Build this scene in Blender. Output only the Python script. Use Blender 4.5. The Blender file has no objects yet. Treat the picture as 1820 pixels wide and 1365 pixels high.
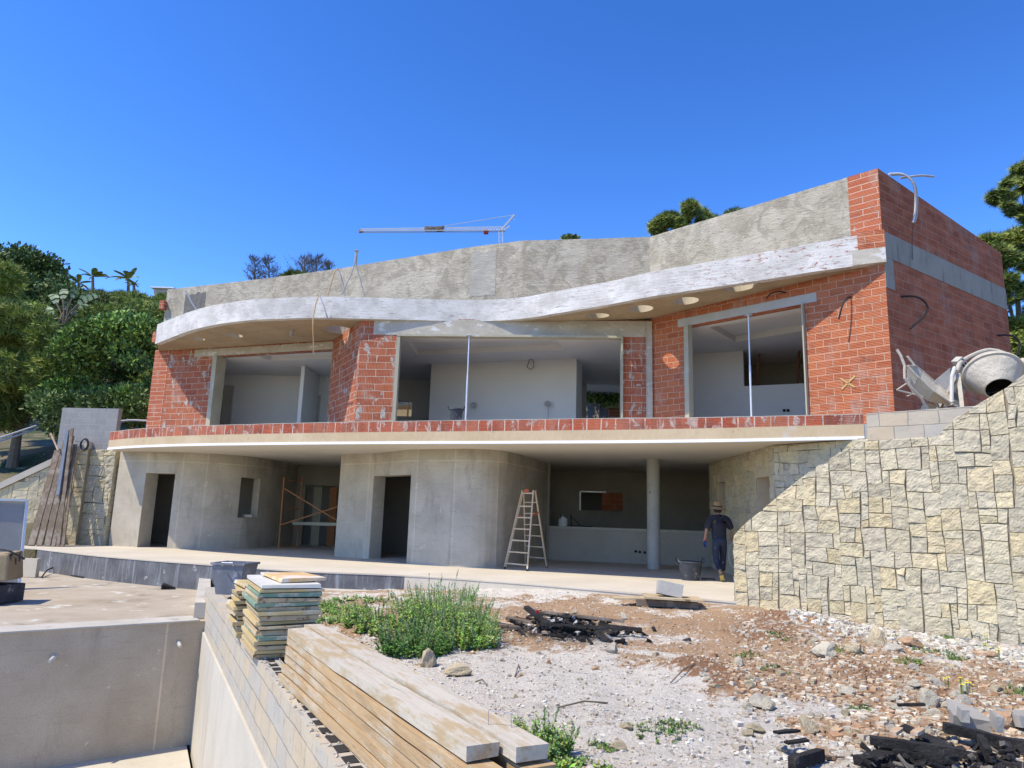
import bpy, bmesh, math, random
from mathutils import Vector, Matrix, noise, Euler
R = math.radians
random.seed(7)
S = bpy.context.scene
COL = S.collection
# ---------------------------------------------------------------- camera
FP = 1262.0; PITCH = math.atan(FP/6783); ROLL = R(1.73); CH = 1.31
cam_f = Vector((0, math.cos(PITCH), math.sin(PITCH)))
u0 = Vector((0, -math.sin(PITCH), math.cos(PITCH))); r0 = Vector((1, 0, 0))
cam_u = u0*math.cos(ROLL) - r0*math.sin(ROLL); cam_r = r0*math.cos(ROLL) + u0*math.sin(ROLL)
cd = bpy.data.cameras.new('camera'); cam = bpy.data.objects.new('camera', cd); COL.objects.link(cam)
m = Matrix((cam_r, cam_u, -cam_f)).transposed().to_4x4(); m.translation = Vector((0, 0, CH)); cam.matrix_world = m
cd.sensor_width = 36; cd.lens = FP/1820*36; cd.clip_end = 3000; cd.clip_start = 0.05
S.camera = cam
# ---------------------------------------------------------------- sun, sky, exposure
SUN_EL = R(57); sun_h = Vector((-0.87, -0.49, 0)).normalized()
sdir = Vector((sun_h.x*math.cos(SUN_EL), sun_h.y*math.cos(SUN_EL), math.sin(SUN_EL)))
ld = bpy.data.lights.new('sun', 'SUN'); ld.energy = 4.7; ld.angle = R(0.5); ld.color = (1, 0.90, 0.71)
sun = bpy.data.objects.new('sun', ld); COL.objects.link(sun); sun.rotation_euler = (-sdir).to_track_quat('-Z', 'Y').to_euler()
W = bpy.data.worlds.new('World'); S.world = W; W.use_nodes = True
nt = W.node_tree; bg = nt.nodes['Background']
sky = nt.nodes.new('ShaderNodeTexSky'); sky.sky_type = 'NISHITA'; sky.sun_disc = False
sky.sun_elevation = SUN_EL; sky.sun_rotation = math.atan2(sun_h.x, sun_h.y)
sky.air_density = 1.0; sky.dust_density = 0.0; sky.ozone_density = 2.5; sky.altitude = 200
hs = nt.nodes.new('ShaderNodeHueSaturation'); hs.inputs['Saturation'].default_value = 1.12; hs.inputs['Value'].default_value = 1.0
gm = nt.nodes.new('ShaderNodeGamma'); gm.inputs[1].default_value = 1.42
tint = nt.nodes.new('ShaderNodeMix'); tint.data_type = 'RGBA'; tint.blend_type = 'MULTIPLY'; tint.inputs[0].default_value = 1; tint.inputs[7].default_value = (0.68, 0.68, 0.80, 1)
nt.links.new(sky.outputs[0], gm.inputs[0]); nt.links.new(gm.outputs[0], hs.inputs['Color']); nt.links.new(hs.outputs[0], tint.inputs[6]); nt.links.new(tint.outputs[2], bg.inputs[0]); bg.inputs[1].default_value = 0.15
S.view_settings.view_transform = 'Standard'; S.view_settings.look = 'None'; S.view_settings.exposure = 0.40; S.view_settings.gamma = 1
S.render.engine = 'CYCLES'; S.cycles.max_bounces = 7; S.cycles.diffuse_bounces = 4; S.cycles.glossy_bounces = 2; S.cycles.transmission_bounces = 2

def ray(x, y): return cam_f*FP + cam_r*(x-910) - cam_u*(y-682.5)
def atz(x, y, z):
    d = ray(x, y); t = (z-CH)/d.z; return Vector((d.x*t, d.y*t, z))
def at(x, y, Y):
    d = ray(x, y); t = Y/d.y; return Vector((d.x*t, Y, CH+d.z*t))
def onp(x, y, A, B):
    d = ray(x, y); nx, ny = -(B[1]-A[1]), B[0]-A[0]
    t = (A[0]*nx+A[1]*ny)/(d.x*nx+d.y*ny); return Vector((d.x*t, d.y*t, CH+d.z*t))
def rnd(a, b): return random.uniform(a, b)
# ---------------------------------------------------------------- mesh builder
class MB:
    def __init__(s): s.v = []; s.f = []; s.uv = []; s.c = []; s.hascol = False
    def poly(s, pts, uv=None, col=None):
        i = len(s.v); s.v += [tuple(p) for p in pts]; s.f.append(tuple(range(i, i+len(pts))))
        s.uv.append(uv); s.c.append(col)
        if col: s.hascol = True
    def mesh(s, verts, faces, col=None):
        i = len(s.v); s.v += [tuple(p) for p in verts]
        for f in faces: s.f.append(tuple(j+i for j in f)); s.uv.append(None); s.c.append(col)
        if col: s.hascol = True
    def box(s, c, size, rot=None, col=None, jit=0):
        hx, hy, hz = size[0]/2, size[1]/2, size[2]/2; c = Vector(c)
        M = rot if isinstance(rot, Matrix) else Euler((rot or (0, 0, 0))).to_matrix()
        vs = []
        for z in (-hz, hz):
            for x, y in ((-hx, -hy), (hx, -hy), (hx, hy), (-hx, hy)):
                p = Vector((x, y, z))
                if jit: p += Vector((rnd(-jit, jit), rnd(-jit, jit), rnd(-jit, jit)))
                vs.append(c + M @ p)
        s.mesh(vs, [(0, 3, 2, 1), (4, 5, 6, 7), (0, 1, 5, 4), (1, 2, 6, 5), (2, 3, 7, 6), (3, 0, 4, 7)], col)
    def bar(s, a, b, w, h, col=None, up=(0, 0, 1)):
        a = Vector(a); b = Vector(b); d = (b-a); L = d.length; d.normalize(); up = Vector(up)
        if abs(d.dot(up)) > .99: up = Vector((0, 1, 0))
        x = d.cross(up).normalized(); z = x.cross(d)
        s.box((a+b)/2, (w, L, h), Matrix((x, d, z)).transposed(), col)
    def tube(s, path, r, n=8, col=None, cap=True):
        path = [Vector(p) for p in path]; k = len(path); rs = r if isinstance(r, (list, tuple)) else [r]*k
        vs = []; prev = None
        for i, p in enumerate(path):
            d = (path[min(i+1, k-1)]-path[max(i-1, 0)]).normalized()
            if prev is None:
                x = d.cross(Vector((0, 0, 1)));
                if x.length < .1: x = d.cross(Vector((0, 1, 0)))
            else: x = prev - d*prev.dot(d)
            x.normalize(); prev = x; y = d.cross(x)
            for j in range(n):
                a = 2*math.pi*j/n; vs.append(p + (x*math.cos(a)+y*math.sin(a))*rs[i])
        fs = [(i*n+j, i*n+(j+1) % n, (i+1)*n+(j+1) % n, (i+1)*n+j) for i in range(k-1) for j in range(n)]
        if cap: fs += [tuple(range(n-1, -1, -1)), tuple(range((k-1)*n, k*n))]
        s.mesh(vs, fs, col)
    def lathe(s, prof, c, axis=(0, 0, 1), n=20, col=None, sx=1, sy=1):
        ax = Vector(axis).normalized(); x = ax.orthogonal().normalized(); 
        if abs(ax.z) > .999: x = Vector((1, 0, 0))
        y = ax.cross(x); c = Vector(c); vs = []
        for r, h in prof:
            for j in range(n):
                a = 2*math.pi*j/n; vs.append(c+ax*h+x*math.cos(a)*r*sx+y*math.sin(a)*r*sy)
        k = len(prof)
        s.mesh(vs, [(i*n+j, i*n+(j+1) % n, (i+1)*n+(j+1) % n, (i+1)*n+j) for i in range(k-1) for j in range(n)], col)
    def build(s, name, mat=None, parent=None, smooth=False, bevel=0, loc=None, link=True):
        me = bpy.data.meshes.new(name)
        o = bpy.data.objects.new(name, me)
        base = Vector(loc) if loc is not None else Vector((0, 0, 0))
        if parent is not None:
            o.parent = parent; q = parent; base = Vector((0, 0, 0)) 
            while q is not None: base += q.location; q = q.parent
        elif loc is None:
            n = max(1, len(s.v)); base = Vector((sum(v[0] for v in s.v)/n, sum(v[1] for v in s.v)/n, min(v[2] for v in s.v)))
        if parent is None: o.location = base
        me.from_pydata([(v[0]-base.x, v[1]-base.y, v[2]-base.z) for v in s.v], [], s.f)
        me.uv_layers.new(name='UVMap')
        if s.hascol: me.color_attributes.new('Col', 'FLOAT_COLOR', 'CORNER')
        uvl = me.uv_layers['UVMap']; cl = me.color_attributes['Col'] if s.hascol else None
        for p in me.polygons:
            uv = s.uv[p.index]
            if uv is None:
                n = p.normal; ax = max(range(3), key=lambda i: abs(n[i]))
                for li in p.loop_indices:
                    v = s.v[me.loops[li].vertex_index]
                    uvl.data[li].uv = (v[1], v[2]) if ax == 0 else ((v[0], v[2]) if ax == 1 else (v[0], v[1]))
            else:
                for k, li in enumerate(p.loop_indices): uvl.data[li].uv = uv[k]
            if cl:
                c = s.c[p.index] or (1, 1, 1)
                if isinstance(c[0], (tuple, list)):
                    for k, li in enumerate(p.loop_indices): cl.data[li].color = (*c[k], 1)
                else:
                    for li in p.loop_indices: cl.data[li].color = (*c, 1)
            p.use_smooth = smooth
        if mat: me.materials.append(mat)
        if bevel:
            b = bmesh.new(); b.from_mesh(me); bmesh.ops.remove_doubles(b, verts=b.verts, dist=1e-5)
            bmesh.ops.bevel(b, geom=[e for e in b.edges if len(e.link_faces) == 2 and e.calc_face_angle(0) > .6], offset=bevel, segments=2, affect='EDGES', profile=.6)
            b.to_mesh(me); b.free()
        if link: COL.objects.link(o)
        return o
def tag(o, label, cat, group=None):
    o['label'] = label; o['category'] = cat
    if group: o['group'] = group
    return o
def thing(name, label, cat, loc=(0, 0, 0), group=None):
    o = bpy.data.objects.new(name, None); o.empty_display_size = .2; COL.objects.link(o); o.location = loc
    return tag(o, label, cat, group)
def struct(o, kind='structure'):
    o['kind'] = kind; return o
def catmull(pts, step=.15):
    out = []
    P = [Vector(p) for p in pts]; P = [P[0]*2-P[1]]+P+[P[-1]*2-P[-2]]
    for i in range(1, len(P)-2):
        a, b, c, d = P[i-1:i+3]; n = max(1, int((c-b).length/step))
        for k in range(n):
            t = k/n
            out.append(.5*((2*b)+(c-a)*t+(2*a-5*b+4*c-d)*t*t+(3*b-a-3*c+d)*t**3))
    out.append(P[-2]); return out
# wall along a plan polyline, outer face to the right of the direction of travel; openings (u0,u1,z0,z1)
def wall(mb, pts, z0, z1, t, ops=(), curve=False, uoff=0, ends=True, top=True, ft=None):
    pts = [Vector((p[0], p[1])) for p in pts]
    if curve: pts = catmull(pts)
    cum = [0]
    for a, b in zip(pts, pts[1:]): cum.append(cum[-1]+(b-a).length)
    L = cum[-1]
    nrm = []
    for i in range(len(pts)):
        d = (pts[min(i+1, len(pts)-1)]-pts[max(i-1, 0)])
        a = (pts[i]-pts[i-1]).normalized() if i else None; b = (pts[i+1]-pts[i]).normalized() if i < len(pts)-1 else None
        if a is None: a = b
        if b is None: b = a
        na = Vector((a.y, -a.x)); nb = Vector((b.y, -b.x)); n = na+nb; n = n/max(.3, n.dot(na)) ; nrm.append(n)
    def P(u, off, z):
        i = 0
        while i < len(cum)-2 and u > cum[i+1]+1e-9: i += 1
        k = (u-cum[i])/(cum[i+1]-cum[i]); p = pts[i].lerp(pts[i+1], k)+nrm[i].lerp(nrm[i+1], k)*off
        return (p.x, p.y, z)
    us = sorted(set([round(c, 4) for c in cum]+[round(u, 4) for o in ops for u in o[:2] if 0 < u < L])); us[-1] = L; us[0] = 0
    f0 = z0 if callable(z0) else (lambda u: z0); f1 = z1 if callable(z1) else (lambda u: z1)
    def seg(u):
        r = [(o[2], o[3]) for o in ops if o[0]-1e-4 < u < o[1]+1e-4]; return sorted(r)
    if ft is None: ft = 0
    for a, b in zip(us, us[1:]):
        if b-a < 1e-4: continue
        hs_ = seg((a+b)/2); cuts = []; lo = None
        zs = [(f0(a), f0(b))]
        for (h0, h1) in hs_:
            zs += [(h0, h0), (h1, h1)]
            mb.poly([P(a, ft, h0), P(b, ft, h0), P(b, -t, h0), P(a, -t, h0)][::1], [(a, 0), (b, 0), (b, t), (a, t)])
            mb.poly([P(a, ft, h1), P(a, -t, h1), P(b, -t, h1), P(b, ft, h1)], [(a, 0), (a, t), (b, t), (b, 0)])
        zs.append((f1(a), f1(b)))
        for k in range(0, len(zs), 2):
            (la, lb), (ha, hb) = zs[k], zs[k+1]
            if ha-la < 1e-4 and hb-lb < 1e-4: continue
            A, B = a+uoff, b+uoff
            mb.poly([P(a, ft, la), P(b, ft, lb), P(b, ft, hb), P(a, ft, ha)], [(A, la), (B, lb), (B, hb), (A, ha)])
            mb.poly([P(b, -t, lb), P(a, -t, la), P(a, -t, ha), P(b, -t, hb)], [(B, lb), (A, la), (A, ha), (B, hb)])
        if top:
            mb.poly([P(a, ft, f1(a)), P(b, ft, f1(b)), P(b, -t, f1(b)), P(a, -t, f1(a))], [(a, 0), (b, 0), (b, t), (a, t)])
            mb.poly([P(b, ft, f0(b)), P(a, ft, f0(a)), P(a, -t, f0(a)), P(b, -t, f0(b))], [(b, 0), (a, 0), (a, t), (b, t)])
    for (a, b, h0, h1) in ops:
        for u, fl in ((a, 1), (b, 0)):
            if 1e-4 < u < L-1e-4:
                q = [P(u, ft, h0), P(u, -t, h0), P(u, -t, h1), P(u, ft, h1)]; uv = [(0, h0), (t, h0), (t, h1), (0, h1)]
                mb.poly(q[::-1] if fl else q, uv[::-1] if fl else uv)
    if ends:
        for u, fl in ((0, 1), (L, 0)):
            q = [P(u, ft, f0(u)), P(u, -t, f0(u)), P(u, -t, f1(u)), P(u, ft, f1(u))]; uv = [(0, f0(u)), (t, f0(u)), (t, f1(u)), (0, f1(u))]
            mb.poly(q[::-1] if not fl else q, uv[::-1] if not fl else uv)
    return P, L
def slab(mb, pts, z0, z1):
    n = len(pts); a = [(p[0], p[1], z0(p) if callable(z0) else z0) for p in pts]; b = [(p[0], p[1], z1(p) if callable(z1) else z1) for p in pts]
    i = len(mb.v); mb.mesh(a+b, [tuple(range(n-1, -1, -1)), tuple(range(n, 2*n))])
    u = 0
    for k in range(n):
        j = (k+1) % n; L = math.dist(a[k][:2], a[j][:2])
        mb.poly([a[k], a[j], b[j], b[k]], [(u, a[k][2]), (u+L, a[j][2]), (u+L, b[j][2]), (u, b[k][2])]); u += L
# ---------------------------------------------------------------- materials
class NT:
    def __init__(s, name):
        s.m = bpy.data.materials.new(name); s.m.use_nodes = True; s.t = s.m.node_tree; s.b = s.t.nodes['Principled BSDF']
        s.tc = s.t.nodes.new('ShaderNodeTexCoord'); s.b.inputs['Specular IOR Level'].default_value = .25
    def n(s, t, **k):
        o = s.t.nodes.new(t)
        for a, b in k.items(): setattr(o, a, b)
        return o
    def l(s, a, b): s.t.links.new(a, b)
    def val(s, x, sock):
        if isinstance(x, (int, float)): sock.default_value = x
        elif isinstance(x, (tuple, list)): sock.default_value = (*x, 1) if len(x) == 3 and sock.type == 'RGBA' else x
        else: s.l(x, sock)
    def n_x(s):
        q = s.n('ShaderNodeSeparateXYZ'); s.l(s.tc.outputs['Object'], q.inputs[0]); return q.outputs[0]
    def map(s, coord='Object', scale=(1, 1, 1), rot=(0, 0, 0)):
        mp = s.n('ShaderNodeMapping'); s.l(s.tc.outputs[coord], mp.inputs[0]); mp.inputs['Scale'].default_value = scale; mp.inputs['Rotation'].default_value = rot; return mp.outputs[0]
    def noise(s, scale, vec=None, detail=5, rough=.6, dist=0, col=False):
        o = s.n('ShaderNodeTexNoise'); s.l(vec if vec else s.tc.outputs['Object'], o.inputs['Vector']); o.inputs['Scale'].default_value = scale
        o.inputs['Detail'].default_value = detail; o.inputs['Roughness'].default_value = rough; o.inputs['Distortion'].default_value = dist
        return o.outputs[1 if col else 0]
    def ramp(s, x, lo, hi, a=0., b=1.):
        o = s.n('ShaderNodeMapRange'); s.l(x, o.inputs[0]); o.inputs[1].default_value = lo; o.inputs[2].default_value = hi; o.inputs[3].default_value = a; o.inputs[4].default_value = b; return o.outputs[0]
    def mix(s, f, a, b, mode='MIX'):
        o = s.n('ShaderNodeMix', data_type='RGBA', blend_type=mode); s.val(f, o.inputs[0]); s.val(a, o.inputs[6]); s.val(b, o.inputs[7]); return o.outputs[2]
    def math(s, op, a, b=0.):
        o = s.n('ShaderNodeMath', operation=op); s.val(a, o.inputs[0]); s.val(b, o.inputs[1]); return o.outputs[0]
    def bump(s, h, strength=.5, dist=.01, nrm=None):
        o = s.n('ShaderNodeBump'); s.l(h, o.inputs['Height']); o.inputs['Strength'].default_value = strength; o.inputs['Distance'].default_value = dist
        if nrm: s.l(nrm, o.inputs['Normal'])
        return o.outputs[0]
    def fin(s, col, rough=.9, nrm=None, metal=0):
        s.val(col, s.b.inputs['Base Color']); s.val(rough, s.b.inputs['Roughness']); s.b.inputs['Metallic'].default_value = metal
        if nrm: s.l(nrm, s.b.inputs['Normal'])
        return s.m
# general weathered surface; layers = (scale3, noise scale, lo, hi, colour)
def surf(name, c1, c2, sc=2., rough=.9, bump=.4, bsc=30., bd=.01, bstretch=(1, 1, 1), layers=(), coord='Object', metal=0, attr=False, fine=.12):
    k = NT(name); n1 = k.noise(sc, k.map(coord)); c = k.mix(k.ramp(n1, .3, .7), c1, c2)
    if attr:
        a = k.n('ShaderNodeAttribute'); a.attribute_name = 'Col'; c = k.mix(1., c, a.outputs[0], 'MULTIPLY')
    for i, (st, ns, lo, hi, col) in enumerate(layers):
        c = k.mix(k.ramp(k.noise(ns, k.map(coord, st), 6, .65), lo, hi), c, col)
    n2 = k.noise(bsc, k.map(coord, bstretch), 6, .7)
    if fine: c = k.mix(k.ramp(n2, .3, .7, fine, 0.), c, (0, 0, 0))
    return k.fin(c, rough, k.bump(n2, bump, bd), metal)
def brickmat(name, bw, bh, mort, c1, c2, mc, rib='v', ribn=70., ribd=.35, smear=.62, smc=(.50, .46, .40), bd=.012, off=.5, darkc=(.16, .06, .045), stain=.7, vary=(.52, .22, .13)):
    k = NT(name); uv = k.tc.outputs['UV']
    wob = k.n('ShaderNodeVectorMath', operation='SCALE'); k.l(k.noise(3., k.map('UV'), 3, .5, col=True), wob.inputs[0]); wob.inputs[3].default_value = .045
    ad = k.n('ShaderNodeVectorMath', operation='ADD'); k.l(uv, ad.inputs[0]); k.l(wob.outputs[0], ad.inputs[1]); vec = ad.outputs[0]
    b = k.n('ShaderNodeTexBrick'); k.l(vec, b.inputs['Vector']); b.offset = off
    b.inputs['Scale'].default_value = 1; b.inputs['Brick Width'].default_value = bw; b.inputs['Row Height'].default_value = bh
    b.inputs['Mortar Size'].default_value = mort; b.inputs['Mortar Smooth'].default_value = .25; b.inputs['Bias'].default_value = -.1
    b.inputs['Color1'].default_value = (*c1, 1); b.inputs['Color2'].default_value = (*c2, 1); b.inputs['Mortar'].default_value = (*mc, 1)
    c = b.outputs['Color']; fac = b.outputs['Fac']
    # colour drift between bricks and burnt patches
    c = k.mix(k.ramp(k.noise(2.2, k.map('UV'), 4, .6), stain-.12, stain+.08, 0, .75), c, darkc)
    c = k.mix(k.ramp(k.noise(14., k.map('UV', (1, 2, 1)), 5, .7), .5, .8, 0, .35), c, mc)
    bv = k.noise(1., k.map('UV', (1/bw*.9, 1/bh*.9, 1)), 1, .5); c = k.mix(k.ramp(bv, .35, .7, 0, .38), c, vary); c = k.mix(k.ramp(k.noise(8., k.map('UV', (1, 1, 1)), 8, .8), .56, .66, 0, .5), c, tuple(q*.5 for q in c1)); c = k.mix(k.ramp(k.noise(26., k.map('UV'), 6, .8), .62, .70, 0, .7), c, smc)
    w = k.n('ShaderNodeTexWave', wave_type='BANDS', bands_direction='X' if rib == 'v' else 'Y'); k.l(uv, w.inputs['Vector']); w.inputs['Scale'].default_value = ribn/6.2832*2*3.14159/10
    w.inputs['Distortion'].default_value = .4; w.inputs['Detail'].default_value = 1
    ribh = k.math('MULTIPLY', w.outputs['Fac'], ribd)
    ribcol = k.ramp(w.outputs['Fac'], 0, .5, .45*ribd*2 if ribd else 0, 0)
    notm = k.math('SUBTRACT', 1., fac)
    c = k.mix(k.math('MULTIPLY', ribcol, notm), c, (.10, .025, .015))
    sm = k.ramp(k.noise(2.6, k.map('UV', (1.6, .8, 1)), 7, .68, .6), smear, smear+.035)
    c = k.mix(sm, c, k.mix(k.ramp(k.noise(11., k.map('UV'), 6, .75), .4, .62), tuple(q*.62 for q in smc), smc)); c = k.mix(k.ramp(k.noise(1.3, k.map('UV', (1, .5, 1)), 6, .7), .54, .66, 0, .40), c, tuple(q*.8 for q in smc))
    h = k.math('ADD', k.math('MULTIPLY', notm, .8), k.math('MULTIPLY', ribh, notm)); h = k.math('ADD', h, k.math('MULTIPLY', sm, .5))
    h = k.math('ADD', h, k.math('MULTIPLY', k.noise(45., k.map('UV'), 4, .7), .35))
    return k.fin(c, .88, k.bump(h, .9, bd))
def woodmat(name, c1, c2, axis=0, worn=None, sc=1.):
    k = NT(name); st = [22, 22, 22]; st[axis] = 1.2
    n = k.noise(1.*sc, k.map('Object', st), 6, .6, .5); c = k.mix(k.ramp(n, .25, .75), c1, c2)
    if worn: c = k.mix(k.ramp(k.noise(2.5, k.map('Object'), 6, .7), .48, .62, 0, .8), c, worn)
    c = k.mix(k.ramp(k.noise(1.6*sc, k.map('Object', [q*2 for q in st]), 4, .6), .62, .72, 0, .5), c, tuple(q*.35 for q in c1))
    return k.fin(c, .85, k.bump(n, .5, .006))

M = {}
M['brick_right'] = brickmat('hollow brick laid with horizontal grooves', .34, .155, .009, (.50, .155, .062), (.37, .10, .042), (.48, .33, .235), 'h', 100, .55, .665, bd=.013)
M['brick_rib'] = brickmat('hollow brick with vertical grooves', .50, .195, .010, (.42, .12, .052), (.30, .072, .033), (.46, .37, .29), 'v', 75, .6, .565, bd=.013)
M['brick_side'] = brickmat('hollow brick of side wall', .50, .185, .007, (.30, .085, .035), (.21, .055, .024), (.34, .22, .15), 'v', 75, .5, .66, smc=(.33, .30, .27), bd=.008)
M['brick_pale'] = brickmat('hollow brick end grooves', .60, .14, .010, (.47, .13, .055), (.37, .095, .045), (.50, .38, .30), 'h', 110, .6, .62, bd=.008)
M['brick_ledge'] = brickmat('brick course on slab edge', .33, 2.0, .016, (.40, .085, .035), (.30, .06, .03), (.52, .44, .38), 'h', 90, .4, .555, smc=(.50, .36, .30), bd=.008, stain=.55)
M['block'] = brickmat('grey and ochre concrete block', .41, .205, .006, (.36, .345, .31), (.45, .36, .24), (.20, .185, .165), 'v', 2, .0, .80, smc=(.5, .48, .43), bd=.008, darkc=(.5, .42, .30), vary=(.50, .43, .32))
M['block_grey'] = brickmat('grey concrete block', .41, .205, .006, (.22, .22, .225), (.26, .255, .25), (.36, .35, .33), 'v', 2, .0, .85, bd=.006, darkc=(.2, .2, .2), vary=(.27, .27, .27))
def plaster_rough():
    k = NT('rough scratched cement render'); o = k.tc.outputs['UV']
    a = k.noise(1.3, k.map('UV'), 6, .65, .6); c = k.mix(k.ramp(a, .38, .62), (.42, .38, .30), (.58, .54, .44))
    s = k.noise(1., k.map('UV', (2.6, 17, 1)), 8, .78, 2.2); s2 = k.noise(5.5, k.map('UV', (1, 1.6, 1), (0, 0, .5)), 7, .72, 1.8)
    c = k.mix(k.ramp(s, .53, .63, 0, .75), c, (.23, .205, .16)); c = k.mix(k.ramp(k.noise(1.9, k.map('UV'), 8, .75, 1.), .49, .56, 0, .6), c, (.30, .27, .215)); c = k.mix(k.ramp(k.noise(.9, k.map('UV', (1, .6, 1)), 5, .6), .58, .64, 0, .4), c, (.62, .58, .49)); c = k.mix(k.ramp(s2, .58, .72, 0, .45), c, (.58, .55, .48))
    h = k.math('ADD', k.math('MULTIPLY', s, 1.0), k.math('MULTIPLY', s2, 1.1)); h = k.math('ADD', h, k.math('MULTIPLY', k.noise(60., None, 4, .7), .2))
    return k.fin(c, .95, k.bump(h, 1., .05))
M['render'] = plaster_rough()
def white_fascia():
    k = NT('white painted brick fascia'); a = k.noise(1.5, k.map('UV'), 5, .6)
    c = k.mix(k.ramp(a, .35, .65), (.50, .485, .455), (.64, .625, .59))
    s = k.noise(1., k.map('UV', (3.2, 24, 1)), 6, .72, 1.3); chips = k.ramp(s, .575, .60)
    big = k.ramp(k.noise(.55, k.map('UV'), 3, .5), .42, .58)
    c = k.mix(k.math('MULTIPLY', chips, k.ramp(k.noise(1.3, k.map('UV'), 5, .6), .42, .56, .35, 1)), c, (.24, .20, .19))
    c = k.mix(k.ramp(k.noise(3.1, k.map('UV', (1, 1.5, 1)), 7, .78), .60, .64, 0, .7), c, (.47, .45, .43)); c = k.mix(k.math('MULTIPLY', k.ramp(k.noise(5.5, k.map('UV', (1, 2.2, 1)), 8, .8), .555, .58), k.ramp(k.n_x(), 3.2, 5.5, .12, 1)), c, (.30, .13, .10)); c = k.mix(k.ramp(k.noise(1.1, k.map('UV', (1, 1.3, 1)), 6, .7), .48, .60, 0, .65), c, (.38, .365, .335))
    w = k.n('ShaderNodeTexWave', wave_type='BANDS', bands_direction='Y'); k.l(k.tc.outputs['UV'], w.inputs['Vector']); w.inputs['Scale'].default_value = 4.2; w.inputs['Distortion'].default_value = 1.6; w.inputs['Detail'].default_value = 3
    h = k.math('ADD', k.math('MULTIPLY', s, .8), k.math('MULTIPLY', k.math('MULTIPLY', w.outputs['Fac'], big), .07)); h = k.math('ADD', h, k.math('MULTIPLY', k.noise(40., None, 4, .7), .15))
    return k.fin(c, .8, k.bump(h, .75, .022))
M['fascia'] = white_fascia()
M['soffit'] = surf('formwork marked concrete soffit', (.36, .275, .175), (.47, .37, .245), 1.5, bump=.6, bsc=9, bd=.01, bstretch=(1, 12, 1), layers=[((1, 9, 1), 2, .60, .66, (.20, .16, .115))], fine=.3)
M['conc'] = surf('smooth grey concrete wall', (.25, .235, .20), (.345, .325, .28), 1.1, bump=.25, bsc=22, bd=.01, layers=[((1, 1, .25), 1.6, .55, .70, (.175, .17, .155)), ((1, 1, 1), 6, .69, .72, (.46, .45, .41)), ((5, 5, .5), 1.5, .60, .72, (.38, .36, .32))], fine=.18)
def board_concrete(nm='shuttered grey concrete wall', ca=(.36, .32, .25), cb_=(.51, .46, .37), bwid=1.22, tone=1.):
    k = NT(nm); uv = k.map('UV'); c = k.mix(k.ramp(k.noise(1.1, uv), .3, .7), ca, cb_)
    b = k.n('ShaderNodeTexBrick'); k.l(uv, b.inputs['Vector']); b.offset = 0; b.inputs['Scale'].default_value = 1; b.inputs['Brick Width'].default_value = bwid; b.inputs['Row Height'].default_value = 2.7; b.inputs['Mortar Size'].default_value = .022; b.inputs['Mortar Smooth'].default_value = .6
    b.inputs['Color1'].default_value = (1, 1, 1, 1); b.inputs['Color2'].default_value = (.82, .82, .82, 1); b.inputs['Mortar'].default_value = (1.25, 1.22, 1.15, 1); c = k.mix(.8, c, b.outputs['Color'], 'MULTIPLY')
    c = k.mix(k.ramp(k.noise(1.6, k.map('UV', (1, .3, 1)), 6, .7), .54, .70, 0, .75), c, tuple(q*.68 for q in ca)); c = k.mix(k.ramp(k.noise(3., k.map('UV', (.5, 5, 1)), 6, .7), .58, .66, 0, .5), c, tuple(q*.75 for q in ca))
    c = k.mix(k.ramp(k.noise(3.2, uv, 7, .75), .62, .66, 0, .75), c, tuple(q*1.2 for q in cb_)); c = k.mix(k.ramp(k.noise(15., uv, 5, .7), .68, .70), c, (.55, .53, .48)); c = k.mix(k.ramp(k.noise(40., uv, 4, .7), .3, .5, .3, 0), c, (.1, .09, .08))
    h = k.math('ADD', k.noise(24., uv, 5, .7), k.math('MULTIPLY', b.outputs['Fac'], .6)); return k.fin(c, .9, k.bump(h, .35, .01))
M['conc'] = board_concrete()
TAN = board_concrete('tan cast pool wall', (.42, .345, .25), (.54, .46, .355), 2.5)
M['conc_light'] = surf('pale cast concrete', (.40, .375, .32), (.50, .47, .41), 1.4, bump=.25, bsc=25, layers=[((1, 1, .3), 2., .58, .70, (.29, .27, .235))])
M['conc_tan'] = surf('tan stained concrete', (.40, .30, .195), (.50, .395, .27), .9, bump=.2, bsc=30, layers=[((1, 1, .35), 1.7, .55, .72, (.22, .175, .125)), ((3, 3, .25), 1.3, .60, .75, (.45, .40, .33)), ((1, 1, 1), 11, .70, .74, (.16, .13, .10))])
M['conc_tan'] = TAN
M['conc_pale'] = surf('pale pool render', (.46, .42, .345), (.56, .515, .43), .9, bump=.2, bsc=25, layers=[((2.5, 2.5, .2), 1.6, .55, .70, (.43, .39, .32))])
M['floor'] = surf('cream concrete floor', (.47, .42, .335), (.56, .51, .42), .6, bump=.12, bsc=18, layers=[((1, 1, 1), 1.3, .60, .75, (.46, .42, .35))], fine=.08)
M['ceil'] = surf('cream painted ceiling', (.62, .57, .47), (.67, .62, .52), .8, bump=.05, bsc=10, fine=0)
M['band'] = surf('ochre stained slab edge', (.46, .35, .21), (.56, .45, .30), .8, bump=.4, bsc=16, bstretch=(1, 1, .5), layers=[((1, 1, .5), .9, .62, .68, (.48, .46, .42)), ((1, 1, 1), 7, .66, .70, (.30, .24, .17))])
M['whitestrip'] = surf('white sealant strip', (.78, .79, .82), (.84, .85, .87), 1.2, bump=.4, bsc=14)
M['tar'] = surf('black bitumen painted blockwork', (.085, .087, .092), (.165, .168, .175), 2.4, bump=.4, bsc=18, layers=[((6, 6, .5), 1.6, .52, .70, (.27, .28, .30)), ((1, 1, 1), 4, .62, .68, (.34, .33, .31))])
M['room'] = surf('grey plastered room wall', (.60, .59, .565), (.65, .64, .61), .7, bump=.05, bsc=12, fine=0)
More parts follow.
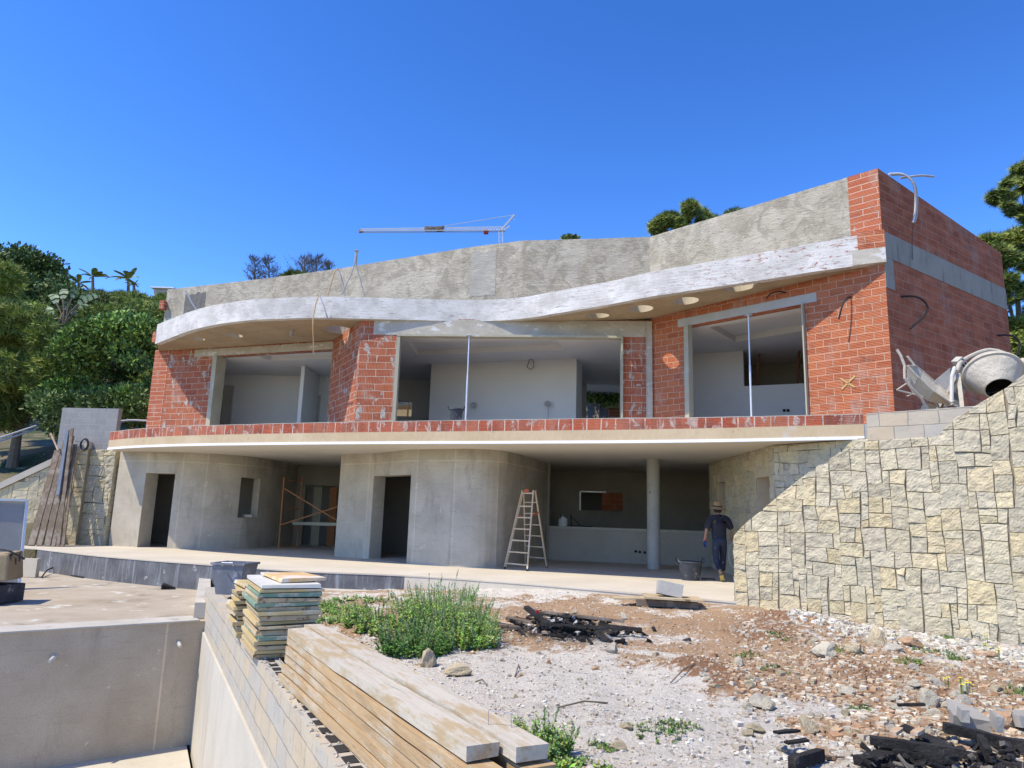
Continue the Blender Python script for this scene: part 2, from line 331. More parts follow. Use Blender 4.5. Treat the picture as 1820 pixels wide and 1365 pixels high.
M['room_dark'] = surf('unpainted room wall', (.25, .23, .19), (.33, .305, .255), .9, bump=.2, bsc=10)
M['jamb'] = surf('olive primed metal sub frame', (.34, .32, .24), (.42, .40, .31), 1.5, bump=.1, bsc=14, layers=[((1, 1, .3), 3, .6, .7, (.50, .49, .44))])
M['lintel'] = surf('grey mortar covered lintel', (.38, .345, .28), (.48, .44, .37), 2, bump=.9, bsc=9, bd=.02, layers=[((1, 1, 2), 3, .58, .62, (.58, .57, .54)), ((1, 1, 2), 4.2, .66, .69, (.27, .10, .06))])
M['steel'] = surf('galvanised steel', (.55, .57, .60), (.68, .70, .73), 6, rough=.45, bump=.1, metal=.5)
M['gravelcoat'] = surf('gravelly concrete deck', (.38, .32, .24), (.50, .44, .35), .8, bump=.8, bsc=55, bd=.012, layers=[((1, 1, 1), 1.1, .56, .66, (.28, .24, .18)), ((1, 1, 1), 2.3, .60, .66, (.60, .58, .53))], fine=.25)
M['stone'] = surf('rough split limestone', (.88, .88, .88), (1.12, 1.1, 1.06), 6, bump=.9, bsc=16, bd=.02, attr=True, layers=[], fine=.25)
M['mortar'] = surf('dark recessed joint', (.24, .20, .14), (.33, .28, .20), 5, bump=.5)
M['rock'] = surf('broken limestone rock', (.85, .85, .85), (1.1, 1.08, 1.04), 7, bump=.8, bsc=22, bd=.012, attr=True, fine=.25)
M['cable'] = surf('black plastic hose', (.015, .015, .017), (.03, .03, .03), 5, rough=.5, bump=0)
M['cable_grey'] = surf('grey corrugated conduit', (.30, .30, .31), (.38, .38, .39), 5, rough=.5, bump=0)
M['cable_tan'] = surf('dusty orange conduit', (.50, .33, .15), (.58, .42, .24), 5, rough=.6, bump=0)
M['leaf'] = surf('green leaf', (.9, .9, .9), (1.1, 1.1, 1.1), 3, rough=.55, bump=0, attr=True, fine=0)
M['bark'] = surf('bark', (.13, .10, .075), (.20, .16, .12), 4, bump=.8, bsc=12)
M['char'] = surf('charred timber', (.014, .013, .013), (.045, .042, .040), 9, bump=1., bsc=30, bd=.03, layers=[((1, 1, 1), 12, .62, .70, (.13, .12, .11))])
M['wood_new'] = woodmat('shuttering timber', (.36, .235, .135), (.50, .355, .225), 1, (.50, .455, .40))
M['wood_white'] = woodmat('cement whitened plank', (.44, .40, .35), (.54, .50, .45), 1, (.42, .33, .24))
M['wood_old'] = woodmat('weathered brown scaffold board', (.10, .075, .055), (.19, .145, .105), 2, (.27, .23, .19))
M['wood_ladder'] = woodmat('dusty ladder timber', (.48, .35, .21), (.60, .46, .30), 2, (.58, .50, .40))
M['rust'] = surf('rust orange painted steel', (.42, .19, .08), (.34, .14, .06), 8, rough=.7, bump=.2)
M['black_plastic'] = surf('dusty black rubber', (.035, .04, .05), (.07, .075, .085), 5, rough=.7, bump=.2, layers=[((1, 1, 1), 6, .58, .66, (.30, .29, .28))])
M['tub'] = surf('dusty blue grey plastic', (.12, .13, .155), (.17, .18, .205), 3, rough=.6, bump=.2, layers=[((1, 1, .4), 4, .55, .7, (.33, .34, .37))])
M['cement_metal'] = surf('cement crusted metal', (.40, .36, .29), (.54, .49, .40), 4, rough=.8, bump=.9, bsc=20, bd=.015, layers=[((1, 1, 1), 3, .60, .68, (.34, .31, .26))])
M['blackhole'] = surf('dark drum inside', (.03, .03, .03), (.05, .05, .05), 5, bump=.3)
# ================================================================ SETTING
A_W = Vector((-5.17, 12.81)); B_W = Vector((-0.62, 3.75)); dW = (B_W-A_W).normalized(); nW = Vector((dW.y, -dW.x))   # pool side wall line; nW points to the pool
if nW.x > 0: nW = -nW
def sideW(x, y): return -(Vector((x, y))-A_W).dot(nW)    # >0 on the dirt side
TE = [(-13.4, 20.84), (-11.03, 19.15), (-8.95, 17.99), (-6.89, 17.06), (-4.58, 16.07), (-2.19, 15.75), (0.01, 14.88), (1.56, 13.99), (3.95, 12.45)]
TE = [tuple(q) for q in catmull([Vector(p) for p in TE], .4)]
def te_y(x):
    for a, b in zip(TE, TE[1:]):
        if a[0] <= x <= b[0]: return a[1]+(b[1]-a[1])*(x-a[0])/(b[0]-a[0])
    return TE[0][1] if x < TE[0][0] else TE[-1][1]
mounds = [(atz(1240, 1190, -.15), .16, .42), (atz(1300, 1215, -.15), .13, .45), (atz(1400, 1112, -.15), .20, .75), (atz(1340, 1130, -.15), .10, .6), (atz(1480, 1185, -.15), .12, .5), (atz(1660, 1250, -.2), .10, .5),
          (atz(640, 1130, -.2), .12, .7), (atz(1000, 1110, -.2), .10, .7), (atz(1560, 1300, -.2), .06, .5)]
def dirt_z(x, y):
    d = te_y(x)-y
    z = -.20
    k = max(0, min(1, (x+3.5)/4.5)); near = -.40*(1-k)+(-.07)*k
    w = math.exp(-max(0, d)/1.6); z = z*(1-w)+near*w
    for c, h, r in mounds: z += h*math.exp(-((x-c.x)**2+(y-c.y)**2)/(r*r))
    z += .045*noise.noise(Vector((x*1.1, y*1.1, 3)))+.030*noise.noise(Vector((x*3.3, y*3.3, 7)))+.018*noise.noise(Vector((x*9, y*9, 1)))
    return z
def gmask(x, y):   # 0 white lime dust, 1 brown soil
    v = .5
    for (px, py), r, a in (((870, 1090), 1.8, .6), ((1080, 1085), 1.5, .6), ((1250, 1120), 1.2, .6), ((1400, 1110), 1.3, .9), ((1240, 1195), .8, .9), ((1450, 1190), 1.2, .9), ((1700, 1230), 1.6, .8), ((1500, 1290), .8, .6), ((1650, 1190), 1.2, .5), ((1350, 1230), .5, .5),
                          ((950, 1220), 1.6, -1.0), ((1120, 1240), 1.3, -1.0), ((1050, 1340), 1.0, -.5), ((1330, 1270), .5, -.5), ((1350, 1075), .9, -1.1), ((960, 1056), 1.2, -1.0), ((1260, 1085), .5, -.5), ((1560, 1260), .7, -.5), ((1250, 1310), .6, -.6)):
        c = GP[(px, py)]
        v += a*.5*math.exp(-((x-c.x)**2+(y-c.y)**2)/(r*r))
    return v+.55*noise.noise(Vector((x*1.3, y*1.3, 0)))+.40*noise.noise(Vector((x*4, y*4, 4)))
GP = {}
for q in ((870, 1090), (1080, 1085), (1250, 1120), (1400, 1110), (1240, 1195), (1450, 1190), (1700, 1230), (1500, 1290), (1650, 1190), (1350, 1230), (950, 1220), (1120, 1240), (1050, 1340), (1330, 1270), (1350, 1075), (960, 1056), (1260, 1085), (1560, 1260), (1250, 1310)): GP[q] = atz(q[0], q[1], -.18)
FIRE = atz(1005, 1118, -.15)
def grid_mesh(name, xs, ys, zf, cf=None, keep=None):
    me = bpy.data.meshes.new(name); vs = [(x, y, zf(x, y)) for y in ys for x in xs]; n = len(xs); fs = []
    for j in range(len(ys)-1):
        for i in range(n-1):
            if keep is None or keep((xs[i]+xs[i+1])/2, (ys[j]+ys[j+1])/2): fs.append((j*n+i, j*n+i+1, (j+1)*n+i+1, (j+1)*n+i))
    me.from_pydata(vs, [], fs)
    if cf:
        ca = me.color_attributes.new('Col', 'FLOAT_COLOR', 'POINT')
        for i, v in enumerate(vs): ca.data[i].color = (*cf(v[0], v[1]), 1)
    for p in me.polygons: p.use_smooth = True
    o = bpy.data.objects.new(name, me); COL.objects.link(o); return o
def lin(a, b, st): n = max(1, int(round((b-a)/st))); return [a+(b-a)*i/n for i in range(n+1)]
def ground_mat():
    k = NT('stony dirt with lime dust'); a = k.n('ShaderNodeAttribute'); a.attribute_name = 'Col'
    sep = k.n('ShaderNodeSeparateColor'); k.l(a.outputs[0], sep.inputs[0]); soil, ash, green = sep.outputs
    f = k.noise(7, None, 7, .75); g = k.noise(38, None, 5, .75); g2 = k.noise(110, None, 3, .8)
    white = k.mix(k.ramp(g, .35, .65), (.60, .545, .45), (.86, .80, .69)); white = k.mix(k.ramp(f, .55, .70, 0, .55), white, (.42, .34, .24))
    brown = k.mix(k.ramp(g, .3, .7), (.32, .185, .095), (.56, .385, .23)); brown = k.mix(k.ramp(f, .5, .72, 0, .7), brown, (.56, .42, .28)); brown = k.mix(k.ramp(g2, .62, .68, 0, .7), brown, (.72, .66, .56))
    brown = k.mix(k.ramp(k.math('ADD', green, k.math('MULTIPLY', k.math('SUBTRACT', f, .5), 1.2)), .35, .75, 0, .85), brown, k.mix(k.ramp(g, .3, .7), (.20, .095, .045), (.36, .19, .10)))
    m_ = k.ramp(k.math('ADD', soil, k.math('MULTIPLY', k.math('SUBTRACT', f, .5), 2.1)), .40, .64)
    c = k.mix(m_, white, brown); c = k.mix(k.ramp(k.math('ADD', ash, k.math('MULTIPLY', k.math('SUBTRACT', f, .5), .8)), .35, .7), c, (.035, .032, .03))
    c = k.mix(k.ramp(g2, .32, .40, .38, 0), c, (.16, .12, .085))
    h = k.math('ADD', k.math('MULTIPLY', g, 1.), k.math('MULTIPLY', g2, .5)); h = k.math('ADD', h, f)
    vo = k.n('ShaderNodeTexVoronoi'); k.l(k.tc.outputs['Object'], vo.inputs[0]); vo.inputs['Scale'].default_value = 34; peb = k.ramp(k.noise(4.5, None, 4, .6), .50, .62); st_ = k.math('MULTIPLY', k.ramp(vo.outputs[0], .30, .42, 1, 0), peb); h = k.math('ADD', h, k.math('MULTIPLY', st_, .8)); sc_ = k.n('ShaderNodeSeparateColor'); k.l(vo.outputs['Color'], sc_.inputs[0]); pc = k.mix(sc_.outputs[0], (.34, .21, .12), (.72, .66, .55)); c = k.mix(k.math('MULTIPLY', st_, .75), c, pc)
    return k.fin(c, .95, k.bump(h, 1., .035))
def gcol(x, y):
    d = math.hypot((x-FIRE.x)/1.15, (y-FIRE.y)/1.0); d2 = math.hypot(x-GP[(1330, 1270)].x, y-GP[(1330, 1270)].y)
    return (max(0, min(1, gmask(x, y))), max(0, 1.05-d*.75)+max(0, .42-d2*.55), min(1, sum(math.exp(-((x-c.x)**2+(y-c.y)**2)/(r*r*1.1)) for c, h, r in mounds[:6])+.45*noise.noise(Vector((x*1.5, y*1.5, 8)))))
nearx = lin(-5.6, 8.2, .055); neary = lin(2.5, 17.2, .055)
g = grid_mesh('ground', nearx, neary, lambda x, y: dirt_z(x, y), gcol, keep=lambda x, y: sideW(x, y) > .12 and y < te_y(x)+.6 or (x > 4.2 and y < 13.5 and sideW(x, y) > 0))
g.data.materials.append(ground_mat()); struct(g)
# the wide terrain: valley below the pool, a hill climbing behind and to the left of the house
def hill_z(x, y):
    if y < 24 and -16 < x < 12.5: base = -3.4
    else: base = -3.4
    back = max(0, min(1, (y-29.7)/1.0)); z = base
    # behind the house
    zb = 4.45+max(0, y-30)*.10
    if x > 12.5: k = max(0, min(1, (y-10)/4)); z = base*(1-k)+3.0*k
    z = z*(1-back)+zb*back
    if x < -13.6:
        k = max(0, min(1, (y-20.5)/2.5)); zl = .2+max(0, min(1, (-13.6-x)/4))*0; zz = (.9+max(0, y-23)*.22)
        zleft = min(zz+max(0, -x-14)*.04, 60); z = base*(1-k)+zleft*k if y < 24.3 else (max(zleft, 0)+(z-max(zleft, 0))*max(0, min(1, (x+14.6)/1.0)) if y < 30.7 else max(zleft, 0)+(z-max(zleft, 0))*max(0, min(1, (x+24)/8)))
    far = max(0, y-45); z += far*.02+2.0*noise.noise(Vector((x*.03, y*.03, 0)))*min(1, far/30)
    return z
xs = lin(-900, -60, 60)+lin(-55, -16, 3)+lin(-15, 16, .8)+lin(19, 60, 4)+lin(80, 900, 60); ys = lin(-200, -5, 15)+lin(-4, 30, .8)+lin(32, 90, 4)+lin(100, 1600, 75)
h = grid_mesh('hillside', xs, ys, hill_z); h.data.materials.append(surf('dry scrub hillside', (.10, .095, .05), (.20, .16, .10), .5, bump=.9, bsc=3, bd=.1, layers=[((1, 1, 1), .35, .5, .6, (.05, .07, .025)), ((1, 1, 1), 2, .62, .68, (.36, .31, .25))])); struct(h)
# fill ground to the right of the house, level with the top of the block wall
fill = MB(); slab(fill, [(6.10, 11.03), (10.75, 6.64), (22, 6), (22, 26), (12.2, 22), (12.8, 17.4), (7.9, 13.75), (7.3, 13.3)], 2.4, 2.98)
f_ = fill.build('upper_ground', surf('sandy fill', (.30, .22, .14), (.45, .37, .27), 2, bump=.9, bsc=14, bd=.03)); struct(f_)
POOLZ = -2.58
farA = Vector((-5.21, 12.69)); farD = Vector((-2.2, -1.72)).normalized(); farB = farA+farD*18
pf = MB(); P1 = A_W+nW*.02; P2 = B_W+dW*6+nW*.02
slab(pf, [farA+Vector((0, 0)), farB, farB+dW*16, P2], -3.0, POOLZ)
struct(pf.build('pool_floor', M['conc_pale']))
pw = MB(); wall(pw, [farB, farA-farD*.6], POOLZ, -.61, .3)
o = pw.build('pool_wall', M['conc_tan']); tag(o, 'tan stained concrete end wall of the empty pool, with two pipe stubs', 'wall')
cp = MB()
nf = Vector((farD.y, -farD.x)); nf = nf if nf.y > 0 else -nf
slab(cp, [farA-nf*.03, farA+nf*.55, farB+nf*.55, farB-nf*.03], -.61, -.585)
c_ = cp.build('pool_coping', M['conc_light']); struct(c_)
for (px, py, dx) in ((100, 1165, -.12), (317, 1140, -.02)):
    p = onp(px, py, farA, farB); tcol = MB(); e = p+Vector((nf.x*-.22+dx, nf.y*-.22, -.05))
    t = thing('pool_pipe', 'white pipe stub sticking out of the tan pool wall, ' + ('bent one on the left' if dx < -.1 else 'straight one near the pool corner'), 'pipe', p, 'pipe stubs in the pool end wall')
    tcol.tube([p+Vector(nf.to_3d())*.02, p.lerp(e, .5), e], .026, 10); tcol.build('pipe', surf('white pvc', (.45, .45, .43), (.52, .52, .50), 9, rough=.5), t)
    r_ = MB(); r_.tube([p.lerp(e, .42), p.lerp(e, .58)], .034, 10); r_.build('clamp_ring', M['steel'], t)
# pool deck
dk = MB(); slab(dk, [farA+nf*.55, (-5.15, 13.3), (-6.95, 17.35), (-9.0, 18.4), (-13.6, 21.3), (-24, 21.3), (-24, -2), farB+nf*.55], -1.2, -.60)
struct(dk.build('pool_deck', M['gravelcoat']))
kb = MB(); wall(kb, [(-5.16, 12.95), (-6.95, 17.3)], -.60, -.33, .25); k_ = kb.build('kerb', M['conc_light']); struct(k_)
# terrace
tr = MB(); back = [(6.2, 15.2), (8.5, 22), (8, 29), (-14.5, 29), (-14.5, 21.2)]
inner = [(p[0], p[1]+.012) for p in TE]
slab(tr, TE+back, -.03, 0); wl = MB()
tfl = tr.build('terrace', M['floor']); struct(tfl)
lft = [p for p in TE if p[0] < -2.0]; rgt = [p for p in TE if p[0] > -2.3]
wall(wl, [(p[0]+.01, p[1]+.01) for p in lft], -1.2, -.032, .2, top=False); tw = wl.build('terrace_wall', M['tar']); tag(tw, 'low black bitumen coated retaining wall under the cream terrace edge', 'retaining wall')
ww = MB(); wall(ww, [(p[0]+.01, p[1]+.01) for p in rgt], -.6, -.032, .2, top=False); t2 = ww.build('terrace_edge', M['floor']); struct(t2)
ft_ = MB(); fpts = [p for p in TE if -6.0 < p[0] < 0.3]; wall(ft_, fpts, -.8, -.345, .1, ft=.45); t3 = ft_.build('footing', M['conc_pale']); struct(t3)

# ================================================================ STONE FACINGS
PALETTE = [(.50, .455, .34), (.48, .445, .345), (.46, .42, .32), (.54, .48, .335), (.525, .455, .30), (.495, .455, .355), (.475, .44, .345), (.53, .485, .37), (.55, .48, .335), (.50, .46, .36), (.51, .47, .35)]
def stones(mb, bk, A, B, zt, zb, cell=.1, sub=8, sizes=None, seed=1, amp=.022, gap=.0012, nx_sign=1, holes=(), tint=1., palette=PALETTE, back=.032):
    rn = random.Random(seed); A = Vector((A[0], A[1])); B = Vector((B[0], B[1])); L = (B-A).length; d = (B-A)/L; n = Vector((d.y, -d.x))*nx_sign
    zmin = min(zb(u) for u in (0, L/2, L)); zmax = max(zt(L*i/20) for i in range(21)); nx, nz = int(L/cell+.999), int((zmax-zmin)/cell+.999)
    occ = [[0]*nz for _ in range(nx)]
    sizes = sizes or [(1, 1, 2), (2, 1, 4), (1, 2, 3), (2, 2, 8), (3, 2, 8), (3, 3, 3), (2, 3, 5), (4, 2, 3), (4, 3, 2), (3, 1, 2), (1, 3, 1)]
    def jit(i, j):
        v = Vector((i*7.13+seed, j*3.71, 0)); return cell*.42*noise.noise(v*1.7), cell*.34*noise.noise(v*1.3+Vector((0, 0, 9)))+cell*.35*noise.noise(Vector((i*.17, j*.3, seed)))
    def hole(u, z): return any(h[0] < u < h[1] and h[2] < z < h[3] for h in holes)
    order = [(i, j) for j in range(nz) for i in range(nx)]
    for (i, j) in order:
        if occ[i][j]: continue
        ch = [s for s in sizes for _ in range(s[2])]; rn.shuffle(ch); w = h = 1
        for s in ch:
            if i+s[0] <= nx and j+s[1] <= nz and not any(occ[i+a][j+b] for a in range(s[0]) for b in range(s[1])): w, h = s[0], s[1]; break
        for a in range(w):
            for b in range(h): occ[i+a][j+b] = 1
        uc, zc = (i+w/2)*cell, zmin+(j+h/2)*cell
        if zmin+j*cell > zt(min(L, uc))-.02 or zmin+(j+h)*cell < zb(min(L, uc))-.05 or hole(uc, zc): continue
        c00, c10, c11, c01 = jit(i, j), jit(i+w, j), jit(i+w, j+h), jit(i, j+h)
        def cor(a, b, c): return Vector((a*cell+c[0], zmin+b*cell+c[1]))
        q = [cor(i, j, c00), cor(i+w, j, c10), cor(i+w, j+h, c11), cor(i, j+h, c01)]
        col = rn.choice(palette); br = rn.uniform(.93, 1.10)*tint; col = (col[0]*br*1.04, col[1]*br*1.02, col[2]*br*.97)
        tilt = Vector((rn.uniform(-1, 1), rn.uniform(-1, 1)))*.007; dep = rn.uniform(-.002, .005); sx = max(4, min(sub+5, int(w*sub/2.)+3)); sz = max(4, min(sub+5, int(h*sub/2.)+3)); vs = []
        ws, hs2 = w*cell, h*cell
        for b in range(sz+1):
            for a in range(sx+1):
                s_, t_ = a/sx, b/sz
                gs, gt = .006/ws, .006/hs2; s_ = 0 if a == 0 else (1 if a == sx else (gs+(1-2*gs)*(a-1)/max(1, sx-2))); t_ = 0 if b == 0 else (1 if b == sz else (gt+(1-2*gt)*(b-1)/max(1, sz-2)))
                ga = gap/ws; gb = gap/hs2; s2 = ga+s_*(1-2*ga); t2_ = gb+t_*(1-2*gb)
                p = (q[0]*(1-s2)+q[1]*s2)*(1-t2_)+(q[3]*(1-s2)+q[2]*s2)*t2_
                e = min(min(s_, 1-s_)*ws, min(t_, 1-t_)*hs2); edge = min(1, e/.007); nn = Vector((p.x*9+seed*3+i, p.y*9, j))
                off = (-back+.012)*(1-edge**.6) if e < 1e-6 else 0
                if e > 1e-6: off = dep+tilt.x*(s_-.5)*2+tilt.y*(t_-.5)*2+amp*(noise.noise(nn)+.6*abs(noise.noise(nn*2.3))+.4*noise.noise(nn*4.6))*edge
                u = max(0, min(L, p.x)); z = max(zb(u), min(zt(u), p.y))
                if z >= zt(u)-1e-5: off = min(off, .0)-.012
                pt = A+d*u+n*off; vs.append((pt.x, pt.y, z))
        fs = [(b*(sx+1)+a, b*(sx+1)+a+1, (b+1)*(sx+1)+a+1, (b+1)*(sx+1)+a) for b in range(sz) for a in range(sx)]
        if nx_sign < 0: fs = [f[::-1] for f in fs]
        mb.mesh(vs, fs, col)
    return A, d, n, L
# the big sloping stone wall on the right
SW_A = Vector((3.90, 12.50)); SW_d = Vector((.73, -.683)).normalized(); SW_B = SW_A+SW_d*6.2
def swp(px, py): p = onp(px, py, SW_A, SW_B); return ((Vector((p.x, p.y))-SW_A).length*(1 if p.x > SW_A.x else -1), p.z)
prof = [swp(*q) for q in ((1303, 952), (1322, 932), (1352, 908), (1385, 880), (1420, 852), (1450, 830), (1490, 806), (1535, 785), (1580, 781), (1668, 775), (1680, 760), (1700, 741), (1731, 722), (1755, 708), (1790, 688), (1820, 664))]
prof = [(max(0, u), z) for u, z in prof]; prof.append((6.3, prof[-1][1]+.4))
def sw_top(u):
    for (a, za), (b, zb_) in zip(prof, prof[1:]):
        if a <= u <= b: return za+(zb_-za)*(u-a)/max(1e-6, b-a)
    return prof[0][1] if u < prof[0][0] else prof[-1][1]
def sw_bot(u): p = SW_A+SW_d*u; return min(-.05, dirt_z(p.x, p.y-.1)-.12)-.05
t = thing('stone_wall', 'large sunlit limestone retaining wall with a curved sloping top, right of the house', 'wall', (SW_A.x, SW_A.y, -.2))
mb = MB(); stones(mb, None, SW_A, SW_A+SW_d*6.2, sw_top, sw_bot, .11, 10, [(1, 1, 1), (2, 1, 3), (1, 2, 3), (2, 2, 11), (3, 2, 9), (3, 3, 4), (2, 3, 7), (4, 2, 2), (4, 3, 1)], seed=11, amp=.018)
mb.build('stone_facing', M['stone'], t, smooth=False)
mb = MB(); wall(mb, [SW_A+Vector((.0, .0)), SW_A+SW_d*6.2], sw_bot and -1.0, lambda u: sw_top(u)-.012, .45, ft=-.035) if False else None
us_ = sorted(set([u for u, z in prof if u < 6.2]+[0, 6.2])); nS = Vector((SW_d.y, -SW_d.x)); core = MB()
for a, b in zip(us_, us_[1:]):
    if b-a < 1e-4: continue
    pa, pb = SW_A+SW_d*a, SW_A+SW_d*b; fo, bo = -.028, -.45
    F = lambda p, o, z: (p.x+nS.x*o, p.y+nS.y*o, z)
    ta, tb = sw_top(a)-.015, sw_top(b)-.015
    core.poly([F(pa, fo, -1), F(pb, fo, -1), F(pb, fo, tb), F(pa, fo, ta)]); core.poly([F(pb, bo, -1), F(pa, bo, -1), F(pa, bo, ta), F(pb, bo, tb)])
    core.poly([F(pa, fo, ta), F(pb, fo, tb), F(pb, bo, tb), F(pa, bo, ta)])
pa = SW_A; core.poly([F(pa, -.45, -1), F(pa, -.028, -1), F(pa, -.028, sw_top(0)-.015), F(pa, -.45, sw_top(0)-.015)])
core.build('wall_core', M['mortar'], t)
# end face stones (left end, turns towards the terrace)
mb = MB(); e0 = SW_A-nS*.45; stones(mb, None, e0, SW_A, lambda u: prof[0][1]-.02, lambda u: -.3, .14, 6, seed=5); mb.build('end_stones', M['stone'], t)
ph = onp(1605, 870, SW_A, SW_B)
# turquoise primer strip and grey footing at its base
fb_ = MB(); a0, z_ = swp(1686, 1128); b0, _ = swp(1820, 1150)
pA = SW_A+SW_d*a0; pB = SW_A+SW_d*6.2; wall(fb_, [pA, pB], -.75, z_-.02, .1, ft=.05); fb_.build('footing', surf('grey base course', (.20, .20, .20), (.27, .27, .26), 4, bump=.5), t)
# shaded stone wall with two niches beside the terrace
t = thing('stone_wall', 'shaded stone clad side wall with two window niches, under the balcony slab', 'wall', (5.75, 15.4, 0))
sA, sB = Vector((5.85, 20.9)), Vector((5.70, 15.35)); Ls = (sB-sA).length
def sw2(px, py): p = onp(px, py, sA, sB); return (Vector((p.x, p.y))-sA).length, p.z
n1 = (*[sw2(q, 900)[0] for q in (1276, 1289)], .0, 2.05); n2 = (sw2(1345, 900)[0], sw2(1369, 900)[0], .0, 2.05)
hl = [(n1[0], n1[1], .2, sw2(1283, 857)[1]), (n2[0], n2[1], .2, sw2(1357, 848)[1])]
mb = MB(); dd0 = (sB-sA).normalized(); ucur = 0
def sseg(u0, u1, z0, z1, sd): stones(mb, None, sA+dd0*u0, sA+dd0*u1, lambda u: z1, lambda u: z0, .135, 4, seed=sd, nx_sign=1, amp=.014)
for kk, hh0 in enumerate(hl): sseg(ucur, hh0[0], -.05, 3.0, 3+kk); sseg(hh0[0], hh0[1], -.05, hh0[2], 13+kk); sseg(hh0[0], hh0[1], hh0[3], 3.0, 23+kk); ucur = hh0[1]
sseg(ucur, Ls, -.05, 3.0, 9); mb.build('stone_facing', M['stone'], t)
mb = MB(); wall(mb, [sA, sB], -.02, 3.01, .35, ops=hl, ft=-.012); mb.build('wall_core', M['conc_tan'], t)
sA2, sB2 = Vector((5.70, 15.35)), Vector((7.35, 12.9))
mb = MB(); stones(mb, None, sA2, sB2, lambda u: 2.98, lambda u: -.05, .12, 5, seed=8, amp=.014); mb.build('stone_facing', M['stone'], t)
mb = MB(); wall(mb, [sA2, sB2], -.02, 3.0, .35, ft=-.04); mb.build('wall_core', M['mortar'], t)
for (a, b, z0, z1) in hl:
    mb = MB(); dd = (sB-sA).normalized(); nn = Vector((dd.y, -dd.x)); q0, q1 = sA+dd*(a-.05)-nn*.36, sA+dd*(b+.05)-nn*.36; wall(mb, [q0, q1], z0-.05, z1+.05, .05); mb.build('niche_back', M['conc'], t)
# block wall on top at the right
bl0 = SW_A-nS*.16; bq = onp(1541, 760, bl0, bl0+SW_d); bwA = Vector((bq.x, bq.y)); bwB = bwA+SW_d*3.2
t = thing('block_wall', 'two courses of grey and ochre concrete blocks behind the top of the curved stone wall', 'wall', (bwA.x, bwA.y, 2.5))
mb = MB(); pz = onp(1540, 735, bwA, bwB).z; wall(mb, [bwA, bwB], pz-.66, pz, .2); mb.build('blocks', M['block'], t)
# stone pier, grey block wall and low coped wall on the left
t = thing('stone_pier', 'yellowish rubble stone pier at the left end of the lower floor', 'pillar', (-12.6, 23.2, 0))
pa_, pb_ = Vector((-14.6, 23.45)), Vector((-12.85, 23.25))
mb = MB(); stones(mb, None, pa_, pb_, lambda u: 3.05, lambda u: -.02, .17, 5, seed=21, amp=.03, tint=.92); mb.build('stone_facing', M['stone'], t)
mb = MB(); stones(mb, None, pb_, pb_+Vector((.2, .8)), lambda u: 3.05, lambda u: -.02, .2, 4, seed=22, amp=.03); mb.build('side_stones', M['stone'], t)
mb = MB(); wall(mb, [pa_, pb_], -.02, 3.04, .8, ft=-.04); mb.build('wall_core', M['mortar'], t)
t = thing('block_wall', 'free standing panel of dark grey blocks on top of the stone pier at the left', 'wall', (-14.9, 23.4, 3.05))
mb = MB(); wall(mb, [(-14.95, 23.5), (-12.98, 23.32)], 3.05, 4.42, .2); mb.build('blocks', M['block_grey'], t)
t = thing('stone_wall', 'low stone wall with a sloping cream coping running off to the left edge', 'wall', (-15, 22.4, 0))
la, lb = Vector((-19.5, 22.5)), Vector((-13.7, 23.15)); LL = (lb-la).length
def l2(px, py): p = onp(px, py, la, lb); return (Vector((p.x, p.y))-la).length, p.z
u1, z1 = l2(103, 822); u0_, z0_ = l2(0, 870); sl = (z1-z0_)/(u1-u0_)
lt = lambda u: z0_+(u-u0_)*sl
mb = MB(); stones(mb, None, la, lb, lt, lambda u: -.6, .15, 4, seed=31, amp=.010, palette=[(.58, .50, .33), (.55, .47, .31), (.60, .53, .38), (.52, .46, .33)]); mb.build('stone_facing', M['stone'], t)
mb = MB(); wall(mb, [la, lb], -.7, lambda u: lt(u)-.01, .3, ft=-.035); mb.build('wall_core', M['mortar'], t)
mb = MB(); wall(mb, [la, lb], lambda u: lt(u)+.002, lambda u: lt(u)+.22, .5, ft=.06); mb.build('coping', M['floor'], t)
# pool side wall of blocks, dirt side
t = thing('block_wall', 'long wall of ochre and grey hollow blocks along the pool, stacks of timber on top', 'wall', (A_W.x, A_W.y, -.6))
WE = B_W+dW*2.2
mb = MB(); wall(mb, [A_W-dW*.6, WE], -.78, -.12, .2, ft=0) if nW.dot(Vector((dW.y, -dW.x))) > 0 else None
if not mb.v: wall(mb, [WE, A_W-dW*.6], -.78, -.12, .2)
mb.build('blocks', M['block'], t)
mb = MB(); pl_ = [A_W-dW*.02, WE]
if nW.dot(Vector((dW.y, -dW.x))) < 0: pl_ = pl_[::-1]
wall(mb, pl_, POOLZ-.1, -.785, .25, ft=.03); mb.build('rendered_base', M['conc_pale'], t)
mb = MB()
for i in range(60):     # flat dark plates painting the shade inside the blocks' open cells
    s = 5.75+i*.2
    if s > 12: break
    for k in (0,):
        c = A_W+dW*(s+rnd(-.006, .006))-nW*.10; ang = math.atan2(dW.y, dW.x)
        mb.box((c.x, c.y, -.118), (.13, .075, .006), (0, 0, ang), jit=.006)
mb.build('block_cell_shade', surf('painted block cell shade', (.02, .02, .02), (.04, .035, .03), 9), t)
mb = MB()
for i in range(520):
    s = rnd(4.6, 12.2); c = A_W+dW*s-nW*rnd(.005, .195); r_ = rnd(.004, .012)
    if abs(((s-5.75+.1) % .2)-.1) < .068 and .045 < -(c-A_W).dot(nW) < .16: continue
    mb.box((c.x, c.y, -.118+r_*.3), (r_*2, r_*2, r_), (rnd(0, 1), rnd(0, 1), rnd(0, 3)), jit=r_*.3)
mb.build('mortar_crumbs', M['conc_light'], t)['kind'] = 'stuff'
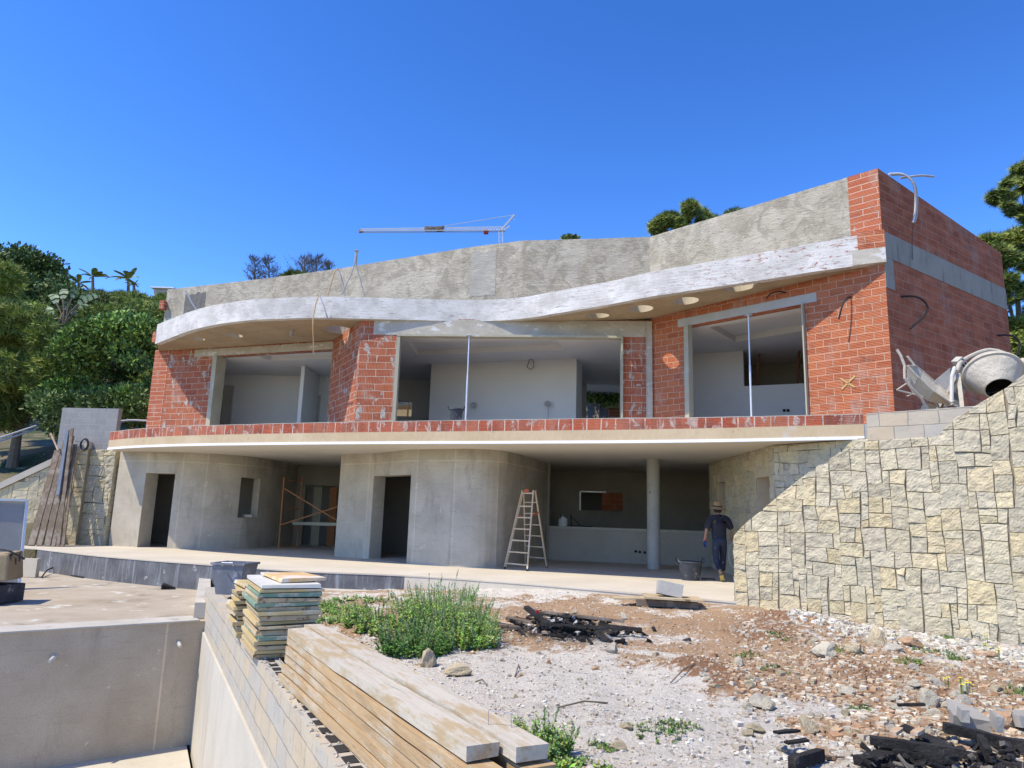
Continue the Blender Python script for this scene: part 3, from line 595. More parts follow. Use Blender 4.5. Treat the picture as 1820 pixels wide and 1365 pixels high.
# ================================================================ THE HOUSE
H = thing('house', 'half built villa of red hollow brick and grey concrete with a wavy white eave', 'house', (0, 20, 0))
def part(mb, name, mat, parent=H, **k): return mb.build(name, M[mat] if isinstance(mat, str) else mat, parent, **k)
C = Vector((7.6, 13.9)); J = Vector((3.58, 17.95)); K = Vector((-4.12, 18.6)); Lp = Vector((-5.45, 20.98)); Mm = Vector((-12.02, 23.34)); D = Vector((12.5, 17.3))
FZ = 3.29; CZ = 6.10
def uz(px, py, A, B): p = onp(px, py, A, B); return (Vector((p.x, p.y))-A).length, p.z
# ---- lower storey
lw = [(-12.72, 23.3), (-11.55, 22.88), (-10.56, 22.74)]
mb = MB(); Pf, L_ = wall(mb, [(-12.72, 23.3), (-11.60, 22.89), (-10.60, 22.72), (-10.30, 22.72)], 0, 3.0, .55, ops=[(1.19, 2.22, 0.004, 2.32)], top=False)
part(mb, 'lower_wall', 'conc')
cv = [(-10.30, 22.72), (-9.6, 22.92), (-8.95, 23.35), (-8.5, 24.05), (-8.27, 25.4), (-8.15, 27.6)]
mb = MB(); u_a = 1.55; wall(mb, cv, 0, 3.0, .25, curve=True, ops=[(1.75, 2.62, 1.0, 2.30)], top=False, uoff=3); part(mb, 'lower_wall', 'conc')
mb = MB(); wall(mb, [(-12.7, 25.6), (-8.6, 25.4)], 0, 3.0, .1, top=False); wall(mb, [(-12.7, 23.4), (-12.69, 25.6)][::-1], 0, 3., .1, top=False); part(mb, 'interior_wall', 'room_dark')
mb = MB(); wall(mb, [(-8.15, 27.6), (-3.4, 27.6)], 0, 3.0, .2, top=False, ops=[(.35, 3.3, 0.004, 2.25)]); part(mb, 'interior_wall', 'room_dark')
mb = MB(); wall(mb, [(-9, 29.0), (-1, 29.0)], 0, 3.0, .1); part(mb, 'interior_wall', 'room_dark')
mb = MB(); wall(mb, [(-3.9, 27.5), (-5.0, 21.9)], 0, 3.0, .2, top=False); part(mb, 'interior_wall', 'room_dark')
# door frames leaning in the dark doorway behind the scaffold
for i, (x, w, mt) in enumerate(((-7.35, .32, 'jamb'), (-6.75, .28, 'rust'), (-6.1, .42, 'conc_light'), (-5.3, .10, 'conc_light'))):
    mb = MB(); mb.box((x, 27.75, 1.1), (w, .06, 2.2), (R(2), 0, 0)); part(mb, 'door_panel', mt)
cb = [(-5.1, 21.6), (-3.93, 20.79), (-2.63, 19.2), (-1.51, 18.66)]
mb = MB(); L1 = math.dist(cb[0], cb[1]); L2 = math.dist(cb[1], cb[2]); wall(mb, cb, 0, 3.0, .42, ops=[(L1+.001, L1+L2, .004, 2.33)], top=False); part(mb, 'lower_wall', 'conc')
mb = MB(); wall(mb, [(-1.51, 18.66), (-1.05, 18.5), (-.57, 18.5), (-.15, 18.85), (.25, 19.7), (.75, 21.1), (1.28, 22.9)], 0, 3.0, .22, curve=True, top=False, uoff=6); part(mb, 'lower_wall', 'conc')
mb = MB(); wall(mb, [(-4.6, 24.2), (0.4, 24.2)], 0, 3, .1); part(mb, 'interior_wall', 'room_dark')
# kitchen counter and the dark room behind it
mb = MB(); wall(mb, [(1.28, 22.85), (6.15, 21.75)], 0, .96, .12, top=True); part(mb, 'counter_wall', surf('beige grey counter render', (.40, .365, .30), (.47, .43, .36), 1, bump=.15, bsc=14))
mb = MB(); wall(mb, [(1.22, 22.86), (6.15, 21.75)], .963, 1.045, .45, ft=.05); part(mb, 'counter_top', 'conc_pale', bevel=.006)
mb = MB(); wall(mb, [(.9, 26.2), (4.9, 25.6)], 0, 3., .2, top=False, ops=[(1.75, 3.2, 1.60, 2.25)])
wall(mb, [(0, 29.3), (9.3, 29.3)], 0, 3., .1, top=False); wall(mb, [(4.9, 25.6), (9.2, 25.2)], 0, 3., .2, top=False); wall(mb, [(9.0, 25.4), (9.2, 19.9)][::1], 0, 3., .1); wall(mb, [(1.15, 22.7), (.9, 26.2)][::-1], 0, 3, .15, ops=[(1.0, 1.7, .3, 2.2)]); part(mb, 'interior_wall', 'room_dark')  # the rearmost wall is added to darken the view through the kitchen window
fr = MB(); wn = onp(1041, 857, (.9, 26.2), (4.9, 25.6)); 
for a, b in (((2.58, 25.93, 1.60), (2.58, 25.93, 2.25)), ((2.58, 25.93, 2.26), (3.5, 25.80, 2.26))): fr.bar(a, b, .05, .05)
part(fr, 'window_frame', 'steel')
rb = MB(); wall(rb, [(3.35, 25.80), (4.08, 25.69)], 1.61, 2.25, .08); part(rb, 'brick_infill', 'brick_side')
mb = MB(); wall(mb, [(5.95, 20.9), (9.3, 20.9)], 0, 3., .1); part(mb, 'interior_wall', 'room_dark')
# small sockets
for (px, py, A_, B_, mt) in ((1130, 980, (1.28, 22.85), (6.15, 21.75), 'cable'), (1137, 981, (1.28, 22.85), (6.15, 21.75), 'cable'), (1146, 982, (1.28, 22.85), (6.15, 21.75), 'cable')):
    p = onp(px, py, A_, B_); mb = MB(); mb.box(p+Vector((0, -.01, 0)), (.07, .03, .07)); part(mb, 'socket_box', mt)
# column
cx, cy = 4.03, 20.0; mb = MB(); mb.lathe([(.18, 0), (.18, .6), (.176, 1.5), (.18, 2.3), (.178, 2.85), (.186, 3.0)], (cx, cy, 0.002), n=28)
colm = surf('pitted round concrete column', (.36, .35, .31), (.45, .43, .38), 2, bump=.4, bsc=14, layers=[((1, 1, .8), 5.2, .66, .68, (.12, .11, .09))]); part(mb, 'column', colm, smooth=True)
# ---- balcony slab
edge = [(-12.65, 22.43), (-11.2, 21.3), (-9.2, 20.15), (-6.93, 19.16), (-4.41, 18.17), (-2.2, 17.4), (-0.09, 16.72), (2.67, 15.76), (4.6, 14.95), (6.91, 13.78)]
edge = [tuple(q) for q in catmull([Vector(p) for p in edge], .5)]
bk_ = [(7.7, 13.95), (12.4, 17.4), (10.5, 21), (9.4, 29.5), (-12.65, 29.5)]
mb = MB(); slab(mb, edge+bk_, 3.0, FZ); part(mb, 'balcony_slab', 'ceil')
mb = MB(); wall(mb, edge, 3.05, 3.285, .12, ft=.012); part(mb, 'slab_edge', 'band')
mb = MB(); wall(mb, edge, 2.985, 3.048, .05, ft=.028); part(mb, 'drip_strip', 'whitestrip')
mb = MB(); nE = len(edge)
wall(mb, edge, 3.288, lambda u: 3.545-.085*max(0, (u-16)/7), .12, ft=.004); part(mb, 'brick_ledge', 'brick_ledge')
mb = MB(); wall(mb, edge, lambda u: 3.547-.085*max(0, (u-16)/7), lambda u: 3.560-.085*max(0, (u-16)/7)+.006*noise.noise(Vector((u*3, 0, 0))), .13, ft=.0); part(mb, 'mortar_cap', 'conc_light')
# ---- right facade
ua, zj = uz(1430, 560, C, J); ub, _ = uz(1219, 600, C, J)
LR = (J-C).length
mb = MB(); wall(mb, [J, C], FZ, 6.72, .24, ops=[(LR-ub, LR-ua, FZ+.004, 6.12)], top=False); part(mb, 'brick_wall', 'brick_right')
d_r = (C-J).normalized(); n_r = Vector((d_r.y, -d_r.x))
mb = MB(); q0 = J+d_r*(LR-ub-.22); q1 = J+d_r*(LR-ua+.28)
wall(mb, [q0, q1], 6.125, 6.33, .04, ft=.012); part(mb, 'lintel', surf('zinc lintel', (.36, .36, .35), (.44, .43, .40), 2, bump=.2))
mb = MB()
for u_ in (LR-ub-.0, ):
    p0 = J+d_r*(u_+.06); mb.bar((p0.x+n_r.x*.0, p0.y+n_r.y*.0, FZ), (p0.x, p0.y, 6.12), .12, .2, up=(n_r.x, n_r.y, 0))
part(mb, 'window_frame', 'jamb'); mb = MB(); p0 = J+d_r*(LR-ua-.015); mb.bar((p0.x, p0.y, FZ), (p0.x, p0.y, 6.12), .03, .2, up=(n_r.x, n_r.y, 0)); part(mb, 'window_frame', 'jamb')
ym_ = onp(1507, 681, J, C); n3 = Vector((n_r.x, n_r.y, 0)); d3 = Vector((d_r.x, d_r.y, 0)); mb = MB()
for (a_, b_) in ((-.14, .12), (.15, .13), (-.13, -.12), (.14, -.10), (0, .05), (.02, -.05)): mb.bar(ym_+n3*.012, ym_+n3*.012+d3*a_+Vector((0, 0, b_)), .006, .035, up=(0, 0, 1))
part(mb, 'paint_mark', surf('yellow marking paint', (.52, .32, .12), (.58, .38, .16), 9, bump=0))
mb = MB(); wall(mb, [C-d_r*.62, C-d_r*.0], 7.36, 8.78, .2, ft=.004); part(mb, 'brick_wall', 'brick_pale')
# ---- middle facade: two piers and lintel
dm = (J-K).normalized(); LM = (J-K).length
e1, _ = uz(704, 650, K, J); e2, _ = uz(1106, 650, K, J)
mb = MB(); wall(mb, [K, J], FZ, 6.45, .24, ops=[(e1, e2, FZ+.004, 6.0)], top=False); part(mb, 'brick_wall', 'brick_rib')
mb = MB(); q0, q1 = K+dm*.35, K+dm*(LM-.05); wall(mb, [q0, q1], 6.003, 6.43, .04, ft=.014); part(mb, 'lintel', 'lintel')
mb = MB(); nm = Vector((dm.y, -dm.x))
for u_ in (e1+.04, e2-.02): mb = MB(); p0 = K+dm*u_; mb.bar((p0.x+nm.x*.01, p0.y+nm.y*.01, FZ), (p0.x+nm.x*.01, p0.y+nm.y*.01, 6.0), .09 if u_ < 3 else .04, .24, up=(0, 1, 0)); part(mb, 'window_frame', 'jamb')
mb = MB(); p0, p1 = K+dm*(e1), K+dm*(e2); mb.bar((p0.x, p0.y-.02, 5.97), (p1.x, p1.y-.02, 5.97), .24, .06); part(mb, 'window_frame', 'jamb')
# corner post joint
mb = MB(); jx = J+Vector((-.06, -.03)); mb.box((jx.x, jx.y-.02, 4.85), (.13, .12, 3.1), (0, 0, R(10))); part(mb, 'mortar_joint', 'lintel')
# ---- return wall and left facade
mb = MB(); wall(mb, [Lp, K], FZ, 6.45, .22, top=False); part(mb, 'brick_wall', 'brick_rib')
dl = (Lp-Mm).normalized(); LL_ = (Lp-Mm).length
f1 = LL_-uz(387, 650, Lp, Mm)[0]; f2 = LL_-.02
f0 = LL_-uz(360, 700, Lp, Mm)[0]
mb = MB(); wall(mb, [Mm, Lp], FZ, 6.45, .25, ops=[(f1-.12, f2, FZ+.004, 6.12)], top=False); part(mb, 'brick_wall', 'brick_rib')
mb = MB(); wall(mb, [Mm, Mm+dl*.62], FZ, 6.42, .1, ft=.006); part(mb, 'corner_bricks', 'brick_pale')
mb = MB(); wall(mb, [Mm-dl*.0+Vector((.02, .25)), Mm-dl*.0+Vector((.02, 3))][::-1], FZ, 6.4, .25, top=False); part(mb, 'brick_wall', 'brick_rib')
nl = Vector((dl.y, -dl.x)); mb = MB(); p0 = Mm+dl*(f1-.10); mb.bar((p0.x-nl.x*.16, p0.y-nl.y*.16, FZ), (p0.x-nl.x*.16, p0.y-nl.y*.16, 6.12), .16, .44, up=(nl.x, nl.y, 0)); part(mb, 'window_frame', 'jamb')
mb = MB(); wall(mb, [Mm+dl*(f1-1.0), Lp], 6.124, 6.36, .05, ft=.014); part(mb, 'lintel', 'lintel')
# ---- side wall
LS = (D-C).length; zt = lambda u: 8.78-.44*u/LS
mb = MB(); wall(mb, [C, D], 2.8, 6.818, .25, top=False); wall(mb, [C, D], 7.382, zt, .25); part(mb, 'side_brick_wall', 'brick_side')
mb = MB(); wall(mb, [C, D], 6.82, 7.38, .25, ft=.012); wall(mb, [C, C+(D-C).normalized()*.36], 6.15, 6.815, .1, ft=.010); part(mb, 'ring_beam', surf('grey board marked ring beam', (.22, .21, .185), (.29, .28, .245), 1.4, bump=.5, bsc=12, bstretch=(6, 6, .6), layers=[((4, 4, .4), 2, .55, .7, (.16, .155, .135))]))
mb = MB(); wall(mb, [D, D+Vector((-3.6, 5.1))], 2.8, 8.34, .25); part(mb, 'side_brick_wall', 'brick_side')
# ---- parapet
pp = [(-12.0, 23.60), (-9.9, 22.95), (-7.65, 22.2), (-5.6, 21.3), (-3.67, 20.3), (-1.2, 19.06), (.19, 18.5), (2.17, 18.22), (3.57, 17.98)]
mb = MB(); cum_ = 17.
ptop = lambda u: 8.66+min(1, u/4)*.12+.012*noise.noise(Vector((u*2.5, 0, 5)))
wall(mb, pp[:6], 6.5, lambda u: ptop(u), .2, curve=False, uoff=0); wall(mb, [pp[5], pp[6], pp[7], pp[8]], 6.5, lambda u: ptop(u+9), .2, uoff=13); wall(mb, [pp[8], C-d_r*.62], 6.5, lambda u: ptop(u+14), .2, uoff=20)
part(mb, 'parapet', 'render')
mb = MB(); wall(mb, [Mm+Vector((.02, .15)), Mm+dl*.55+Vector((0, .15))], 6.5, 7.4, .2, uoff=3); part(mb, 'parapet', 'render')
mb = MB(); mb.box((-12.03, 23.5, 8.05), (.16, .24, .3)); part(mb, 'corner_bricks', 'brick_pale')
# dark cement patches on the parapet: grey vertical patch (panel 840-880 px)
def patch(px0, py0, px1, py1, A_, B_, mt, name='render_patch', off=.006):
    a = onp(px0, py0, A_, B_); b = onp(px1, py1, A_, B_); d = Vector((b.x-a.x, b.y-a.y)).normalized(); n = Vector((d.y, -d.x))
    mb = MB(); n_ = 9; lo = []; hi = []
    for i in range(n_):
        t_ = i/(n_-1); x = a.x+(b.x-a.x)*t_+n.x*off; y = a.y+(b.y-a.y)*t_+n.y*off
        lo.append((x, y, b.z+rnd(-.03, .03))); hi.append((x, y, a.z+rnd(-.09, .05)))
    mb.poly(lo+hi[::-1]); return part(mb, name, mt)
patch(838, 448, 880, 524, pp[5], pp[6], surf('darker grey render patch', (.34, .325, .28), (.43, .41, .36), 3, bump=1., bsc=8, bd=.03, bstretch=(1, 1, 8), layers=[((1, 1, 3), 3, .54, .62, (.48, .45, .38))]))
patch(330, 522, 362, 560, pp[0], pp[1], surf('wet dark render patch', (.10, .10, .095), (.19, .18, .17), 5, bump=.8, bsc=9, bd=.02))  # dark uneven patch near the left end of the parapet
# ---- wavy eave
F_ = [(-11.45, 22.25), (-9.24, 20.13), (-7.54, 19.09), (-6.35, 18.72), (-5.2, 18.50), (-4.15, 18.46), (-2.32, 18.44), (-0.96, 18.38), (.24, 18.0), (1.23, 17.31), (2.28, 16.70), (3.19, 16.09), (4.30, 15.53), (5.40, 14.98), (6.42, 14.44), (7.62, 13.86)]
B_ = [(-11.95, 23.45), (-10.4, 22.85), (-8.7, 22.3), (-7.0, 21.7), (-5.7, 21.3), (-4.1, 18.75), (-2.3, 18.6), (-.96, 18.50), (.45, 18.4), (1.6, 18.3), (2.7, 18.2), (3.6, 18.1), (4.70, 17.0), (5.70, 15.98), (6.65, 15.0), (7.63, 14.02)]
Fc = catmull([Vector(p) for p in F_], .3)
def near_t(p):  # parameter along F_ control polyline
    best = (9e9, 0)
    for i in range(len(F_)-1):
        a, b = Vector(F_[i]), Vector(F_[i+1]); t_ = max(0, min(1, (p-a).dot(b-a)/(b-a).length_squared)); q = a+(b-a)*t_; dd = (q-p).length
        if dd < best[0]: best = (dd, i+t_)
    return best[1]
def zsof(x): return 6.4+(.28*max(0, min(1, (x-1.2)/6.4)))
vs = []; fs = []; NR = 5; n = len(Fc); TH = .60
for lvl in (0, 1):
    for p in Fc:
        t_ = near_t(p); i = min(int(t_), len(B_)-2); b = Vector(B_[i]).lerp(Vector(B_[i+1]), t_-i)
        for r_ in range(NR+1):
            q = p.lerp(b, r_/NR); vs.append((q.x, q.y, zsof(q.x)+lvl*TH))
N1 = n*(NR+1); idx = lambda l, i, r_: l*N1+i*(NR+1)+r_
for i in range(n-1):
    for r_ in range(NR):
        fs.append((idx(0, i, r_), idx(0, i, r_+1), idx(0, i+1, r_+1), idx(0, i+1, r_))); fs.append((idx(1, i, r_), idx(1, i+1, r_), idx(1, i+1, r_+1), idx(1, i, r_+1)))
    fs.append((idx(0, i, 0), idx(0, i+1, 0), idx(1, i+1, 0), idx(1, i, 0))); fs.append((idx(0, i+1, NR), idx(0, i, NR), idx(1, i, NR), idx(1, i+1, NR)))
for i in (0, n-1):
    for r_ in range(NR):
        f = (idx(0, i, r_), idx(1, i, r_), idx(1, i, r_+1), idx(0, i, r_+1)); fs.append(f if i == 0 else f[::-1])
mb = MB(); mb.mesh(vs, fs); eave = part(mb, 'eave_slab', 'soffit'); eave.data.materials.append(M['conc_pale'])
cut = MB()
def oval(c, a, b, ang, n_=24):
    M_ = Matrix.Rotation(ang, 3, 'Z'); lo = []; hi = []
    for j in range(n_):
        w = 2*math.pi*j/n_; v = M_ @ Vector((a*math.cos(w), b*math.sin(w), 0)); lo.append((c[0]+v.x, c[1]+v.y, 5.9)); hi.append((c[0]+v.x, c[1]+v.y, 7.6))
    i = len(cut.v); cut.mesh(lo+hi, [tuple(range(n_-1, -1, -1)), tuple(range(n_, 2*n_))]+[(j, (j+1) % n_, n_+(j+1) % n_, n_+j) for j in range(n_)])
oval((-4.99, 19.72), .42, .42, 0); oval((-8.40, 20.75), .26, .26, 0); oval((-9.75, 21.35), .22, .22, 0)
oval((4.12, 16.42), .31, .31, 0); oval((5.10, 15.42), .36, .30, -.7); oval((3.15, 17.05), .31, .31, 0); oval((2.15, 17.62), .30, .22, 0)
co = cut.build('cutter', None, link=True, loc=(0, 0, 0)); co.data.materials.append(M['conc_pale'])
bm_ = eave.modifiers.new('b', 'BOOLEAN'); bm_.operation = 'DIFFERENCE'; bm_.object = co; bm_.solver = 'EXACT'
try: bm_.material_mode = 'TRANSFER'
except Exception: pass
dg = bpy.context.evaluated_depsgraph_get(); me2 = bpy.data.meshes.new_from_object(eave.evaluated_get(dg)); eave.modifiers.clear(); eave.data = me2
for p in me2.polygons: p.material_index = 1 if abs(p.normal.z) < .2 and p.area < .2 and 6.35 < p.center.z+eave.matrix_world.translation.z < 7.3 and all(math.hypot(p.center.x-q.x, p.center.y+20-q.y) > .12 for q in Fc) else 0
bpy.data.objects.remove(co)
print('eave faces', len(me2.polygons), [m_.name for m_ in me2.materials])
# fascia board
mb = MB(); F2 = [(p.x, p.y) for p in Fc]
cumF = [0]
for a, b in zip(F2, F2[1:]): cumF.append(cumF[-1]+math.dist(a, b))
def xof(u):
    for i in range(len(cumF)-1):
        if u <= cumF[i+1]+1e-6: return F2[i][0]+(F2[i+1][0]-F2[i][0])*(u-cumF[i])/(cumF[i+1]-cumF[i])
    return F2[-1][0]
cut_u = cumF[-1]-.55
def fasc(u): return 6.985+.06*math.exp(-((u-0)/2)**2)+.35*max(0, (xof(u)-1.5)/6.1)+.008*noise.noise(Vector((u*4, 1, 1)))
FB = lambda u: zsof(xof(u))-.006+.008*noise.noise(Vector((u*5, 3, 1)))
wall(mb, F2, FB, fasc, .13, ft=.05); part(mb, 'fascia', 'fascia')
endp = [Vector(F2[-1])-(Vector(F2[-1])-Vector(F2[-4])).normalized()*.62, Vector(F2[-1])]
mb = MB(); wall(mb, endp, zsof(7.4)-.01, 6.98, .1, ft=.075); part(mb, 'slab_corner', 'lintel')
mb = MB(); wall(mb, [endp[0]+Vector((.1, -.05)), endp[1]], 6.985, 7.37, .1, ft=.07); part(mb, 'corner_bricks', 'brick_right')
mb = MB(); mb.box((-11.70, 22.85, 6.74), (.14, .4, .36), (0, 0, R(-25))); part(mb, 'corner_bricks', 'brick_pale')
# roof slab over the rooms
mb = MB(); slab(mb, [(q.x, q.y) for q in (Vector((-11.9, 23.6)), Vector((-7.6, 22.25)), Vector((-5.2, 21.3)), Vector((-1.0, 19.2)), Vector((.4, 18.65)), Vector((3.6, 18.3)), Vector((7.6, 14.25)), Vector((12.2, 17.5)))]+[(9.0, 22.4), (9.3, 29.5), (-11.9, 29.5)], 6.46, 6.8); part(mb, 'roof_slab', 'room')
# ---- upper rooms
def zc(px, py): return atz(px, py, CZ)
# ceiling with recessed tray
mb = MB()
tray = [(-3.0, 19.75), (1.15, 18.9), (1.5, 20.0), (-2.95, 21.4)]
mb.poly([(-4.7, 18.7, CZ), (3.6, 18.1, CZ), (4.1, 24.6, CZ), (-4.7, 25.2, CZ)][::-1]) if False else None
def ceil_ring(out, tr, z, h):
    n_ = len(out)
    for i in range(n_):
        j = (i+1) % n_; mb.poly([(*out[i], z), (*out[j], z), (*tr[j], z), (*tr[i], z)]); mb.poly([(*tr[i], z), (*tr[j], z), (*tr[j], z+h), (*tr[i], z+h)])
    mb.poly([(*p, z+h) for p in tr])
ceil_ring([(-4.2, 18.88), (3.5, 18.2), (4.3, 25.4), (-5.3, 25.6)], tray, CZ, .16); mb.poly([(-4.2, 18.88, CZ), (-5.3, 25.6, CZ), (-5.42, 21.05, CZ)])
tl = [(-8.15, 22.05+.25), (-5.7, 21.55), (-5.6, 22.3), (-7.95, 22.85)]
ceil_ring([(-11.9, 23.6), (-5.35, 21.2), (-5.35, 25.5), (-11.9, 25.6)], tl, CZ+.01, .16)
t_r = [tuple(zc(1335, 600))[:2], tuple(zc(1424, 583))[:2], tuple(zc(1428, 592))[:2], tuple(zc(1375, 610))[:2]]
t_r = [(4.9, 17.2), (6.9, 15.4), (7.9, 16.6), (6.0, 18.6)]
ceil_ring([(3.7, 18.15), (7.5, 14.3), (12.1, 17.6), (8.0, 24.8)], t_r, CZ+.012, .16)
part(mb, 'ceiling', 'room')
mb = MB(); slab(mb, [(-11.8, 23.5), (-5.6, 21.3), (-4.2, 19.), (3.6, 18.3), (7.5, 14.5), (12, 17.6), (8.3, 25), (-11.8, 25.7)], FZ+.004, FZ+.05); part(mb, 'room_floor', 'room')
yb = 25.3
bw0, bw1 = Vector((-12, 25.6)), Vector((8.6, 24.9)); LB = (bw1-bw0).length
def ob(px0, py0, px1, py1):
    a = onp(px0, py0, bw0, bw1); b = onp(px1, py1, bw0, bw1); return ((Vector(a[:2])-bw0).length, (Vector(b[:2])-bw0).length, b.z, a.z)
ops = [ob(381, 684, 409, 765), ob(549, 702, 566, 760), ob(692, 712, 731, 740), ob(1043, 675, 1112, 746)]
ops = [(a, b, max(FZ+.06, z0), z1) for a, b, z0, z1 in ops]
mb = MB(); wall(mb, [bw0, bw1], FZ, CZ+.35, .3, ops=ops, top=False); part(mb, 'back_wall', 'room')
# partitions
mb = MB(); a = zc(767, 647); b = zc(1025, 638); wall(mb, [(a.x, a.y), (b.x, b.y)], FZ+.05, CZ, .9, top=False); part(mb, 'partition', 'room')
mb = MB(); a = zc(536, 650); wall(mb, [(a.x, a.y+2.0), (a.x, a.y)][::1], FZ+.05, CZ, .12, top=False)
wall(mb, [(-5.35, 21.25), (-4.9, 25.5)], FZ+.05, CZ+.02, .15, top=False)
wall(mb, [(-5.2, 25.5), (-5.5, 21.3)], FZ+.05, CZ+.02, .02, top=False); part(mb, 'partition', 'room')
mb = MB(); wall(mb, [(-11.9, 25.6), (-11.7, 23.6)], FZ+.05, CZ+.02, .15, top=False); part(mb, 'partition', 'room')
mb = MB(); wall(mb, [(4.15, 18.1), (4.2, 25.0)][::-1], FZ+.05, CZ+.02, .12, top=False); wall(mb, [(4.22, 18.0), (4.27, 25.0)], FZ+.05, CZ+.02, .02, top=False) if False else None
part(mb, 'partition', 'room')
mb = MB(); mb.box((4.33, 20.0, 4.7), (.1, 4.2, 2.9)); part(mb, 'partition', 'room')
# right room: lit left part, low wall, dark recess behind
g0, g1 = Vector((4.35, 20.6)), Vector((10.0, 17.9)); LG = (g1-g0).length
a = onp(1321, 640, g0, g1); ug = (Vector(a[:2])-g0).length; zl = onp(1330, 686, g0, g1).z; zt_ = onp(1330, 608, g0, g1).z
mb = MB(); wall(mb, [g0, g1], FZ+.05, CZ+.02, .15, ops=[(ug, LG-.3, zl, zt_)], top=False); part(mb, 'partition', 'room')
mb = MB(); q = Vector((.43, .9)); wall(mb, [g0+q*2, g1+q*2], FZ, CZ+.3, .1); wall(mb, [g0+q*2+Vector((1.5, -.6)), g0+(g1-g0).normalized()*(ug-.2)], FZ, CZ+.3, .1); part(mb, 'interior_wall', 'room_dark')
for px in (1345, 1418):
    p = onp(px, 640, g0, g1)+Vector((.2, .45, 0)); h_ = MB(); h_.tube([p+Vector((-.1, 0, .55)), p+Vector((.06, .02, .5)), p+Vector((.02, .02, .1)), p+Vector((-.04, 0, -.5)), p+Vector((0, 0, -.9))], .035, 8); part(h_, 'loose_conduit', surf('dull red conduit', (.16, .06, .04), (.2, .08, .05), 5))
for (px, py, A_, B_2) in ((842, 720, (-2.6, 22.5), (1.9, 21.1)), (973, 718, (-2.6, 22.5), (1.9, 21.1))):
    p = onp(px, py, A_, B_2); mb = MB(); mb.lathe([(.0, 0), (.09, .01), (.10, .0), (.06, -.05)], p+Vector((0, -.06, 0)), axis=(0, -1, .3), n=10); mb.tube([p, p+Vector((.02, -.06, -.12)), p+Vector((.03, -.05, -.55 if px > 900 else -.14))], .012, 6); part(mb, 'wiring_box', 'cable_grey')
p = onp(943, 647, (-2.6, 22.5), (1.9, 21.1)); mb = MB(); mb.tube([p+Vector((0, -.1, .18)), p+Vector((.09, -.1, .05)), p+Vector((.1, -.1, -.1)), p+Vector((0, -.1, -.2)), p+Vector((-.11, -.1, -.12)), p+Vector((-.06, -.1, .05)), p+Vector((0, -.1, .18))], .012, 6); part(mb, 'loose_wire', 'cable')
for (px, py) in ((1233, 707), (1242, 710), (1233, 728)):
    p = at(px, py, 18.2); mb = MB(); mb.box((4.40, 18.6+(px-1233)*.04, p.z), (.03, .08, .08)); part(mb, 'socket_box', 'cable')
for px in (1393, 1400): p = onp(px, 733, g0, g1); mb = MB(); mb.box(p+Vector((0, -.03, .05)), (.07, .03, .07)); part(mb, 'socket_box', 'cable')
# ================================================================ OBJECTS ON AND ABOUT THE HOUSE
# steel props standing in the big openings
for (px, pyt, pyb, Y, lab) in ((831, 598, 748, 18.15, 'thin white steel prop standing in the middle opening'), (1327, 562, 740, 16.0, 'thin white steel prop standing in the right hand opening')):
    a = at(px+3, pyt, Y); b = Vector((a.x, Y, FZ+.06)); t = thing('steel_prop', lab, 'prop', b, 'steel props in the openings')
    mb = MB(); mb.tube([b, (a.x, Y, 4.9)], .026, 10); mb.build('outer_tube', M['steel'], t)
    mb = MB(); mb.tube([(a.x, Y, 4.9), (a.x, Y, a.z+.02)], .019, 10); mb.build('inner_tube', M['steel'], t)
    mb = MB(); mb.box((a.x, Y, FZ+.055), (.14, .14, .01)); mb.build('foot_plate', M['steel'], t)
    mb = MB(); mb.box((a.x, Y, a.z+.02), (.14, .14, .01)); mb.build('head_plate', M['steel'], t)
# bucket on the ledge
def bucket(c, r0_, r1_, h, lab, mt, handles=True, group=None, name='rubber_bucket'):
    t = thing(name, lab, 'bucket', c, group); mb = MB()
    mb.lathe([(r0_*.0, .012), (r0_, .012), (r1_-.012, h-.01), (r1_+.012, h), (r1_+.015, h-.03), (r1_, h-.035), (r0_+.006, 0), (0, 0)], c, n=28); mb.build('tub', M[mt], t, smooth=False)
    mb = MB(); mb.lathe([(r1_*.9, h*.55), (r1_*.6, h*.62), (0, h*.66)], c, n=20); 
    if handles:
        for s_ in (-1, 1):
            hb = MB(); pth = [Vector(c)+Vector((s_*(r1_+.01)*math.cos(a)*1.0, (r1_)*math.sin(a)*.0, 0)) for a in ()]
            w = r1_*.42; pth = [Vector(c)+Vector((s_*(r1_+.012), -w, h-.02)), Vector(c)+Vector((s_*(r1_+.03), -w*.8, h+.05)), Vector(c)+Vector((s_*(r1_+.035), 0, h+.075)), Vector(c)+Vector((s_*(r1_+.03), w*.8, h+.05)), Vector(c)+Vector((s_*(r1_+.012), w, h-.02))]
            hb.tube(pth, .012, 7); hb.build('handle', M[mt], t)
    return t
pb = at(809, 750, 17.15); pb.z = 3.565
bucket((pb.x, 17.32, 3.565), .13, .17, .30, 'cement splashed rubber bucket with a handle, standing on the brick ledge', 'black_plastic').name = 'rubber_bucket'
bucket(tuple(atz(1227, 1031, .002)), .19, .27, .42, 'black rubber builders tub beside the walking person on the terrace', 'black_plastic')
mb = MB(); p = atz(1262, 1030, .002); mb.bar(p+Vector((-.2, 0, .02)), p+Vector((.12, -.02, .02)), .035, .03); tag(mb.build('wood_batten', M['wood_old']), 'short dark batten on the terrace floor beside the black tub', 'batten')
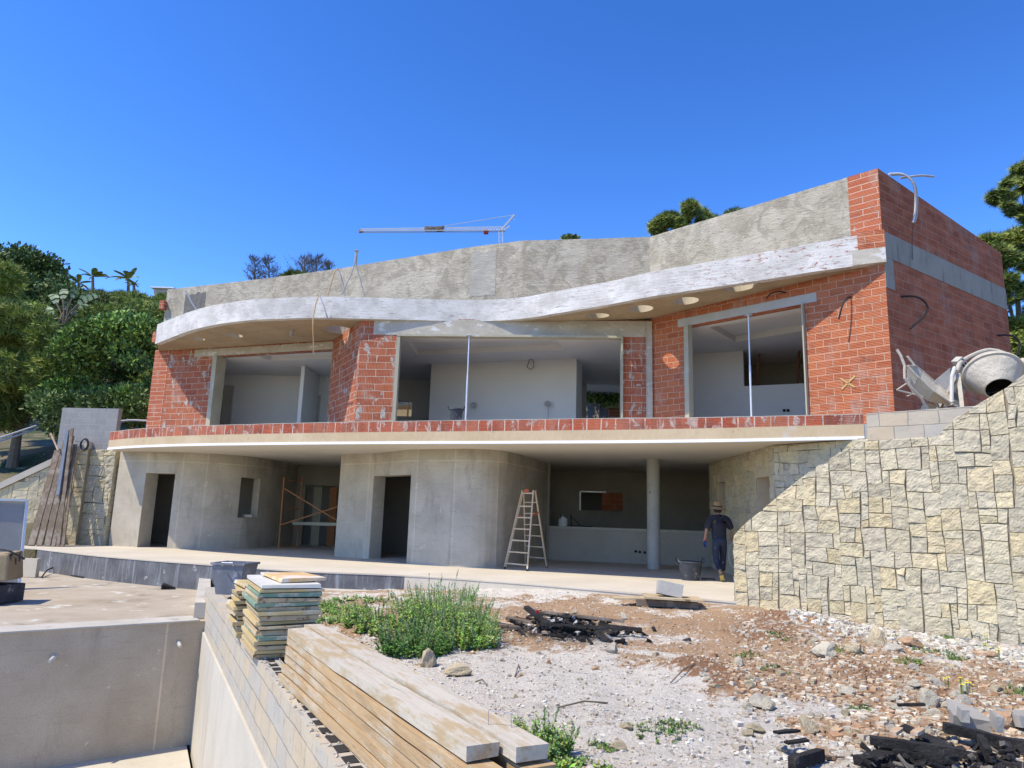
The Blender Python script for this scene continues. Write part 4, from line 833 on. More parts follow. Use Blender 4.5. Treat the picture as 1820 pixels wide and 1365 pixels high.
# step ladder
t = thing('step_ladder', 'wooden double step ladder with orange straps standing on the shaded terrace', 'ladder', (.5, 18.6, 0))
fl0, fl1 = atz(897, 1011, .0), atz(937, 1015, .0); tp0, tp1 = at(929, 872, 18.7), at(948, 872, 18.45); tp1.z = tp0.z
bk1 = atz(972, 1009, .0); bk0 = bk1+Vector((-.55, .55, 0))
mb = MB(); mb.bar(fl0, tp0, .035, .06); mb.build('front_rail', M['wood_ladder'], t); mb = MB(); mb.bar(fl1, tp1, .035, .06); mb.build('front_rail', M['wood_ladder'], t)
b0, b1 = tp0+Vector((.03, .05, 0)), tp1+Vector((.05, .02, 0)); mb = MB(); mb.bar(bk0, b0, .035, .05); mb.build('rear_rail', M['wood_ladder'], t); mb = MB(); mb.bar(bk1, b1, .035, .05); mb.build('rear_rail', M['wood_ladder'], t)
for i in range(7):
    k = .06+.145*i; mb = MB(); mb.bar(fl0.lerp(tp0, 1-(k if i else .035)), fl1.lerp(tp1, 1-(k if i else .035)), .03, .035); mb.build('rung', M['wood_ladder'], t)
for i in range(6):
    k = .15+.145*i; mb = MB(); mb.bar(bk0.lerp(b0, 1-k), bk1.lerp(b1, 1-k), .03, .03); mb.build('rear_rung', M['wood_ladder'], t)
for q in (fl0, fl1, bk0, bk1): mb = MB(); mb.box(q+Vector((0, 0, .025)), (.055, .07, .05)); mb.build('rubber_foot', M['cable'], t)
om = surf('orange red strap', (.55, .10, .04), (.65, .14, .06), 8, bump=0)
mb = MB(); mb.box(tp0.lerp(tp1, .35)+Vector((0, -.03, .0)), (.11, .06, .07)); mb.build('strap', om, t)
mb = MB(); mb.bar(fl0.lerp(tp0, .66), fl0.lerp(tp0, .70)+Vector((.08, 0, -.05)), .02, .04); mb.build('strap', om, t); mb = MB(); mb.bar(fl1.lerp(tp1, .68), bk1.lerp(b1, .72), .02, .04); mb.build('strap', om, t)
# scaffold in the left bay
t = thing('scaffold', 'orange rusty scaffold frame with crossed braces in the shaded left bay', 'scaffold', (-7.6, 24.5, 0))
Y = 24.3; P_ = lambda px, py, Y=Y: at(px, py, Y)
for (a, b) in (((505, 848), (494, 969)), ((537, 848), (527, 967))):
    A_ = P_(*a, 24.3 if a[0] < 520 else 25.4); Bz = A_.copy(); Bz.z = 0; Bz.x += .02; mb = MB(); mb.tube([Bz, A_], .024, 8); mb.build('post', M['rust'], t)
A_ = P_(505, 848, 24.3); B_1 = P_(537, 848, 25.4)
for f in (.03, .55, .95): mb = MB(); a = A_.copy(); b = B_1.copy(); a.z *= f; b.z *= f; mb.tube([a, b], .018, 7); mb.build('rung', M['rust'], t)
for z0, z1 in (((.85), (.40)), ((.33), (.62))):
    mb = MB(); a = A_.copy(); a.z *= z0; b = P_(606, 900, 23.6); b.z = A_.z*z1; mb.tube([a, b], .02, 7); mb.build('brace', M['rust'], t)
a, b = P_(520, 930, 25.2), P_(602, 932, 24.0); mb = MB(); mb.bar(a, b, .04, .10); mb.build('plank', M['jamb'], t)
# clutter on the window sill and counter
p = Vector((-8.55, 24.05, 1.02)); mb = MB(); mb.box((-8.60, 23.85, 1.06), (.32, .2, .09), (0, 0, R(-50))); tag(mb.build('concrete_offcut', M['conc_light']), 'pale concrete offcut lying on the sill of the small lower window', 'block')
t = thing('canister', 'white plastic canister standing at the left end of the kitchen counter', 'canister', (1.75, 22.95, 1.05)); mb = MB(); mb.lathe([(0, 0), (.14, 0), (.145, .2), (.12, .28), (.05, .33), (.05, .37), (0, .37)], (1.75, 22.9, 1.047), n=16); mb.build('body', surf('white plastic', (.6, .6, .58), (.66, .66, .64), 5, rough=.5), t); mb = MB(); mb.tube([(1.64, 22.8, 1.30), (1.68, 22.75, 1.39), (1.78, 22.75, 1.39), (1.82, 22.8, 1.30)], .015, 6); mb.build('handle', M['cable'], t)
mb = MB(); mb.box((2.25, 22.95, 1.062), (.85, .3, .03)); tag(mb.build('dark_mat', M['cable']), 'flat black sheet on the left end of the counter', 'sheet')
t = thing('hand_tool', 'dark upright tool leaning over the counter beside the canister', 'tool', (2.05, 22.9, 1.08)); mb = MB(); mb.tube([(2.02, 22.95, 1.08), (2.0, 23.0, 1.42)], .02, 6); mb.build('shaft', M['cable'], t); mb = MB(); mb.bar((2.0, 23.0, 1.36), (2.3, 23.0, 1.09), .02, .02); mb.build('stay', M['cable'], t)
# cable loops on eave and parapet
def loop(name, lab, pts, mats, r=.017, cat='conduit', group='conduit loops on the eave'):
    t = thing(name, lab, cat, pts[0][0], group)
    for k, (pp_, m_) in enumerate(zip(pts, mats)):
        mb = MB(); mb.tube(catmull([Vector(p) for p in pp_], .08), r, 7); mb.build('conduit', M[m_], t)
    return t
def PP(l, Y): return [at(x, y, Y) if len(q) == 2 else at(x, y, q[2]) for q in l for x, y in [q[:2]]]
loop('conduit_loop', 'arched tan and grey conduit sprouting from the eave, left one with the yellowish front leg', [PP([(583, 524), (588, 505), (594, 486), (600, 476)], 19.2), PP([(600, 476), (605, 488), (610, 506), (613, 525)], 19.3)], ['cable_tan', 'cable_grey'])
loop('conduit_loop', 'tall crossed grey conduit pair on the eave beside the thin roof post', [PP([(607, 524), (617, 503), (627, 480), (631, 464)], 19.3), PP([(631, 464), (634, 475), (641, 500), (648, 526)], 19.3)], ['cable_grey', 'cable_grey'])
loop('conduit_loop', 'yellowish conduit arching over the fascia and hanging down below the soffit', [PP([(557, 628, 18.9), (557, 605, 18.7), (556, 580, 18.2), (558, 556, 18.18), (563, 534, 18.2), (568, 524, 18.25)], 18), PP([(568, 524, 18.25), (574, 540, 18.18), (580, 558, 18.15), (583, 568, 18.2)], 18)], ['cable_tan', 'cable_grey'])
loop('conduit_loop', 'grey conduit bent over the left end of the parapet', [PP([(329, 517), (336, 527), (342, 540), (349, 550)], 22.0)], ['cable_grey'], r=.03)
a = at(632, 470, 21.5); t = thing('roof_post', 'thin grey post standing up behind the parapet beside the crossed conduits', 'post', (a.x, a.y, 8.0)); mb = MB(); mb.tube([(a.x, a.y, 7.0), (a.x, a.y, at(632, 446, 21.5).z)], .045, 8); mb.build('post', M['conc'], t); mb = MB(); mb.box((a.x, a.y, at(632, 446, 21.5).z+.01), (.12, .12, .03)); mb.build('cap', M['cable_grey'], t)
q = C-d_r*.35
sidep = lambda px, py, off=.06: onp(px, py, C, D)+Vector(((D-C).normalized().y*off, -(D-C).normalized().x*off, 0))
t = thing('conduit_bundle', 'bundle of white corrugated conduits bent over the right hand parapet corner', 'conduit', sidep(1600, 330), 'conduits on the side wall')
for k, (dx, dy) in enumerate(((0, 0), (3, 2))):
    mb = MB(); mb.tube(catmull([sidep(1580+dx, 309+dy, .0), sidep(1592+dx, 314+dy, .15), sidep(1604+dx, 331+dy, .22), sidep(1612+dx, 355+dy, .18), sidep(1616+dx, 382+dy, .12), sidep(1614+dx, 398, .1)], .1), .021, 8); mb.build('conduit', surf('white conduit', (.58, .60, .62), (.66, .67, .68), 5, rough=.5) if k == 0 else M['cable_grey'], t)
mb = MB(); mb.tube(catmull([sidep(1596, 318, .05), sidep(1610, 321, .3), sidep(1622, 327, .45)], .1), .024, 8); mb.build('conduit', M['cable_grey'], t)
mb = MB(); mb.tube(catmull([sidep(1615, 398, .1), sidep(1616, 415, .06), sidep(1618, 462, .04)], .2), .008, 5); mb.build('thin_wire', M['cable'], t)
t = thing('black_hose', 'black hose bent out of the upper right brick wall near its left edge', 'hose', sidep(1601, 527), 'conduits on the side wall'); mb = MB(); mb.tube(catmull([sidep(1601, 527, 0), sidep(1610, 531, .2), sidep(1618, 545, .32), sidep(1620, 562, .3), sidep(1609, 586, .1)], .08), .022, 7); mb.build('hose', M['cable'], t)
t = thing('black_hose', 'black hose end sticking out of the side wall above the concrete mixer', 'hose', sidep(1772, 596), 'conduits on the side wall'); mb = MB(); mb.tube(catmull([sidep(1772, 596, 0), sidep(1780, 599, .2), sidep(1787, 612, .3), sidep(1789, 634, .25)], .08), .024, 7); mb.build('hose', M['cable'], t)
rp = lambda px, py, off: onp(px, py, J, C)+Vector((n_r.x*off, n_r.y*off, 0))
t = thing('black_hose', 'black cable hooked out of the sunlit brick wall right of the opening', 'hose', rp(1512, 528, 0)); mb = MB(); mb.tube(catmull([rp(1513, 528, -.02), rp(1510, 531, .12), rp(1505, 548, .24), rp(1500, 572, .28)], .06), .018, 7); mb.build('hose', M['cable'], t)
t = thing('black_hose', 'black cable drooping from the mortar above the right hand opening', 'hose', rp(1395, 522, 0)); mb = MB(); mb.tube(catmull([rp(1397, 520, 0), rp(1388, 521, .15), rp(1376, 526, .2), rp(1369, 535, .2)], .06), .016, 7); mb.build('hose', M['cable'], t)
# pipe stub in the soffit
t = thing('pipe_stub', 'short grey pipe stub poking down through the left soffit', 'pipe', at(519, 588, 19.9)); p = at(519, 586, 19.9); mb = MB(); mb.tube([(p.x, p.y, 6.45), (p.x, p.y, 6.22)], .06, 12); mb.build('pipe', M['cable_grey'], t)
# ---------------------------------------------------------------- right: wheelbarrow and mixer on the fill
G = 2.98
t = thing('wheelbarrow', 'dusty cement grey wheelbarrow tipped up on its nose against the side wall', 'wheelbarrow', (6.6, 11.3, G))
Yw = 11.25; w_ = lambda px, py, dy=0: at(px, py, Yw+dy)
mb = MB()   # tray: open tub between rim quads
rimL = [w_(1613, 650, -.22), w_(1632, 670, -.25), w_(1660, 696, -.25), w_(1690, 716, -.2)]; rimR = [w_(1628, 650, .35), w_(1640, 660, .38), w_(1668, 684, .38), w_(1697, 712, .3)]
botL = [w_(1613, 672, -.05), w_(1624, 694, -.08), w_(1650, 712, -.08), w_(1688, 719, -.05)]; botR = [w_(1622, 664, .25), w_(1634, 682, .28), w_(1660, 703, .28), w_(1694, 717, .22)]
def lerpg(a, b, n_): return [[p.lerp(q, k/n_) for k in range(n_+1)] for p, q in zip(a, b)]
sh = []
for k in range(4): sh.append([rimL[k], botL[k], botR[k], rimR[k]])
for k in range(3):
    for j in range(3): mb.poly([sh[k][j], sh[k+1][j], sh[k+1][j+1], sh[k][j+1]])
mb.poly([sh[0][0], sh[0][1], sh[0][2], sh[0][3]]); o = mb.build('tray', M['cement_metal'], t); so = o.modifiers.new('s', 'SOLIDIFY'); so.thickness = .012
mb = MB(); mb.tube(rimL+rimR[::-1]+[rimL[0]], .013, 7); mb.build('rim', M['cement_metal'], t)
mb = MB(); mb.tube(catmull([w_(1594, 621, -.3), w_(1601, 632, -.32), w_(1608, 650, -.32), w_(1608, 672, -.32), w_(1620, 690, -.3), w_(1638, 708, -.25), w_(1648, 727, -.2)], .1), .022, 8); mb.build('frame_tube', M['cement_metal'], t)
mb = MB(); mb.tube(catmull([w_(1612, 633, .5), w_(1622, 645, .5), w_(1628, 655, .5), w_(1640, 680, .45), w_(1662, 712, .3), w_(1670, 727, .25)], .1), .020, 8); mb.build('frame_tube', M['cement_metal'], t)
mb = MB(); mb.tube([w_(1594, 693, -.1), w_(1612, 681, -.2), w_(1622, 682, 0)], .012, 6); mb.tube([w_(1594, 693, -.1), w_(1618, 699, -.15), w_(1640, 705, -.15)], .014, 6); mb.tube([w_(1612, 681, .1), w_(1625, 700, .0), w_(1612, 704, .1)], .010, 6); mb.build('leg_frame', M['cement_metal'], t)
wc = w_(1652, 727, .1); wc.z = G+.17; mb = MB(); mb.lathe([(.10, -.03), (.16, -.04), (.19, 0), (.16, .04), (.10, .03), (.10, -.03)], wc, axis=(.45, -1, .1), n=24); mb.build('tyre', M['cement_metal'], t); mb = MB(); mb.lathe([(0, -.012), (.11, -.01), (.11, .01), (0, .012)], wc, axis=(.45, -1, .1), n=16); mb.build('rim_disc', M['steel'], t)
t = thing('hoop', 'bent metal hoop lying on the block wall below the wheelbarrow', 'hoop', (6.9, 11, G)); mb = MB(); mb.tube([w_(1678, 727), w_(1683, 721), w_(1692, 719), w_(1701, 722), w_(1704, 727)], .014, 7); mb.build('hoop', M['cement_metal'], t)
t = thing('concrete_mixer', 'cement crusted concrete mixer with its black drum mouth tilted down over the stone wall', 'cement mixer', (8.0, 11.6, G))
ax = Vector((-.20, -.62, -.76)).normalized(); bc = at(1764, 664, 11.35); SC = .9; dm_ = surf('cement coated drum', (.43, .39, .31), (.58, .53, .44), 3, rough=.95, bump=1., bsc=9, bd=.04, layers=[((1, 1, 1), 2.5, .60, .66, (.42, .38, .31)), ((1, 1, 1), 9, .66, .69, (.33, .30, .26))])
mb = MB(); mb.lathe([(r*SC, h*SC) for r, h in [(.0, -.30), (.22, -.28), (.38, -.18), (.455, -.04), (.46, .03), (.40, .12), (.30, .31), (.235, .43), (.225, .44), (.215, .43), (.36, .13), (.42, .02)]], bc, ax, n=40); mb.build('drum', dm_, t, smooth=True)
mb = MB(); mb.lathe([(r*SC, h*SC) for r, h in [(.448, -.03), (.487, -.025), (.49, .025), (.452, .035)]], bc, ax, n=40); mb.build('drum_band', M['cement_metal'], t)
mb = MB(); mb.lathe([(r*SC, h*SC) for r, h in [(.43, .02), (.36, .0), (.2, -.12), (0, -.18)]], bc, ax, n=28); mb.lathe([(r*SC, h*SC) for r, h in [(.408, .06), (.352, .14), (.21, .42)]], bc, ax, n=28); mb.build('drum_inside', M['blackhole'], t)
yo = at(1766, 668, 11.5)
mb = MB(); mb.tube(catmull([at(1700, 660, 11.6), at(1712, 640, 11.75), at(1760, 622, 11.9), at(1806, 640, 11.7), at(1814, 668, 11.5)], .1), .035, 8); mb.build('yoke', M['cement_metal'], t)
mb = MB(); mb.box(at(1818, 655, 11.5), (.20, .3, .25), (.2, .1, 0), jit=.01); mb.build('gear_housing', M['cement_metal'], t, bevel=.02)
mb = MB(); mb.tube([at(1813, 650, 11.5), at(1822, 644, 11.5)], .09, 14); mb.build('axle_hub', M['cement_metal'], t)
for a, b in ((at(1815, 668, 11.5), (8.9, 11.1, G)), (at(1815, 668, 11.5), (8.9, 12.1, G)), (at(1703, 665, 11.6), (7.25, 11.25, G)), (at(1703, 665, 11.6), (7.15, 12.1, G))):
    mb = MB(); mb.bar(a, b, .06, .05); mb.build('leg', M['cement_metal'], t)
# grey motor cover / folded board beside the mixer, white pipe, brick
t = thing('metal_hood', 'dark grey folded sheet metal hood leaning between the wheelbarrow and the mixer', 'cover', (7.2, 11.9, G)); q_ = lambda px, py, Y: at(px, py, Y)
mb = MB(); A0, A1, A2, A3 = q_(1660, 677, 12.2), q_(1688, 654, 12.0), q_(1690, 722, 11.6), q_(1668, 724, 12.0); B0, B1, B2_ = q_(1711, 655, 12.1), q_(1716, 690, 12.0), q_(1708, 724, 11.7)
hm_ = surf('dull grey painted sheet', (.13, .14, .145), (.20, .20, .195), 3, bump=.3, layers=[((1, 1, 1), 5, .60, .66, (.36, .34, .31))])
mb.poly([A0, A3, A2, A1]); mb.poly([A1, A2, B2_, B1, B0]); mb.poly([A0, A1, B0]); o = mb.build('hood', hm_, t); so = o.modifiers.new('s', 'SOLIDIFY'); so.thickness = .02
mb = MB(); mb.tube([q_(1697, 653, 11.55), q_(1692, 668, 11.5), q_(1691, 720, 11.45)], .03, 8); mb.build('white_pipe', surf('chalky pipe', (.5, .5, .48), (.6, .6, .57), 6), t)
t = thing('hollow_brick', 'pale dusty hollow brick balanced on top of the grey hood beside the mixer', 'brick', q_(1709, 648, 11.8)); mb = MB(); Rb = Euler((.3, .75, .25)).to_matrix(); cb_ = q_(1709, 648, 11.8); mb.box(cb_, (.26, .16, .12), Rb); mb.build('brick', M['conc_light'], t)
mb = MB()
for i in (-1, 0, 1):
    for j in (-.5, .5): mb.box(cb_+Rb @ Vector((i*.075, -.081, j*.05)), (.05, .006, .03), Rb)
mb.build('brick_cell_shade', M['cable'], t)  # black plates paint the shade inside the brick's hollow cells
t = thing('rubble_heap', 'rags and cement lumps heaped under the mixer', 'debris', q_(1725, 722, 11.6)); mb = MB()
for i in range(26): c = q_(rnd(1700, 1745), 726, rnd(11.2, 12.0)); c.z = G+rnd(.02, .12); mb.box(c, (rnd(.05, .2), rnd(.05, .2), rnd(.04, .12)), (rnd(0, 3), rnd(0, 3), rnd(0, 3)), jit=.03)
mb.build('lumps', M['cement_metal'], t)
# ---------------------------------------------------------------- behind the house, seen through the openings
t = thing('garden_wall', 'tan block wall behind the house, seen through the right part of the middle opening', 'wall', (5, 28.5, 4.3)); mb = MB(); a = at(1020, 692, 31.3); b = at(1130, 692, 31.1); wall(mb, [(a.x, a.y), (b.x, b.y)], 4.0, a.z, .2); mb.build('blocks', M['block'], t); mb = MB(); mb.box(at(1075, 712, 31.0), (.5, .3, 1.6)); mb.build('block_pier', M['block_grey'], t)
t = thing('pallet_stack', 'small stack of yellow boards on red bricks behind the house', 'pallet', at(1092, 740, 26.5)); c = at(1092, 724, 30.2); mb = MB()
for i in range(5): mb.box(c+Vector((rnd(-.05, .05), 0, -.05+i*.06)), (.75, .6, .04), (0, 0, rnd(-.2, .2)))
mb.build('boards', surf('yellow board', (.42, .33, .13), (.52, .42, .2), 4), t); mb = MB(); mb.box(c+Vector((0, 0, -.25)), (.5, .4, .25)); mb.build('bricks', M['brick_pale'], t)
mb = MB(); a = at(690, 725, 27); slab(mb, [(-7, 30.4), (-3, 30.4), (-3, 32), (-7, 32)], 4.0, at(700, 730, 31).z); o = mb.build('sand_bank', surf('yellow sand', (.50, .40, .25), (.60, .50, .33), 3, bump=.7)); struct(o)
t = thing('fence_rail', 'brown rail on posts behind the house, seen through the left gap', 'fence', at(700, 726, 27)); mb = MB(); a, b = at(680, 724, 30), at(740, 724, 30); mb.bar(a, b, .05, .18); mb.build('rail', M['wood_old'], t); mb = MB(); a = at(726, 712, 30); mb.bar((a.x, a.y, 4), (a.x, a.y, a.z+.4), .07, .07); mb.build('post', M['wood_old'], t)
mb = MB(); a = onp(393, 690, bw0, bw1); b = onp(409, 690, bw0, bw1); mb.box(((a.x+b.x)/2, a.y+.45, 5.0), (abs(b.x-a.x), .35, 3.6)); tag(mb.build('block_pillar', M['conc_light']), 'pale sunlit block pillar seen through the gap in the left room', 'pillar')
mb = MB(); a = onp(549, 702, bw0, bw1); mb.box((a.x+.12, a.y+.55, 4.6), (.5, .3, 2.2)); tag(mb.build('block_pillar', M['conc_light']), 'pale pillar seen through the low notch at the back of the left room', 'pillar')

# ---------------------------------------------------------------- left: leaning boards, white panel, machine
t0 = [((56, 968), (103, 800), .20), ((70, 970), (118, 782), .16), ((84, 970), (127, 775), .18), ((95, 970), (134, 790), .12), ((103, 972), (128, 762), .10), ((112, 970), (133, 800), .08)]
labs = ['widest brown scaffold board, leftmost of the boards leaning on the stone pier', 'long weathered board, second from the left of the leaning boards', 'tall dark board in the middle of the leaning boards', 'narrow board right of the middle one leaning on the pier', 'tallest thin brown board leaning on the pier', 'rightmost slim batten of the leaning boards']
for i, ((a, b, w), lab) in enumerate(zip(t0, labs)):
    A_ = at(a[0], a[1], 21.9+.02*i); A_.z = .01; B__ = at(b[0], b[1], 23.05-.04*i); mb = MB(); mb.bar(A_, B__, w, .045, up=(0, -1, .3)); o = mb.build('scaffold_board', M['wood_old']); tag(o, lab, 'board', 'boards leaning on the stone pier')
mb = MB(); a, b = at(103, 880, 22.3), at(120, 765, 22.9); mb.bar(a, b, .10, .05, up=(0, -1, 0)); tag(mb.build('steel_profile', surf('blue grey steel profile', (.12, .15, .20), (.18, .21, .26), 4)), 'upright blue grey steel profile among the leaning boards', 'profile')
mb = MB(); a, b = at(103, 800, 22.6), at(90, 770, 22.9); mb.bar(a, b, .035, .035); tag(mb.build('wood_stick', M['wood_new']), 'short orange stick poking up left of the steel profile', 'stick')
t = thing('cable_coil', 'dark cable coil hanging in front of the grey block panel', 'cable', at(148, 790, 23.1)); mb = MB()
for k in range(3): c = at(149+k, 790, 23.0); mb.tube([c+Vector((math.cos(w)*.12, 0, math.sin(w)*(.16+.02*k))) for w in [2*math.pi*j/12 for j in range(13)]], .015, 6)
mb.build('coil', M['cable'], t); mb = MB(); mb.tube(catmull([at(118, 770, 23), at(132, 783, 23.05), at(145, 786, 23.0)], .1), .012, 6); mb.build('lead', M['conc_light'], t)
for (z_, lab, px) in ((0, 'upper white railing pipe on the slope left of the pier', 757), (1, 'lower white railing pipe on the slope left of the pier', 763)):
    mb = MB(); mb.tube([at(-30, px+31, 24.5), at(64, px, 26)], .035, 7); tag(mb.build('railing_pipe', M['steel']), lab, 'pipe', 'pipes on the left slope')
mb = MB(); mb.tube(catmull([at(205, 750, 25), at(230, 747, 25), at(262, 748, 25)], .2), .04, 7); tag(mb.build('grey_pipe', M['cable_grey']), 'pale pipe running behind the block panel towards the house corner', 'pipe')
t = thing('hoarding', 'large pale grey flat panel standing at the left edge of the pool deck', 'panel', (-11.5, 16, -.6)); Yp = 16.2
a = at(32, 1046, Yp); b = at(49, 891, Yp); zb = -.59; mb = MB(); TL, TR = at(-60, 893, Yp+.35), at(49, 891, Yp+.35)
pe = Vector((-.78, -.62, 0))*2.6; mb.poly([Vector((a.x, Yp, zb))+pe, (a.x, Yp, zb), (TR.x, Yp+.3, TR.z), Vector((TR.x, Yp+.3, TR.z))+pe]); o = mb.build('panel', surf('pale grey coated panel', (.25, .245, .235), (.30, .295, .285), 1.5, bump=.05), t); so = o.modifiers.new('s', 'SOLIDIFY'); so.thickness = .04
mb = MB(); mb.bar((a.x+.03, Yp-.02, zb), (TR.x+.03, Yp+.28, TR.z), .05, .06); mb.build('edge_trim', M['steel'], t); mb = MB(); mb.bar((TR.x+.03, Yp+.28, TR.z+.02), Vector((TR.x, Yp+.28, TR.z+.02))+pe, .05, .05); mb.build('edge_trim', M['steel'], t)
t = thing('site_machine', 'dusty machine with a tan cover and black base at the left picture edge', 'machine', (-10.2, 13.9, -.6)); mb = MB(); c = at(6, 1010, 14.0)
mb.box(c+Vector((-.25, 0, .0)), (.85, .8, .52), (0, R(-6), .3), jit=.02); mb.build('cover', surf('tan cover', (.28, .21, .12), (.38, .30, .19), 2, layers=[((1, 1, 1), 3, .55, .6, (.04, .04, .045))]), t, bevel=.04)
mb = MB(); mb.box((c.x-.25, c.y, -.42), (.9, .85, .34)); mb.build('base', M['black_plastic'], t, bevel=.03); mb = MB(); mb.tube(catmull([at(-5, 976, 13.6), at(18, 980, 13.6), at(44, 994, 13.7)], .1), .018, 7); mb.build('hose', M['cable'], t)
mb = MB(); c0 = onp(83, 995, (-12.2, 18.9), (-10.6, 18.6)); mb.box((-12.6, 18.95, -.36), (1.15, .12, .46), (0, 0, R(-8))); tag(mb.build('cream_slab', M['floor']), 'upright cream slab standing between the grey panel and the dark terrace wall', 'slab')
for (pts, lab) in (([(74, 1026), (85, 1019), (105, 1016), (122, 1021), (135, 1024), (148, 1026)], 'black hose loop on the deck, left end near the cream slab'), ([(182, 1029), (192, 1024), (205, 1026), (210, 1032)], 'small black hose loop lying against the dark terrace wall')):
    mb = MB(); l_ = [atz(x, y, -.575) for x, y in pts]; l_[1].z += .10; l_[2].z += .12; mb.tube(catmull(l_, .1), .02, 6); tag(mb.build('black_hose', M['cable']), lab, 'hose')
mb = MB(); c = atz(300, 1047, -.6); mb.box(c+Vector((0, 0, .04)), (.28, .22, .09), (0, .2, .4), jit=.03); tag(mb.build('stone_lump', M['char']), 'dark lump lying at the foot of the tarred wall', 'stone')
# grey tub on the wall
t = thing('mortar_tub', 'grey blue rectangular mortar tub with a metal handle behind the panel stack', 'tub', (-4.6, 12.6, -.12)); c = Vector((-4.62, 12.5, -.12)); Rz = Matrix.Rotation(R(-8), 3, 'Z')
def tubmesh(mb, c, w0, d0, w1, d1, h, th=.02):
    def ring(w, d, z): return [c+Rz @ Vector((x, y, z)) for x, y in ((-w/2, -d/2), (w/2, -d/2), (w/2, d/2), (-w/2, d/2))]
    L_ = [ring(w0, d0, 0), ring(w1, d1, h-.04), ring(w1+.05, d1+.05, h-.035), ring(w1+.05, d1+.05, h), ring(w1-.02, d1-.02, h), ring(w0-.04, d0-.04, .03)]
    for a, b in zip(L_, L_[1:]):
        for j in range(4): mb.poly([a[j], a[(j+1) % 4], b[(j+1) % 4], b[j]])
    mb.poly(L_[0][::-1]); mb.poly(L_[-1])
mb = MB(); tubmesh(mb, c, .40, .40, .56, .50, .52); mb.build('tub', M['tub'], t)
mb = MB(); hc = c+Rz @ Vector((.02, -.285, .48)); mb.tube([hc+Vector((-.09, 0, 0)), hc+Vector((-.09, -.05, .05)), hc+Vector((.09, -.05, .05)), hc+Vector((.09, 0, 0))], .012, 7); mb.build('handle', M['steel'], t)
# ================================================================ VEGETATION
def leafmesh(name, blobs, n, size, cols, mat=None, parent=None, shape='leaf', seed=1, up=.3, shell=.55, twig=None):
    rn = random.Random(seed); mb = MB(); vol = [b[3]*b[4]*b[5] for b in blobs]; tot = sum(vol)
    for b, v in zip(blobs, vol):
        c = Vector(b[:3]); k = max(4, int(n*v/tot)); tone = rn.uniform(.9, 1.4)
        for _ in range(k):
            d = Vector((rn.gauss(0, 1), rn.gauss(0, 1), rn.gauss(0, 1))).normalized(); r_ = shell+(1-shell)*rn.random()
            r_ *= .82+.36*noise.noise(c*.7+d*1.9); p = c+Vector((d.x*b[3]*r_, d.y*b[4]*r_, d.z*b[5]*r_))
            cc = rn.choice(cols); f = tone*rn.uniform(.7, 1.25); col = tuple(q*f for q in cc)
            if shape == 'needle':
                for _k in range(7):
                    dd = (d*.5+Vector((rn.gauss(0, 1), rn.gauss(0, 1), rn.gauss(0, .8)+up))).normalized(); s_ = size*rn.uniform(.6, 1.2); w = dd.orthogonal().normalized()*s_*.09
                    mb.poly([p-w, p+w, p+dd*s_], col=col)
            else:
                dd = (d*.8+Vector((rn.gauss(0, .6), rn.gauss(0, .6), rn.gauss(0, .6)+up))).normalized(); s_ = size*rn.uniform(.6, 1.25); w = dd.cross(Vector((rn.gauss(0, 1), rn.gauss(0, 1), rn.gauss(0, 1)))).normalized()*s_*.26
                m_ = p+dd*s_*.5; mb.poly([p, m_-w, p+dd*s_, m_+w], col=col)
    return mb.build(name, mat or M['leaf'], parent)
def trunkmesh(parent, base, top, r0_, r1_, limbs=(), name='trunk', mat='bark'):
    mb = MB(); base = Vector(base); top = Vector(top); mid = base.lerp(top, .5)+Vector((rnd(-.1, .1), rnd(-.1, .1), 0))*(top-base).length*.2
    mb.tube(catmull([base, mid, top], .4), [r0_+(r1_-r0_)*i/max(1, len(catmull([base, mid, top], .4))-1) for i in range(len(catmull([base, mid, top], .4)))], 9)
    mb.build(name, M[mat], parent)
    if limbs:
        mb = MB()
        for l in limbs:
            l = Vector(l[:3]); s_ = base.lerp(top, rnd(.35, .95)); pth = catmull([s_, s_.lerp(l, .5)+Vector((0, 0, rnd(-.1, .3))), l], .4); mb.tube(pth, [r1_*.8*(1-i/len(pth))+.012 for i in range(len(pth))], 6)
        mb.build('limb', M[mat], parent)
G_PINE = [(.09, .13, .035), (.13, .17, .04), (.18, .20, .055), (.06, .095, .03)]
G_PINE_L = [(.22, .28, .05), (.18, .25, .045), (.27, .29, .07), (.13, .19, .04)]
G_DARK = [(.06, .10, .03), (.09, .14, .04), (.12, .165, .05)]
G_OLE = [(.11, .19, .035), (.17, .27, .05), (.07, .12, .035), (.24, .34, .08), (.05, .09, .03)]
def blobsin(px0, px1, pyt, pyb, Y, n, r, seed, depth=2.5, topf=None, flat=.75):
    rn = random.Random(seed); out = []
    for _ in range(n):
        px = rn.uniform(px0, px1); t_ = topf(px) if topf else pyt; py = rn.uniform(t_, pyb) if rn.random() > .35 else rn.uniform(t_, t_+(pyb-t_)*.3); yy = Y+rn.uniform(-depth, depth)
        p = at(px, py, yy); rr = r*rn.uniform(.6, 1.15); q = at(px, max(py, t_+rr*FP/yy*.8), yy); out.append((q.x, q.y, q.z, rr, rr, rr*flat))
    return out
def interp(pts):
    def f(x):
        if x <= pts[0][0]: return pts[0][1]
        for (a, ya), (b, yb) in zip(pts, pts[1:]):
            if x <= b: return ya+(yb-ya)*(x-a)/(b-a)
        return pts[-1][1]
    return f
